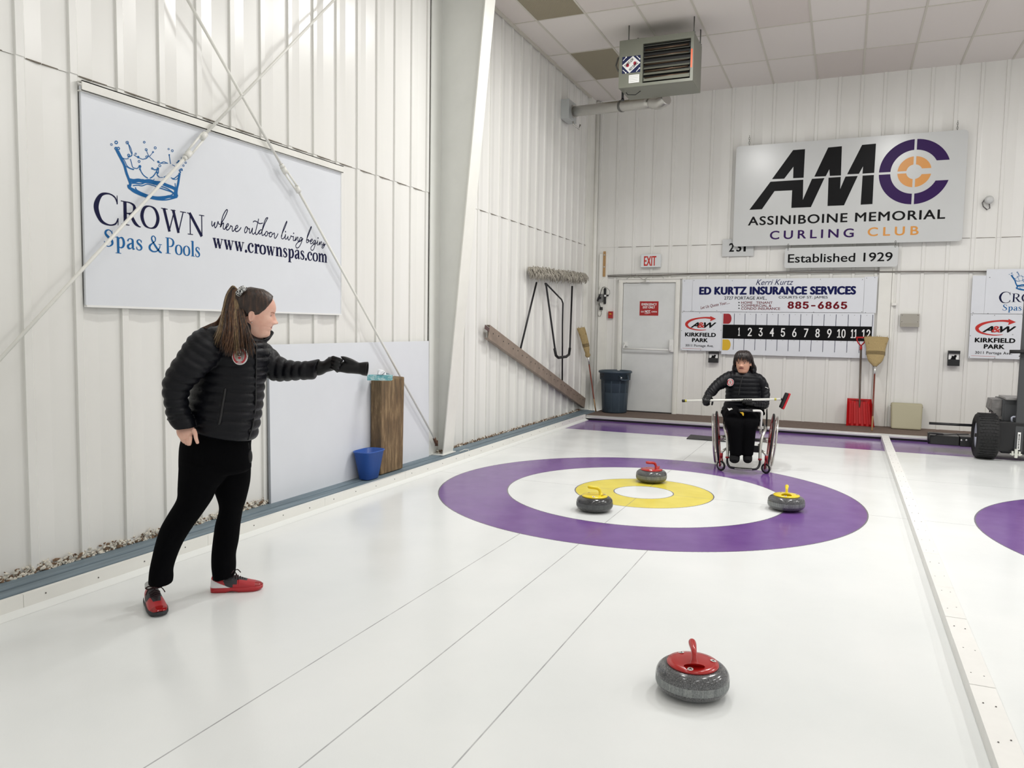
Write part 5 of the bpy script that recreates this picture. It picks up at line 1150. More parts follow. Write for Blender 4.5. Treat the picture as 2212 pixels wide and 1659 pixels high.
# ------------------------------------------------------------------ wheelchair
F_ = V((.115, -.993, 0)).normalized(); X_ = V((F_.y * -1, F_.x, 0)); Z_ = V((0, 0, 1))      # X_ to the picture right
CW = V((.645, 1.86, 0))
if X_.x < 0: X_ = -X_
ch = lambda x, f, z: CW + X_ * x + F_ * f + Z_ * z
DW = depth(CW + V((0, 0, .3)))
t = thing('wheelchair', 'sport wheelchair with red wheels and silver push rims carrying the seated person', 'wheelchair', CW)
M_SIL = mat('silver_tube', (198, 196, 190), .25, metal=.75); M_RDM = mat('red_anodised', (150, 24, 34), .3, metal=.3); M_TYR = mat('chair_tyre', (24, 24, 26), .6)
def ring(b, c, ax, R_, r, n=48, m=8, mi=0):
    a = ax.orthogonal().normalized(); e = ax.cross(a); b.tube([c + (a * cos(2 * pi * i / n) + e * sin(2 * pi * i / n)) * R_ for i in range(n)], r, m, mi, loop=True, caps=False)
for s_ in (-1, 1):
    ax = (X_ * s_ * cos(rad(5)) - Z_ * sin(rad(5))).normalized(); c = ch(s_ * .272, 0, .285)
    b = MB(); ring(b, c, ax, .284, .0105); wheel = b.build('rear_tyre', M_TYR, t)
    b = MB(); ring(b, c, ax, .268, .0135); b.tube([c - ax * .025, c + ax * .025], .028, 14)
    a = ax.orthogonal().normalized(); e = ax.cross(a)
    b.build('wheel_rim', M_RDM, t)
    b = MB()
    for i in range(18):
        g = 2 * pi * i / 18; d = a * cos(g) + e * sin(g); b.tube([c + d * .02 + ax * (.018 if i % 2 else -.018), c + d * .262], .0022, 5)
    b.build('spokes', M_SIL, t)
    b = MB(); ring(b, c + ax * .042, ax, .262, .010); b.build('push_rim', M_SIL, t)
    b = MB()
    for i in range(6):
        g = 2 * pi * i / 6 + .3; d = a * cos(g) + e * sin(g); b.tube([c + d * .262, c + d * .262 + ax * .042], .005, 6)
    b.build('rim_tab', M_SIL, t)
    b = MB(); b.lathe([(0, .016), (.02, .014), (.03, 0), (.03, -.05), (0, -.05)], c - ax * .03, 14, 0, ax); b.build('hub', M_SIL, t)
    # caster with fork
    cc = ch(s_ * .222 + (.0), .42, .0535); ang = .62 * 1; cax = (X_ * cos(ang) * 1 + F_ * -sin(ang) * -1).normalized(); cax = (X_ * cos(.95) - F_ * sin(.95)).normalized()
    b = MB(); ring(b, cc, cax, .044, .010, 28, 8); b.build('caster_tyre', M_TYR, t)
    b = MB(); b.lathe([(.036, -.008), (.03, -.010), (.012, -.012), (0, -.014)], cc, 20, 0, cax); b.lathe([(.036, .008), (.03, .010), (.012, .012), (0, .014)], cc, 20, 0, cax); b.lathe([(.036, -.008), (.036, .008)], cc, 20, 0, cax); b.build('caster_rim', M_SIL, t)
    fk = cax.cross(Z_).normalized()
    b = MB(); top_ = cc + Z_ * .095 + F_ * .035
    for q in (-1, 1): b.tube([cc + cax * .019 * q, cc + cax * .021 * q + Z_ * .05 + F_ * .014, top_ + cax * .010 * q], .0075, 8)
    b.tube([cc - cax * .024, cc + cax * .024], .007, 8); b.tube([top_ - Z_ * .005, top_ + Z_ * .045], .017, 12); b.build('caster_fork', M_RDM, t)
    # caster arm
    b = MB(); b.tube(cat([tuple(top_ + Z_ * .04), tuple(top_ + Z_ * .07 - X_ * s_ * .02), tuple(ch(s_ * .165, .36, .235)), tuple(ch(s_ * .150, .25, .27))], 4), .013, 10); b.build('caster_arm', M_SIL, t)
    b = MB(); b.tube(cat([tuple(ch(s_ * .205, .0, .44)), tuple(ch(s_ * .205, .20, .45)), tuple(ch(s_ * .20, .33, .43)), tuple(ch(s_ * .172, .40, .36)), tuple(ch(s_ * .160, .44, .25)), tuple(ch(s_ * .16, .47, .155))], 5), .0155, 12); b.build('frame_tube', M_SIL, t)
    b = MB(); b.tube([ch(s_ * .16, .47, .16), ch(s_ * .16, .47, .145)], .019, 10); b.build('frame_clamp', M_RDM, t)
    b = MB(); b.tube(cat([tuple(ch(s_ * .205, 0, .44)), tuple(ch(s_ * .19, .0, .30)), tuple(ch(s_ * .15, .12, .22)), tuple(ch(s_ * .15, .30, .24))], 4), .0125, 10); b.build('frame_tube', M_SIL, t)
    b = MB(); b.poly([ch(s_ * .222, -.20, .42), ch(s_ * .222, .16, .42), ch(s_ * .222, .14, .56), ch(s_ * .222, -.02, .63), ch(s_ * .222, -.20, .60)], X_, .006); b.build('side_guard', M_BLK, t, .002)
b = MB(); b.tube([ch(-.27, 0, .285), ch(.27, 0, .285)], .017, 12); b.build('axle_tube', M_BT, t)
b = MB(); pts = cat([tuple(ch(-.16, .47, .15)), tuple(ch(-.158, .48, .10)), tuple(ch(-.135, .50, .062)), tuple(ch(-.09, .51, .052)), tuple(ch(0, .51, .050)), tuple(ch(.09, .51, .052)), tuple(ch(.135, .50, .062)), tuple(ch(.158, .48, .10)), tuple(ch(.16, .47, .15))], 4); b.tube(pts, .0115, 10); b.build('footrest_tube', M_BT, t)
b = MB(); b.box(ch(0, .48, .052), (.17, .12, .006), 0, Matrix((X_, F_, Z_)).transposed()); b.build('foot_plate', M_SIL, t)
b = MB(); b.box(ch(0, .03, .445), (.40, .42, .05), 0, Matrix((X_, F_, Z_)).transposed()); b.build('seat_cushion', M_BLK, t, .015)
b = MB(); b.box(ch(0, -.17, .62), (.38, .03, .32), 0, Matrix((X_, F_, Z_)).transposed()); b.build('backrest', M_BLK, t, .012)
b = MB(); b.box(ch(0, .33, .235), (.30, .012, .07), 0, Matrix((X_, F_, Z_)).transposed()); b.build('calf_strap', M_BLK, t)
# lap bar
w7 = lambda x, y, dd: ond(1440 + x / 5.183, 720 + y / 5.183, DW + dd)
b = MB(); b.tube(cat([tuple(w7(955, 868, -.40)), tuple(w7(1035, 868, -.40)), tuple(w7(1060, 880, -.40)), tuple(w7(1066, 905, -.40)), tuple(w7(1058, 980, -.39)), tuple(w7(1052, 1050, -.38))], 4), .0125, 10); b.build('lap_bar', mat('white_coated_tube', (218, 218, 214), .3), t)
b = MB(); b.tube([w7(805, 866, -.40), w7(958, 868, -.40)], .019, 12); b.build('lap_bar_grip', M_BT, t)
b = MB(); q = w7(1055, 1055, -.37); b.box(q, (.055, .04, .03)); b.tube([q + Z_ * .02, q - Z_ * .07], .014, 8); b.build('clamp', M_SIL, t, .004)
# ------------------------------------------------------------------ figure tools
HZ = V((CV.x, CV.y, 0)).normalized()
def section(L, R_, th, n, bulge=1.0, nrm=None, e=1.0):
    c = (L + R_) / 2; a = (R_ - L) / 2; d = (nrm or HZ); d = (d - a * (d.dot(a) / max(a.length_squared, 1e-9))).normalized()
    out = []
    for k in range(n):
        t_ = 2 * pi * k / n; cx, sx = cos(t_), sin(t_)
        if e != 1: cx = math.copysign(abs(cx) ** e, cx); sx = math.copysign(abs(sx) ** e, sx)
        out.append(c + a * (cx * bulge) + d * (sx * th / 2 * bulge))
    return out
def puff(b, st, n=32, sub=8, pitch=0.0, amp=0.0, mi=0, e=1.0, sharp=.45, ends=(0, 0)):
    """a sleeve or trunk from silhouette pairs (xl, yl, xr, yr, depth, thickness) with quilted rolls"""
    S = cat(st, sub); C = [(ond(q[0], q[1], q[4]), ond(q[2], q[3], q[4])) for q in S]; acc = 0; R_ = []
    for i, q in enumerate(S):
        L, Rr = C[i]
        if i: acc += ((L + Rr) / 2 - (C[i - 1][0] + C[i - 1][1]) / 2).length
        w = (Rr - L).length / 2; g = 1.0
        if pitch: g = 1 + amp / w * (abs(sin(pi * acc / pitch)) ** sharp - .8)
        R_.append(section(L, Rr, q[5], n, g, None, e))
    for side, k_ in ((0, ends[0]), (1, ends[1])):      # rounded ends
        if k_:
            r = R_[0] if side == 0 else R_[-1]; r2 = R_[1] if side == 0 else R_[-2]; c = sum(r, V((0, 0, 0))) / n; d = (c - sum(r2, V((0, 0, 0))) / n).normalized(); ex = []
            for f in (.5, .8, .97): ex.append([c + (p - c) * math.sqrt(1 - f * f) + d * k_ * f for p in r])
            R_ = (ex[::-1] + R_) if side == 0 else (R_ + ex)
    b.rings(R_); return R_
# head in its own space: x forward, y towards its left, z up from the chin
HEADP = [(-.075, .030, -.066, .050), (-.045, .032, -.066, .050), (-.022, .016, -.066, .050), (-.008, .040, -.066, .048), (.0, .064, -.064, .050), (.010, .0775, -.064, .054), (.022, .080, -.066, .058), (.034, .0775, -.070, .062), (.042, .082, -.073, .064), (.049, .0845, -.076, .0655), (.0545, .081, -.079, .067), (.060, .0855, -.081, .068), (.067, .0835, -.084, .069), (.076, .084, -.088, .070), (.088, .0835, -.092, .071), (.100, .0820, -.096, .072), (.112, .0800, -.098, .073), (.124, .0840, -.100, .074), (.136, .0880, -.101, .075), (.152, .0875, -.101, .0755), (.170, .082, -.099, .074), (.188, .072, -.094, .070), (.204, .056, -.084, .062), (.218, .034, -.066, .047), (.227, .010, -.042, .028), (.231, -.010, -.022, .008)]
def head_r(z, th, P_=None):
    """surface point at height z and angle th (0 = forward)"""
    Q = HEADP
    if z <= Q[0][0]: f, bk, h = Q[0][1:]
    elif z >= Q[-1][0]: f, bk, h = Q[-1][1:]
    else:
        for i in range(len(Q) - 1):
            if Q[i][0] <= z <= Q[i + 1][0]:
                u = (z - Q[i][0]) / (Q[i + 1][0] - Q[i][0]); f, bk, h = [Q[i][k] + (Q[i + 1][k] - Q[i][k]) * u for k in (1, 2, 3)]; break
    m = -.010; c, s = cos(th), sin(th); ec = .86
    cx = math.copysign(abs(c) ** ec, c); sx = math.copysign(abs(s) ** ec, s)
    x = m + ((f - m) if c > 0 else (m - bk)) * cx; y = h * sx
    g = lambda a, s_: math.exp(-(a / s_) ** 2)
    t = math.atan2(sin(th), cos(th))
    nose = (.0205 * g(z - .0775, .0085) + .016 * g(z - .088, .010) + .011 * g(z - .102, .010) + .006 * g(z - .114, .009)) * g(t, .15 + .07 * g(z - .077, .01)) + .010 * g(z - .075, .006) * g(abs(t) - .22, .08)
    eye = -.0085 * g(z - .1115, .0085) * g(abs(t) - .42, .17)
    chk = .004 * g(z - .085, .018) * g(abs(t) - .65, .3)
    x += (nose + eye + chk) * cos(t); y += (eye + chk) * sin(t)
    return x, y
def head_mesh(b, T, scale=1.0, ears=True):
    zs = []
    for i in range(len(HEADP) - 1):
        for k in range(2): zs.append(HEADP[i][0] + (HEADP[i + 1][0] - HEADP[i][0]) * k / 2)
    zs.append(HEADP[-1][0]); R_ = []
    for z in zs:
        R_.append([T(*[q * scale for q in head_r(z, 2 * pi * k / 96)], z * scale) for k in range(96)])
    b.rings(R_)
    if ears:
        for s_ in (-1, 1):
            rg = []
            for y_, k_ in ((.060, .6), (.070, .85), (.077, 1.0), (.0815, .98), (.0835, .80)):
                rg.append([T((-.012 - (y_ - .07) * .5 + .0120 * k_ * cos(a) * (1 + .25 * sin(a))) * scale, s_ * y_ * scale, (.0925 + .0245 * k_ * sin(a)) * scale) for a in [2 * pi * i / 20 for i in range(20)]])
            b.rings(rg)
            b.tube([T((-.018 + .0120 * cos(a) * (1 + .25 * sin(a))) * scale, s_ * .0835 * scale, (.0925 + .0245 * sin(a)) * scale) for a in [pi * .25 + i * pi / 8 for i in range(11)]], .0036 * scale, 8)
def headframe(c, fwd, up):
    f = fwd.normalized(); u = (up - f * up.dot(f)).normalized(); l = u.cross(f)
    return lambda x, y, z: c + f * x + l * y + u * z
def paint_head(o, T, off, scale, sl):
    """lips, brows, cheeks: material slots by place"""
    import numpy as np
    O = T(0, 0, 0); fx = T(1, 0, 0) - O; fy = T(0, 1, 0) - O; fz = T(0, 0, 1) - O
    for p in o.data.polygons:
        d = p.center + off - O; x, y, z = d.dot(fx) / scale, d.dot(fy) / scale, d.dot(fz) / scale
        if x < .02 or z < 0 or z > .2: continue
        t = abs(math.atan2(y, x + .01))
        if abs(z - .0545) < .0095 - t * .018 and t < .30 and x > .05: p.material_index = sl['lip'] if abs(z - .0545) > .0016 else sl['line']
def brows(par, T, sc, m, c_eye, skin, fwd):
    """eyebrows, upper lids and lash lines"""
    for s_ in (-1, 1):
        b = MB(); P_ = []
        for i in range(15):
            th = s_ * (.17 + .50 * i / 14); z = .1245 + .0050 * sin(pi * i / 14 * .85); x, y = head_r(z, th); P_.append(T(x * sc, y * sc, z * sc))
        b.tube(P_, [.0009 + .0020 * sin(pi * (i + 1) / 16) ** .6 for i in range(15)], 8, sx=.8); b.build('eyebrow', m, par)
        b = MB(); c = c_eye(s_); b.sph(c + (T(0, 0, .0034) - T(0, 0, 0)), .0112); b.build('eyelid', skin, par)
        b = MB(); O = T(0, 0, 0); f = (T(1, 0, 0) - O).normalized(); l = (T(0, 1, 0) - O).normalized(); u = (T(0, 0, 1) - O).normalized()
        b.tube([c + f * (.0112 * cos(a)) + l * (.0112 * sin(a)) + u * (.0022 + .0010 * cos(a)) for a in [-1.1 + 2.2 * i / 12 for i in range(13)]], [.0003 + .0007 * sin(pi * (i + .5) / 13) for i in range(13)], 6); b.build('lashes', M_LINE, par)
def skin_fn(k, b):
    p = k.pos(); c = k.ramp(k.noise(p, 14, 3), [(.35, rgb(226, 172, 152)), (.65, rgb(236, 192, 172))]); k.put(b.inputs['Base Color'], c); b.inputs['Subsurface Weight'].default_value = .12; b.inputs['Subsurface Radius'].default_value = (.02, .008, .004); b.inputs['Subsurface Scale'].default_value = .3
M_SKIN = mat('fair_skin', (232, 184, 164), .45, fn=skin_fn)
M_SKIN2 = mat('tan_skin', (206, 156, 132), .5)
M_LIP = mat('lips', (206, 124, 120), .4); M_LINE = mat('lash_dark', (92, 52, 44), .6); M_BROW = mat('brow_brown', (168, 120, 98), .7); M_BROWD = mat('brow_dark', (58, 40, 34), .7)
M_EYE = mat('shaded_eye_white', (196, 186, 180), .25); M_IRIS = mat('iris_dark', (40, 30, 26), .15)  # eye white toned down: shade from the surrounding skin is in its colour
def hair_fn(c0, c1, c2, sc=90):
    def fn(k, b):
        p = k.pos(); n = k.noise(k.vscale(p, (1, 1, .12)), sc, 4, .6); k.put(b.inputs['Base Color'], k.ramp(n, [(.32, rgb(*c0)), (.5, rgb(*c1)), (.7, rgb(*c2))])); k.put(b.inputs['Normal'], k.bump(n, .5, .002))
    return fn
M_HAIR = mat('dark_brown_hair', (58, 40, 30), .42, fn=hair_fn((26, 18, 14), (50, 34, 26), (82, 58, 43)))
M_HAIRM = mat('mid_brown_hair', (98, 66, 44), .42, fn=hair_fn((54, 34, 23), (90, 61, 41), (124, 89, 60)))
M_HAIRB = mat('blonde_streak_hair', (152, 124, 88), .42, fn=hair_fn((88, 68, 46), (128, 106, 76), (160, 136, 100)))
M_HAIRK = mat('black_hair', (26, 20, 20), .38, fn=hair_fn((14, 11, 12), (30, 22, 22), (62, 42, 38)))
def fab(k, b):
    p = k.pos(); n1 = k.noise(k.vscale(p, (1, 1, 2.5)), 26, 4, .6); n2 = k.noise(p, 900, 1); k.put(b.inputs['Normal'], k.bump(n1, .30, .010, k.bump(n2, .1, .001)))
M_JACK = mat('black_puffer_nylon', (7, 8, 15), .42, fn=fab, spec=.22); M_JACKS = mat('shiny_black_nylon', (16, 17, 22), .25, fn=fab)
M_PANT = mat('black_knit', (5, 5, 7), .95, spec=.08); M_LEATH = mat('black_leather', (11, 11, 13), .38, spec=.3, bump=.4, bs=60)
def seated_quilt(*a): pass

# ------------------------------------------------------------------ standing person
D0 = 4.03
foot0 = onz(420, 1290, 0)
per = thing('person', 'standing person in black quilted jacket reaching out a gloved arm, brown ponytail and red shoes', 'person', (foot0.x, foot0.y, 0))
# trousers
b = MB()
puff(b, [(404, 925, 548, 925, 4.04, .30), (393, 955, 540, 958, 4.04, .31), (390, 985, 541, 988, 4.04, .31), (389, 1010, 541, 1012, 4.04, .28)], 36, 5, ends=(.02, .035))
puff(b, [(389, 1000, 500, 1008, 3.98, .22), (388, 1030, 482, 1038, 3.97, .21), (387, 1052, 467, 1056, 3.965, .20), (385, 1076, 456, 1080, 3.95, .19), (366, 1108, 436, 1110, 3.93, .17), (349, 1138, 413, 1142, 3.92, .155), (339, 1170, 393, 1174, 3.92, .15), (332, 1200, 379, 1206, 3.92, .145), (327, 1226, 371, 1232, 3.92, .15), (325, 1246, 371, 1250, 3.91, .155), (324, 1256, 369, 1262, 3.90, .15)], 30, 5, ends=(.03, 0))
puff(b, [(440, 1000, 541, 1000, 4.10, .20), (455, 1036, 539, 1040, 4.12, .19), (472, 1078, 530, 1080, 4.14, .17), (475, 1100, 523, 1102, 4.15, .15), (467, 1130, 518, 1132, 4.17, .15), (462, 1165, 514, 1168, 4.18, .15), (459, 1195, 508, 1198, 4.19, .15), (459, 1222, 508, 1222, 4.20, .155), (463, 1250, 506, 1243, 4.20, .16)], 30, 5, ends=(.03, 0))
o = b.build('trousers', M_PANT, per, fixn=False); rebuild(o, .007, .5, 3)
# jacket: trunk, sleeves, collar
b = MB()
puff(b, [(423, 925, 549, 951, 4.03, .33), (417, 905, 556, 925, 4.03, .345), (409, 875, 562, 890, 4.03, .345), (414, 850, 566, 862, 4.03, .33), (419, 825, 568, 838, 4.03, .32), (424, 800, 571, 815, 4.03, .33), (424, 775, 575, 790, 4.03, .33), (424, 752, 578, 765, 4.03, .33), (426, 732, 576, 748, 4.03, .32), (440, 715, 570, 737, 4.03, .27), (472, 702, 560, 728, 4.02, .20), (500, 694, 548, 716, 4.02, .15)], 48, 10, .047, .0135, e=.9, sharp=.5)
puff(b, [(446, 704, 500, 742, 3.93, .17), (420, 718, 484, 762, 3.87, .185), (403, 738, 466, 785, 3.84, .18), (386, 765, 446, 806, 3.80, .17), (367, 794, 428, 824, 3.79, .165), (355, 824, 411, 840, 3.785, .16), (355, 850, 405, 855, 3.79, .155), (359, 872, 404, 872, 3.80, .15), (362, 893, 409, 889, 3.82, .145), (364, 906, 414, 900, 3.835, .135)], 36, 9, .046, .0125, ends=(.05, 0))
puff(b, [(364, 904, 414, 899, 3.84, .128), (371, 917, 418, 911, 3.84, .122), (381, 927, 421, 923, 3.845, .115)], 30, 4)
puff(b, [(548, 716, 555, 790, 4.08, .16), (570, 735, 565, 806, 4.14, .165), (590, 752, 583, 820, 4.16, .16), (612, 773, 604, 824, 4.17, .15), (640, 780, 634, 822, 4.16, .14), (664, 780, 663, 820, 4.15, .13)], 34, 9, .044, .0105, ends=(.05, 0))
puff(b, [(662, 781, 664, 820, 4.15, .118), (676, 778, 676, 820, 4.15, .115), (690, 775, 680, 818, 4.14, .112)], 30, 4)
o = b.build('jacket', M_JACK, per, fixn=False); rebuild(o, .0052, .3, 1)
# collar: open stand-up flap around the neck
def ccol(P_): # P_: (x,y bottom, x,y top, depth)
    S = cat(P_, 6); outr, inr = [], []
    for q in S:
        bt, tp = ond(q[0], q[1], q[4]), ond(q[2], q[3], q[5]); outr.append([bt, (bt + tp) / 2, tp]); 
    return outr
b = MB(); S = ccol([(533, 742, 540, 731, 3.90, 3.92), (522, 726, 541, 703, 3.92, 3.925), (512, 716, 528, 694, 3.95, 3.94), (508, 712, 516, 690, 4.0, 3.99), (515, 712, 520, 690, 4.08, 4.08), (535, 720, 545, 700, 4.13, 4.14), (556, 730, 572, 712, 4.15, 4.17), (571, 738, 590, 716, 4.13, 4.15), (570, 741, 584, 727, 4.09, 4.10), (556, 744, 566, 735, 4.02, 4.03), (545, 745, 553, 739, 3.96, 3.965)])
nC = len(S)
R_ = []
for i in range(nC):
    a = S[max(i - 1, 0)][1]; c = S[min(i + 1, nC - 1)][1]; t_ = (c - a).normalized(); u_ = (S[i][2] - S[i][0]).normalized(); n_ = t_.cross(u_) * .007
    R_.append([S[i][0] + n_, S[i][1] + n_ * 1.3, S[i][2] + n_ * .6, S[i][2] - n_ * .6, S[i][1] - n_ * 1.3, S[i][0] - n_])
b.rings(R_); b.build('collar', M_JACK, per, .0)
# zip, pocket, badge on the jacket front
def surf(px, py, dd=.0): return ond(px, py, D0 - .165 + dd)
def jray(o_list, px, py, push=.003):
    """first jacket surface behind an image point"""
    d = ray(px, py).normalized(); best = None
    for ob in o_list:
        off = wloc(ob.parent); ok, loc, nr, idx = ob.ray_cast(CC - off, d)
        if ok:
            h = loc + off
            if best is None or (h - CC).length < (best[0] - CC).length: best = (h, nr)
    if best is None: return ond(px, py, D0 - .16), -HZ
    return best[0] + best[1] * push, best[1]
jk = bpy.data.objects['jacket']
b = MB(); pts = [jray([jk], x, y, .002)[0] for x, y in ((554, 738), (553, 760), (553, 780), (553, 800), (552, 830), (552, 860), (550, 890), (545, 920), (540, 938), (536, 950))]; b.tube(cat([tuple(p) for p in pts], 4), .0055, 8, sx=.6); b.build('zip', M_BLK, per)
b = MB(); pts = [jray([jk], x, y, .001)[0] for x, y in ((487, 838), (484, 858), (480, 880), (477, 900), (473, 918))]; b.tube(cat([tuple(p) for p in pts], 4), [.004] + [.007] * 15 + [.004], 8); b.build('pocket_seam', M_BLK, per)
q, nr = jray([jk], 515, 771, .024); nr = (-HZ * .9 + CR * -.1 + nr * .25).normalized(); U_ = nr.cross(Z_).normalized() * -1; W_ = nr.cross(U_) * -1
if W_.z < 0: W_ = -W_
if U_.dot(CR) < 0: U_ = -U_
def badge(par, q, U_, W_, nr, ru, rv, red):
    fr = Frame(q, U_, W_, nr); b = MB(); n = 28
    b.poly([fr.p(ru * cos(2 * pi * i / n), rv * sin(2 * pi * i / n)) for i in range(n)], -nr, .012); bd = b.build('badge', M_WHT, par)
    b = LB(bd, [red, mat('badge_silver', (206, 198, 196), .35), M_BROWD])
    blob(b, fr, 0, 0, ru * .90, .0010, 0, rv * .90, 28); blob(b, fr, 0, 0, ru * .66, .0016, 1, rv * .66, 28)
    for s_ in (-1, 1): blob(b, fr, 0, s_ * rv * .78, ru * .34, .0014, 1, rv * .07)
    ribbon(b, fr, [(-ru * .18, rv * .05, .004), (ru * .18, rv * .05, .004), (ru * .18, rv * .32, .004), (-ru * .18, rv * .32, .004), (-ru * .18, rv * .05, .004)], .0022, 2, 2, False)
    L_ = [(0, -.42), (-.06, -.30), (-.22, -.30), (-.17, -.22), (-.24, -.12), (-.12, -.14), (0, .0), (.12, -.14), (.24, -.12), (.17, -.22), (.22, -.30), (.06, -.30)]
    b.add([fr.p(x * ru, y * rv, .0022) for x, y in L_], [list(range(12))], 0); b.finish()
badge(per, q, U_, W_, nr, .0375, .0440, mat('badge_red', (204, 60, 72), .4))
# body under the clothes: head, neck, trunk, arms, legs and the bare right hand in one surface
fw = (CR * .955 + CV * .27 + V((0, 0, -.16))).normalized(); hc = ond(546.5, 724, 4.03); up_ = V((0, 0, 1)) + CR * .13
TH = headframe(hc, fw, up_); SCH = .243 / .231
b = MB(); head_mesh(b, TH, SCH)
b.tube([TH(-.012, 0, .02), TH(-.03, 0, -.05), ond(523, 745, 4.03)], [.052, .052, .06], 24)
b.tube([ond(523, 742, 4.03), ond(500, 800, 4.03), ond(480, 880, 4.03), ond(466, 960, 4.04), ond(464, 995, 4.05)], [.07, .11, .105, .115, .08], 24)
b.tube([ond(470, 745, 3.95), ond(425, 780, 3.83), ond(381, 838, 3.79), ond(384, 880, 3.80), ond(398, 918, 3.85)], [.06, .048, .042, .036, .027], 18)
b.tube([ond(480, 745, 4.0), ond(520, 740, 4.06), ond(560, 765, 4.14), ond(608, 798, 4.17), ond(645, 800, 4.16), ond(676, 797, 4.145)], [.06, .06, .05, .042, .032, .022], 18)
b.tube([ond(445, 990, 4.0), ond(422, 1060, 3.96), ond(388, 1120, 3.93), ond(355, 1200, 3.92), ond(345, 1265, 3.90)], [.08, .055, .05, .045, .032], 18)
b.tube([ond(490, 990, 4.08), ond(502, 1070, 4.14), ond(497, 1105, 4.15), ond(486, 1190, 4.19), ond(482, 1250, 4.20)], [.085, .06, .05, .045, .032], 18)
# right hand resting in the pocket
hp_ = lambda x, y, d=3.87: ond(340 + x / 5.53, 680 + y / 5.53, d - .015)
b.rings([section(hp_(*q[:2], q[4]), hp_(*q[2:4], q[4]), q[5], 20) for q in cat([(232, 1330, 425, 1300, 3.872, .050), (226, 1365, 438, 1345, 3.868, .048), (228, 1400, 440, 1385, 3.862, .046), (240, 1440, 425, 1420, 3.858, .042), (275, 1485, 410, 1465, 3.86, .036), (320, 1505, 400, 1490, 3.865, .026)], 4)])
def finger(b, pts, r0=.0088, r1=.0068):
    q = cat([tuple(p) for p in pts], 4); n = len(q); b.tube(q, [r0 + (r1 - r0) * i / (n - 1) for i in range(n)], 12); b.sph(q[-1], r1, 0, 12, 8)
finger(b, [hp_(430, 1375, 3.850), hp_(452, 1420, 3.842), hp_(460, 1470, 3.845), hp_(478, 1525, 3.852)], .0125, .0085)     # thumb
finger(b, [hp_(395, 1450, 3.850), hp_(392, 1500, 3.848), hp_(385, 1545, 3.858)], .0100, .0088)
finger(b, [hp_(362, 1460, 3.852), hp_(360, 1510, 3.850), hp_(368, 1548, 3.862)], .0095, .0080)
finger(b, [hp_(325, 1460, 3.856), hp_(322, 1500, 3.858), hp_(345, 1540, 3.872)], .0092, .0075)
finger(b, [hp_(285, 1455, 3.860), hp_(288, 1490, 3.866), hp_(318, 1525, 3.880)], .0085, .0065)
o = b.build('body', M_SKIN, per, fixn=False); rebuild(o, .0036, .4, 2, [M_SKIN, M_LIP, M_LINE, M_BROW]); paint_head(o, TH, wloc(per), SCH, dict(lip=1, line=2, brow=3))
for s_ in (-1, 1):
    e = MB(); c = TH(.0612 * SCH, s_ * .0315 * SCH, .1118 * SCH); e.sph(c, .0108, 0, 16, 10); e.sph(c + (fw * .0052), .0064, 1, 12, 8); e.build('eye', [M_EYE, M_IRIS], per)
brows(per, TH, SCH, M_BROW, lambda s_: TH(.0612 * SCH, s_ * .0315 * SCH, .1118 * SCH), M_SKIN, fw)
b = MB(); q = TH(-.012, -.0850 * SCH, .064 * SCH); b.sph(q, .0028); b.build('earring', M_SIL, per)
# hair: cap and ponytail
def cap(name, T, s, zl, line, off, m, par, wav=.0015, nz=22, nt=90):
    """shell over the skull; line(z) = half angle left open at the face"""
    R_, zs = [], []
    z0_, z1_ = zl
    for i in range(nz + 1):
        z = z0_ + (z1_ - z0_) * i / nz; a0 = line(z); row = []
        for k in range(nt + 1):
            u = k / nt; th = a0 + (2 * pi - 2 * a0) * u; x, y = head_r(min(z, .2305), th); l = math.hypot(x + .01, y) or 1
            ed = min(1, min(u, 1 - u) * 14, (z - z0_) * 60 + .1) if a0 > .01 else min(1, (z - z0_) * 60 + .1)
            o_ = (off * ed - .004 * (1 - ed)) + wav * sin(th * 23 + z * 60) * ed; row.append(T((x + (x + .01) / l * o_) * s, (y + y / l * o_) * s, (z + (off * .7 * max(0, (z - .17) / .06))) * s))
        R_.append(row)
    b = MB(); b.rings(R_, closed=False, caps=False); tp = T(-.015 * s, 0, (z1_ + off * .7) * s); n = len(b.v); L0 = n - (nt + 1)
    b.add([tp], [], 0)
    for k in range(nt): b.f.append([L0 + k, L0 + k + 1, n]); b.m.append(0); b.sm.append(True)
    return b.build(name, m, par, merge=.0005)
def line1(z): return 0.0 if z > .205 else (.25 if z > .19 else .45 if z > .178 else .62 if z > .16 else .95 if z > .135 else 1.30 if z > .112 else 1.62 if z > .098 else 2.05 if z > .07 else 2.3)
import bisect
def smooth_line(pts):
    zs = [p[0] for p in pts]
    def f(z):
        i = min(max(bisect.bisect(zs, z) - 1, 0), len(zs) - 2); u = (z - zs[i]) / (zs[i + 1] - zs[i]); u = max(0, min(1, u)); return pts[i][1] + (pts[i + 1][1] - pts[i][1]) * u
    return f
hair = cap('hair', TH, SCH, (.055, .228), smooth_line([(.05, 2.35), (.075, 2.02), (.088, 1.86), (.098, 1.55), (.108, 1.28), (.125, 1.12), (.145, .95), (.165, .76), (.180, .50), (.192, .22), (.20, 0.0), (.23, 0)]), .0085, M_HAIR, per)
random.seed(21)
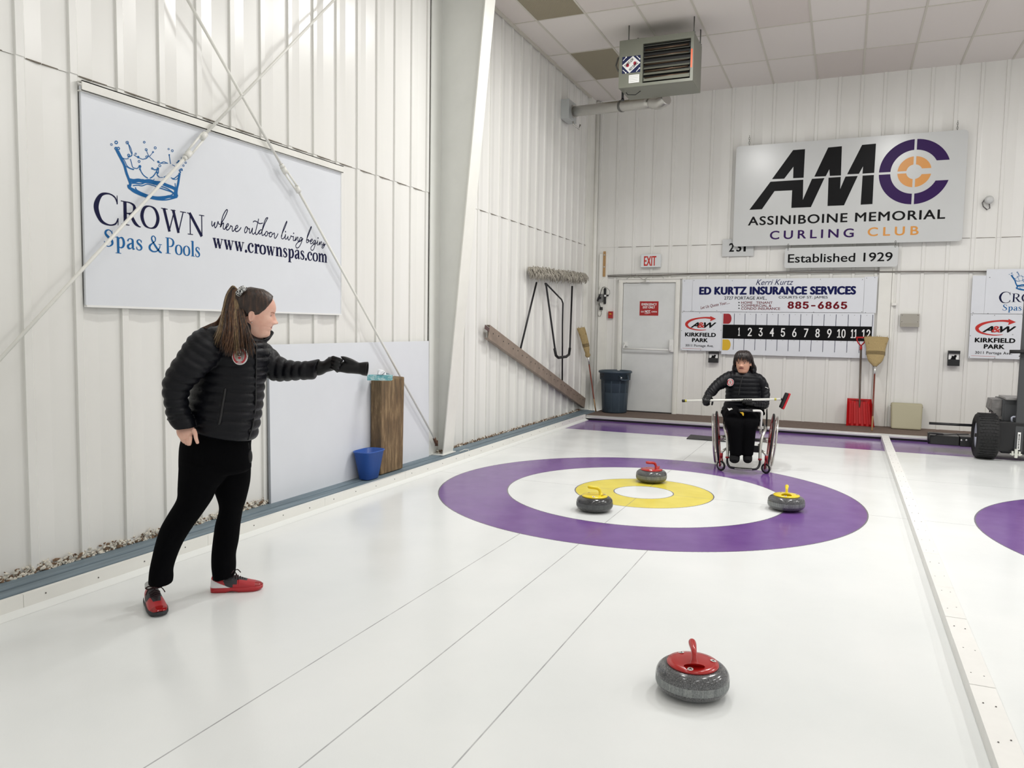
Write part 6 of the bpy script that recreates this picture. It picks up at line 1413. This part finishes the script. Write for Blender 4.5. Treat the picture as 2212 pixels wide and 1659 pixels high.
for nm, cnt, m_, lo, hi in (('ponytail', 330, [M_HAIRM, M_HAIR, M_HAIRB], 0, 1),):
    b = MB()
    for i in range(cnt):
        u = (i + random.random()) / cnt; fr_ = random.random(); lay = random.uniform(-1, 1)
        lp = [(514, 627, 3.95), (502, 618, 3.96), (490, 636, 3.98), (481, 668, 3.95), (474, 700, 3.87), (461 + random.uniform(-6, 4), 732 + random.uniform(-6, 14), 3.82)]
        rp = [(514, 634, 3.94), (514, 648, 3.95), (524, 668, 3.95), (531, 692, 3.91), (541, 722, 3.85), (551 + random.uniform(-4, 4), 757 + random.uniform(-16, 14), 3.82)]
        P_ = [(a[0] + (c[0] - a[0]) * u, a[1] + (c[1] - a[1]) * u, a[2] + (c[2] - a[2]) * u) for a, c in zip(lp, rp)]
        ex = 26 * sin(pi * u) * random.uniform(.5, 1.1)
        P_[-1] = (P_[-1][0] + random.uniform(-5, 5), P_[-1][1] + ex, P_[-1][2]); P_[-2] = (P_[-2][0] + random.uniform(-3, 3), P_[-2][1] + ex * .45, P_[-2][2])
        P_ = [(x + random.uniform(-1.2, 1.2), y, d + lay * .020 * min(1, j / 2)) for j, (x, y, d) in enumerate(P_)]
        q = cat(P_, 4); mi = 2 if (u < .10 or .50 < u < .60 and lay < .0) and random.random() < .8 else (1 if lay > .2 or random.random() < .25 else 0)
        pts = [ond(*p) for p in q]; n = len(pts); w = random.uniform(.0018, .0048)
        b.tube(pts, [w * (.55 + .6 * sin(pi * min(1, j / n * 1.15))) * (1 if j < n - 4 else (n - j) / 4.5) for j in range(n)], 6, mi, sx=.6)
    for st in ([(514, 636, 3.955), (511, 648, 3.945), (513, 666, 3.935), (521, 684, 3.93), (529, 697, 3.925)],):   # blonde lock at the front
        for k in range(9):
            q = cat([(x + k * .9 - 3, y, d + .002 * (k % 3)) for x, y, d in st], 5); pts = [ond(*p) for p in q]; n = len(pts); b.tube(pts, [.0052 * (.5 + .7 * sin(pi * j / n)) for j in range(n)], 6, 2)
    for k in range(16):  # strands over the shoulder
        q = cat([(478, 680 + k, 3.93), (468, 694 + k * .6, 3.90), (452, 701 + k * .3, 3.885), (436 + k * .6, 708 + k * .4, 3.88)], 5); pts = [ond(*p) for p in q]; b.tube(pts, [.0042 * (1 - .75 * j / len(pts)) for j in range(len(pts))], 5, k % 2)
    o = b.build(nm, m_, per, fixn=False); o['kind'] = 'stuff'
b = MB(); c = ond(521.5, 629, 3.945); ax = (ond(530, 640, 4.0) - ond(514, 626, 4.0)).normalized(); a = ax.orthogonal().normalized(); e = ax.cross(a)
b.tube([c + (a * cos(2 * pi * i / 36) + e * sin(2 * pi * i / 36)) * (.0165 + .002 * sin(i * 3.1)) for i in range(36)], [.0150 + .002 * sin(i * 2.3) for i in range(36)], 12, loop=True, caps=False)
def scr(k, b_): p = k.pos(); n = k.noise(p, 160, 2, .6); k.put(b_.inputs['Base Color'], k.ramp(n, [(.49, rgb(30, 30, 32)), (.52, rgb(232, 232, 230))]))
b.build('hair_tie', mat('leopard_scrunchie', (220, 220, 218), .7, fn=scr), per)
# left glove
g7 = lambda x, y, d=4.14: ond(640 + x / 12.29, 740 + y / 12.29, d)
b = MB()
b.rings([section(g7(*q[:2], q[4]), g7(*q[2:4], q[4]), q[5], 22) for q in cat([(600, 470, 560, 880, 4.14, .075), (660, 490, 640, 870, 4.138, .072), (740, 480, 720, 840, 4.135, .07), (820, 420, 800, 790, 4.13, .072), (900, 375, 900, 765, 4.125, .075), (980, 370, 985, 740, 4.12, .07), (1060, 420, 1040, 700, 4.12, .055)], 4)])
finger(b, [g7(960, 400, 4.10), g7(1060, 430, 4.085), g7(1140, 450, 4.085), g7(1200, 470, 4.095)], .0120, .0095)
finger(b, [g7(960, 470, 4.095), g7(1060, 500, 4.08), g7(1130, 550, 4.085), g7(1160, 600, 4.10)], .0118, .0095)
finger(b, [g7(950, 560, 4.095), g7(1040, 590, 4.08), g7(1100, 640, 4.09), g7(1120, 690, 4.105)], .0115, .0092)
finger(b, [g7(930, 650, 4.10), g7(1000, 680, 4.085), g7(1060, 720, 4.09), g7(1090, 760, 4.105)], .0112, .0088)
finger(b, [g7(850, 440, 4.17), g7(960, 430, 4.18), g7(1080, 450, 4.17), g7(1160, 500, 4.155)], .0125, .0100)
o = b.build('left_glove', M_LEATH, per, fixn=False); rebuild(o, .0035, .4, 2)
# the mitten held out, cuff away from the hand
mit = thing('mitten', 'loose black leather mitten held out in the gloved hand of the standing person', 'mitten', g7(1500, 650, 4.125))
b = MB()
b.rings([section(g7(*q[:2], q[4]), g7(*q[2:4], q[4]), q[5], 26) for q in cat([(1010, 640, 1000, 700, 4.128, .030), (1060, 560, 1060, 790, 4.127, .045), (1150, 520, 1150, 785, 4.127, .050), (1260, 500, 1250, 800, 4.127, .055), (1380, 520, 1360, 820, 4.127, .060), (1500, 545, 1480, 825, 4.127, .064), (1600, 535, 1600, 835, 4.127, .062), (1690, 530, 1690, 845, 4.127, .054), (1760, 520, 1750, 865, 4.127, .062)], 4)])
b.rings([section(g7(*q[:2], q[4]), g7(*q[2:4], q[4]), q[5], 20) for q in cat([(1178, 360, 1195, 400, 4.115, .018), (1210, 358, 1230, 440, 4.112, .030), (1300, 368, 1300, 520, 4.112, .036), (1400, 400, 1390, 580, 4.115, .040), (1520, 450, 1480, 640, 4.12, .044), (1650, 520, 1600, 680, 4.125, .040)], 4)])
o = b.build('mitten_body', M_LEATH, mit, fixn=False); rebuild(o, .0042, .4, 2)
b = MB(); cu = cat([(1740, 522, 1738, 865, 4.127, .062), (1830, 512, 1800, 880, 4.127, .070), (1905, 510, 1868, 888, 4.127, .076)], 4)
Ro = [section(g7(*q[:2], q[4]), g7(*q[2:4], q[4]), q[5], 26) for q in cu]; Ri = [section(g7(*q[:2], q[4]), g7(*q[2:4], q[4]), q[5], 26, .86) for q in cu[::-1]]; b.rings(Ro + Ri, caps=False); b.build('cuff', M_LEATH, mit, fixn=True)
# shoes
def shoe(par, toe, D, nm, top_c, sole_c, lift=0.0):
    """toe: point on the ice under the toe tip; D heading of the toe"""
    D = D.normalized(); S_v = V((D.y, -D.x, 0)); L = .272; heel = toe - D * L
    P = lambda x, y, z: heel + D * (x * L) + S_v * y + Z_ * (z + lift * (1 - x) ** 2)
    prof = cat([(.0, .004, .010, .050, .004), (.012, .018, .022, .072, .0), (.04, .028, .032, .088, 0), (.12, .034, .038, .098, 0), (.25, .036, .040, .098, 0), (.40, .036, .041, .088, .0), (.52, .039, .043, .076, .0), (.64, .043, .045, .064, .0), (.76, .044, .045, .054, .0), (.87, .038, .040, .047, 0), (.95, .026, .028, .040, .004), (1.0, .008, .010, .028, .010)], 22)
    b = MB(); R_ = []
    for x, wi, wb, h, r in prof:
        row = []
        for k in range(110):
            t_ = pi * k / 109; c, s = cos(t_), sin(t_); hh = h - .022
            row.append(P(x, wb * math.copysign(abs(c) ** .55, c) * (1 - .45 * (s ** 2) * (.6 if x > .55 else 1)), .022 + r + max(0, hh - r) * s ** .75))
        R_.append(row)
    b.rings(R_); o = b.build('shoe' if False else nm, [M_SHR, M_SHK, M_SHW, M_SHG], par, fixn=False)
    off = wloc(par)
    for p in o.data.polygons:
        d = p.center + off - heel; x = d.dot(D) / L; y = d.dot(S_v); z = d.z
        a = 0
        if x < .40 and z < .075 - x * .12: a = 2
        elif .22 + .25 * (.09 - z) * 6 < x < .52 and z > .030 and (z > .045 or x < .44): a = 1
        if .42 < x < .70 and abs(y) < .030 - .012 * (x - .42) / .28 and z > .048: a = 1
        if x > .86: a = 3
        p.material_index = a
    b = MB(); R_ = []
    for x, wi, wb, h, r in prof:
        up = 0 if not .30 < x < .55 else .008 * sin(pi * (x - .30) / .25)
        tp = .012 * max(0, (x - .80) / .2) ** 2; e_ = wb + .003; tz = .028 - .010 * max(0, (x - .88) / .12)
        R_.append([P(x, -e_, tz + r), P(x, -e_ - .001, .012 + tp), P(x, -e_ * .86, .0 + up + tp), P(x, 0, .0 + up + tp), P(x, e_ * .86, .0 + up + tp), P(x, e_ + .001, .012 + tp), P(x, e_, tz + r), P(x, 0, tz + r)])
    b.rings(R_); b.build('sole', sole_c, o, fixn=True)
    b = MB()
    for i in range(6):
        x = .43 + i * .042; z = .083 - i * .0062 + .012; w = .026 - i * .001; b.tube([P(x, -w, z - .014), P(x + .012, 0, z), P(x + .02, w, z - .014)], .0034, 6)
    k0 = P(.42, 0, .104)
    for s_ in (-1, 1):
        b.tube(cat([tuple(k0), tuple(k0 + S_v * s_ * .022 + Z_ * .014 + D * .008), tuple(k0 + S_v * s_ * .040 + Z_ * .004), tuple(k0 + S_v * s_ * .022 - Z_ * .004), tuple(k0)], 4), .0032, 6)
        b.tube(cat([tuple(k0), tuple(k0 + S_v * s_ * .03 + D * .02 + Z_ * .002), tuple(k0 + S_v * s_ * .045 + D * .035 - Z_ * .02)], 4), .0028, 6)
    b.sph(k0, .008); b.build('laces', mat('maroon_black_laces', (44, 20, 24), .8), o)
    b = MB(); b.rings([[P(.17 + .14 * cos(2 * pi * k / 20) * q, .034 * sin(2 * pi * k / 20) * q, z) for k in range(20)] for q, z in ((1, .085), (1.02, .105), (.9, .112), (.8, .10))]); b.build('sock_lining', mat('grey_lining', (196, 198, 196), .8), o)
    return o
M_SHR = mat('red_synthetic', (176, 34, 42), .35); M_SHK = mat('dark_grey_mesh', (46, 46, 50), .6); M_SHW = mat('white_synthetic', (232, 230, 230), .35); M_SHG = mat('glossy_red_toe', (150, 20, 24), .12)
toe2 = onz(569, 1270, 0) ; D2 = (onz(569, 1268, 0) - onz(462, 1273, 0)); shoe(per, onz(568, 1272, 0), D2, 'left_shoe', 0, M_SHR)
toe1 = onz(346, 1334, 0); D1v = V((.84, -.54, 0)); o1 = shoe(per, toe1, D1v, 'right_shoe', 0, M_SHK)
# hanging black tag at the hip
b = MB(); b.tube([ond(537, 957, 3.90), ond(539, 970, 3.90)], .0015, 5); q = ond(541, 986, 3.90); b.sph(q, (.010, .010, .034)); b.build('key_pouch', M_BLK, per)

# ------------------------------------------------------------------ seated person
DP = DW + .02
P7 = lambda x, y: (1440 + x / 5.183, 720 + y / 5.183)
def puff7(b, st, n=28, sub=6, pitch=0, amp=0, **k): puff(b, [P7(q[0], q[1]) + P7(q[2], q[3]) + (DP + q[4], q[5]) for q in st], n, sub, pitch, amp, **k)
pe2 = thing('person', 'seated person with dark fringe, black quilted jacket and gloves holding a white stick', 'person', ch(0, .1, .47))
b = MB()
puff7(b, [(606, 905, 1100, 915, .06, .26), (618, 850, 1092, 860, .05, .27), (640, 800, 1080, 815, .04, .27), (655, 740, 1085, 750, .03, .27), (662, 680, 1080, 690, .03, .27), (662, 610, 1065, 620, .03, .27), (660, 540, 1060, 550, .03, .27), (668, 480, 1060, 500, .03, .25), (700, 440, 1030, 455, .03, .21), (755, 420, 985, 430, .03, .16), (775, 405, 965, 412, .03, .14)], 40, 6, .045, .0125)
puff7(b, [(760, 418, 730, 560, .02, .15), (690, 425, 690, 590, .0, .16), (610, 470, 640, 620, -.03, .15), (540, 525, 590, 640, -.07, .145), (480, 590, 550, 690, -.12, .14), (436, 650, 520, 708, -.20, .115), (424, 676, 506, 700, -.23, .10)], 28, 8, .045, .0105, ends=(.04, 0))
puff7(b, [(960, 425, 980, 560, .02, .15), (1060, 465, 1010, 620, .0, .16), (1120, 540, 1020, 650, -.01, .155), (1148, 630, 1030, 700, -.03, .15), (1152, 720, 1040, 740, -.06, .15), (1140, 800, 1045, 770, -.10, .145), (1110, 835, 1040, 760, -.14, .13)], 28, 8, .045, .0105, ends=(.04, .03))
puff7(b, [(1120, 770, 1110, 850, -.11, .12), (1050, 755, 1050, 845, -.18, .12), (990, 755, 990, 835, -.24, .11), (950, 760, 955, 825, -.28, .10)], 24, 7, .045, .010, ends=(.04, 0))
o = b.build('jacket', M_JACK, pe2, fixn=False); rebuild(o, .0068, .25, 1)
# fluffy stand collar
b = MB(); R_ = []
for i in range(25):
    u = i / 24; an = rad(-150 + 300 * u); cx, cy = P7(872, 400)
    c = ond(cx, cy, DP + .03); rr = .104 + .008 * cos(an); d = HZ * cos(an) + CR * sin(an) * 1.0; h = .100 - .06 * abs(2 * u - 1) ** 3; base = c + d * rr - Z_ * .045
    R_.append([base + d * .026 * cos(q) + Z_ * (h * .5 + h * .62 * sin(q)) for q in [2 * pi * k / 12 for k in range(12)]])
b.rings(R_); cl = b.build('collar', M_JACK, pe2)
# trousers and boots
b = MB()
puff7(b, [(612, 865, 1080, 880, .02, .26), (615, 895, 1085, 905, -.05, .24), (625, 930, 1075, 940, -.20, .22), (640, 965, 1055, 975, -.32, .18)], 30, 5, e=.8, ends=(.04, .03))
puff7(b, [(618, 880, 855, 885, .0, .22), (625, 915, 852, 920, -.20, .22), (640, 950, 850, 960, -.38, .18), (655, 1010, 845, 1010, -.44, .16), (680, 1080, 840, 1085, -.46, .15), (695, 1180, 838, 1185, -.47, .14), (706, 1280, 836, 1280, -.48, .14), (712, 1360, 832, 1360, -.49, .14)], 26, 5, ends=(.05, .01), e=.85)
puff7(b, [(830, 885, 1078, 890, .0, .22), (835, 920, 1070, 925, -.20, .22), (838, 955, 1050, 965, -.38, .18), (838, 1010, 1022, 1015, -.44, .16), (840, 1080, 996, 1085, -.46, .15), (840, 1180, 985, 1185, -.47, .14), (838, 1280, 975, 1280, -.48, .14), (838, 1360, 962, 1360, -.49, .14)], 26, 5, ends=(.05, .01), e=.85)
for xa, xb_ in ((735, 745), (955, 938)): b.tube([ond(*P7(xa, 905), DP + .06), ond(*P7(xa, 915), DP - .15), ond(*P7(xb_, 935), DP - .36), ond(*P7(xb_, 955), DP - .42)], [.105, .098, .090, .062], 26)
b.tube([ond(*P7(720, 905), DP + .02), ond(*P7(970, 905), DP + .02)], .105, 20)
o = b.build('trousers', M_PANT, pe2, fixn=False); rebuild(o, .009, .4, 2)
for (x0, x1, nm) in ((706, 815, 'left_boot'), (858, 955, 'right_boot')):
    b = MB(); c0 = ond(*P7((x0 + x1) / 2, 1395), DP - .50); w = (x1 - x0) / 5.183 / 205 / 2
    b.rings([[c0 + F_ * f + X_ * (w * s_ * cos(2 * pi * k / 20)) + Z_ * (zc + h * sin(2 * pi * k / 20)) for k in range(20)] for f, s_, h, zc in cat([(-.16, .5, .03, .01), (-.13, .9, .05, .01), (-.05, 1, .052, .008), (.03, 1, .040, -.004), (.08, .9, .030, -.012), (.11, .5, .018, -.018)], 3)]); b.build(nm, mat('black_boot', (11, 11, 13), .75, spec=.15), pe2)
# body
fw2 = (V((-CV.x, -CV.y, 0)) * .93 - V((CR.x, CR.y, 0)) * .50 + V((0, 0, -.08))).normalized(); hc2 = ond(*P7(855, 437), DP - .02); TH2 = headframe(hc2, fw2, V((0, 0, 1)) + CR * -.03); SC2 = .228 / .231
b = MB(); head_mesh(b, TH2, SC2)
b.tube([TH2(-.012, 0, .02), TH2(-.03, 0, -.05), ond(*P7(870, 500), DP + .04)], [.05, .05, .06], 20)
b.tube([ond(*P7(870, 480), DP + .04), ond(*P7(870, 640), DP + .05), ond(*P7(860, 850), DP + .05)], [.08, .11, .12], 20)
b.tube([ond(*P7(770, 480), DP + .02), ond(*P7(640, 552), DP - .02), ond(*P7(545, 632), DP - .11), ond(*P7(462, 695), DP - .23)], [.045, .025, .022, .024], 14)
b.tube([ond(*P7(980, 490), DP + .02), ond(*P7(1070, 620), DP - .02), ond(*P7(1080, 785), DP - .10), ond(*P7(965, 796), DP - .26)], [.05, .032, .022, .022], 14)
for x0, x1 in ((740, 770), (945, 900)): b.tube([ond(*P7(x0, 890), DP + .03), ond(*P7(x0, 965), DP - .30), ond(*P7(x0 * .6 + x1 * .4, 1040), DP - .40), ond(*P7(x1, 1200), DP - .46), ond(*P7(x1, 1370), DP - .48)], [.07, .05, .05, .04, .035], 14)
b.tube([ond(*P7(760, 890), DP + .03), ond(*P7(925, 890), DP + .03)], .08, 14)
o = b.build('body', M_SKIN2, pe2, fixn=False); rebuild(o, .0042, .3, 2, [M_SKIN2, mat('lips_dull', (158, 92, 86), .5), M_LINE, M_BROWD]); paint_head(o, TH2, wloc(pe2), SC2, dict(lip=1, line=2, brow=3))
for s_ in (-1, 1):
    e = MB(); c = TH2(.0610, s_ * .0315, .1105); e.sph(c, .0112, 0, 16, 10); e.sph(c + fw2 * .0052 - CR * .001, .0072, 1, 12, 8); e.build('eye', [M_EYE, M_IRIS], pe2)
brows(pe2, TH2, SC2, M_BROWD, lambda s_: TH2(.0610, s_ * .0315, .1105), M_SKIN2, fw2)
# dark bobbed hair with a fringe
hr = cap('hair', TH2, SC2, (.035, .228), smooth_line([(.03, 2.0), (.06, 1.75), (.10, 1.35), (.125, 1.15), (.145, 1.0), (.165, .75), (.178, .35), (.185, .0), (.23, 0)]), .016, M_HAIRK, pe2, .003)
random.seed(9); b = MB()
for i in range(78):      # fringe locks falling to the brows
    u = (i + random.random()) / 78; th = -1.25 + 2.5 * u; zt_ = random.uniform(.200, .221); ze = .140 - .026 * random.random() ** 2 - .020 * (abs(th) / 1.2) ** 2; off_ = random.uniform(-.12, .12)
    if abs(th + .25) < .13: ze = .158
    P_ = []
    for z in (zt_, .19, .17, (.16 + ze) / 2, ze):
        x, y = head_r(z, th + off_ * (zt_ - z) / .08); l = math.hypot(x + .01, y); o_ = (.0145 if z > .15 else .011) + .006 * max(0, (z - .19) / .03); P_.append(tuple(TH2((x + (x + .01) / l * o_) * SC2, (y + y / l * o_) * SC2, z * SC2)))
    q = cat(P_, 3); n = len(q); b.tube(q, [.0036 * (1 if j < n - 6 else (n - j) / 7) for j in range(n)], 5, sx=.7)
for i in range(230):      # sides and nape
    s_ = -1 if i % 2 else 1; th = s_ * random.uniform(1.35, 2.9); z0_ = .19; ze = random.uniform(.0, .05) - (.02 if s_ > 0 else 0); fl = random.uniform(.004, .034) * (1.7 if s_ > 0 else .9); wv = random.uniform(0, 6); P_ = []
    for j, z in enumerate((z0_, .15, .11, .07, ze)):
        x, y = head_r(max(z, .06), th); l = math.hypot(x + .01, y); o_ = .014 + fl * (j / 4) ** 1.3 + .004 * sin(wv + j * 2); P_.append(tuple(TH2((x + (x + .01) / l * o_) * SC2, (y + y / l * o_) * SC2, z * SC2)))
    if abs(th) < 1.75 and s_ > 0: P_ = P_[:3]
    q = cat(P_, 3); n = len(q); b.tube(q, [.0045 * (1 if j < n - 5 else (n - j) / 6) for j in range(n)], 5, sx=.7)
o = b.build('hair_locks', M_HAIRK, pe2, fixn=False); o['kind'] = 'stuff'; o.parent = hr; o.location = (0, 0, 0)
# badge, zip, marks
jk2 = [o_ for o_ in pe2.children if o_.name.startswith('jacket')]
q, nr = jray(jk2, *P7(706, 546), .010); nr = (-HZ + nr * .3).normalized(); U_ = nr.cross(Z_); U_ = -U_ if U_.dot(CR) < 0 else U_; W_ = U_.cross(nr); W_ = -W_ if W_.z < 0 else W_
badge(pe2, q, U_.normalized(), W_.normalized(), nr, .039, .041, mat('badge_red', (204, 60, 72), .4))
b = MB(); b.tube(cat([tuple(jray(jk2, *P7(x, y), .002)[0]) for x, y in ((850, 490), (835, 540), (820, 600), (812, 660), (805, 700))], 4), .006, 8, sx=.6); b.build('zip', M_BLK, pe2)
q, nr = jray(jk2, *P7(1120, 610), .003); b = MB(); b.box(q, (.035, .003, .006), 0, Matrix((CR, HZ, CR.cross(HZ))).transposed() @ Matrix.Rotation(rad(20), 3, 'Y')); b.build('sleeve_mark', M_WHT, pe2)
tr2 = [o_ for o_ in pe2.children if o_.name.startswith('trousers')]
q, nr = jray(tr2 + jk2, *P7(712, 855), .006); b = MB(); b.poly([q + CR * x + Z_ * y for x, y in ((-.028, .012), (.0, .008), (.012, .014), (.030, .0), (.004, -.012), (-.012, -.014))], -HZ, .004); b.build('paper_tag', M_WHT, pe2)
q = w7(842, 900, -.43); b = MB(); b.poly([q + CR * x + Z_ * y for x, y in ((-.022, .014), (.010, .016), (.020, .004), (.020, -.020), (.010, -.020), (.0, .0))], -HZ, .003); b.build('yellow_mark', M_YEL, pe2)
# gloves
b = MB(); Q7 = lambda x, y, d: ond(*P7(x, y), DP + d)
b.rings([section(Q7(*q[:2], q[4]), Q7(*q[2:4], q[4]), q[5], 20) for q in cat([(425, 680, 508, 690, -.24, .09), (412, 705, 512, 712, -.25, .085), (398, 735, 500, 740, -.262, .075), (398, 770, 485, 772, -.268, .065), (408, 800, 450, 806, -.27, .04)], 4)])
for k, (xa, ya, xb_, yb) in enumerate(((412, 752, 420, 800), (430, 760, 438, 806), (450, 762, 455, 805), (468, 760, 472, 795))): finger(b, [Q7(xa, ya - 20, -.285), Q7(xa, ya, -.298), Q7(xb_, yb - 15, -.292), Q7(xb_ + 4, yb, -.270)], .0125, .0105)
finger(b, [Q7(490, 712, -.24), Q7(510, 740, -.225), Q7(514, 770, -.228), Q7(508, 798, -.240)], .0130, .0100)
b.build('right_glove', M_LEATH, pe2, fixn=False); rebuild(bpy.data.objects['right_glove'], .0055, .3, 1)
b = MB()
b.rings([section(Q7(*q[:2], q[4]), Q7(*q[2:4], q[4]), q[5], 20) for q in cat([(990, 765, 985, 832, -.27, .08), (950, 760, 950, 826, -.285, .075), (910, 768, 912, 822, -.295, .065), (870, 775, 875, 812, -.30, .045)], 4)])
for k in range(4): x = 860 + k * 27; finger(b, [Q7(x + 4, 800, -.29), Q7(x, 782, -.315), Q7(x + 2, 757, -.318), Q7(x + 6, 745, -.300)], .0125, .0100)
finger(b, [Q7(950, 790, -.27), Q7(940, 760, -.255), Q7(925, 742, -.262)], .0130, .0105)
b.build('left_glove', M_LEATH, pe2, fixn=False); rebuild([o_ for o_ in pe2.children if o_.name.startswith('left_glove')][0], .0055, .3, 1)
# curling broom
t = thing('curling_broom', 'white curling broom with red and black head held level across the seated person', 'broom', Q7(730, 750, -.285))
A_, B_ = Q7(178, 757, -.275), Q7(1275, 738, -.290); d = (B_ - A_).normalized(); L = (B_ - A_).length
b = MB(); b.tube([A_ + d * .04, B_], .0125, 16); b.build('stick', mat('white_glossy_stick', (226, 226, 220), .25), t)
b = MB(); b.tube([A_ - d * .004, A_ + d * .022], .0145, 14); b.build('end_cap', M_BLK, t)
b = MB(); b.tube([A_ + d * .022, A_ + d * .042], .0135, 14); b.tube([A_ + d * (L * .935), A_ + d * (L * .955)], .0131, 14); b.build('yellow_tape', mat('olive_yellow_tape', (186, 178, 70), .4), t)
bl = LB(t, [M_BLACK]); fr = Frame(A_ + d * (L * .50) - HZ * .0132, d, d.cross(HZ) if d.cross(HZ).z > 0 else -d.cross(HZ), -HZ); text(bl, fr, 'Balance Plus', 0, -.006, .15, .006, bold=.05, alt=True) if False else [ribbon(bl, fr, [(i * .0062, -.0035 - .001 * (i % 3), .0034), (i * .0062 + .001 * (i % 2), .0035 + .0015 * (i % 4 == 0), .0034)], .001, 0, 1, False) for i in range(24) if i % 8 != 7]; bl.finish('worn_print')
b = MB(); b.tube([B_, B_ + d * .035], .011, 10); b.build('neck', M_BLK, t)
hcn = Q7(1312, 750, -.29); ax = (Q7(1352, 662, -.29) - Q7(1275, 838, -.29)); Lh = ax.length; ax.normalize(); nn = ax.cross(HZ).normalized(); nn = nn if nn.dot(CR) > 0 else -nn; Rm = Matrix((ax, HZ, nn)).transposed()
b = MB(); b.box(hcn, (Lh * .95, .065, .026), 0, Rm); b.build('brush_head', M_BLK, t, .010)
b = MB(); b.box(hcn + nn * .022, (Lh * 1.0, .075, .020), 0, Rm); b.build('brush_pad', mat('red_brush_fabric', (190, 26, 40), .7, bump=.4, bs=200), t, .008)
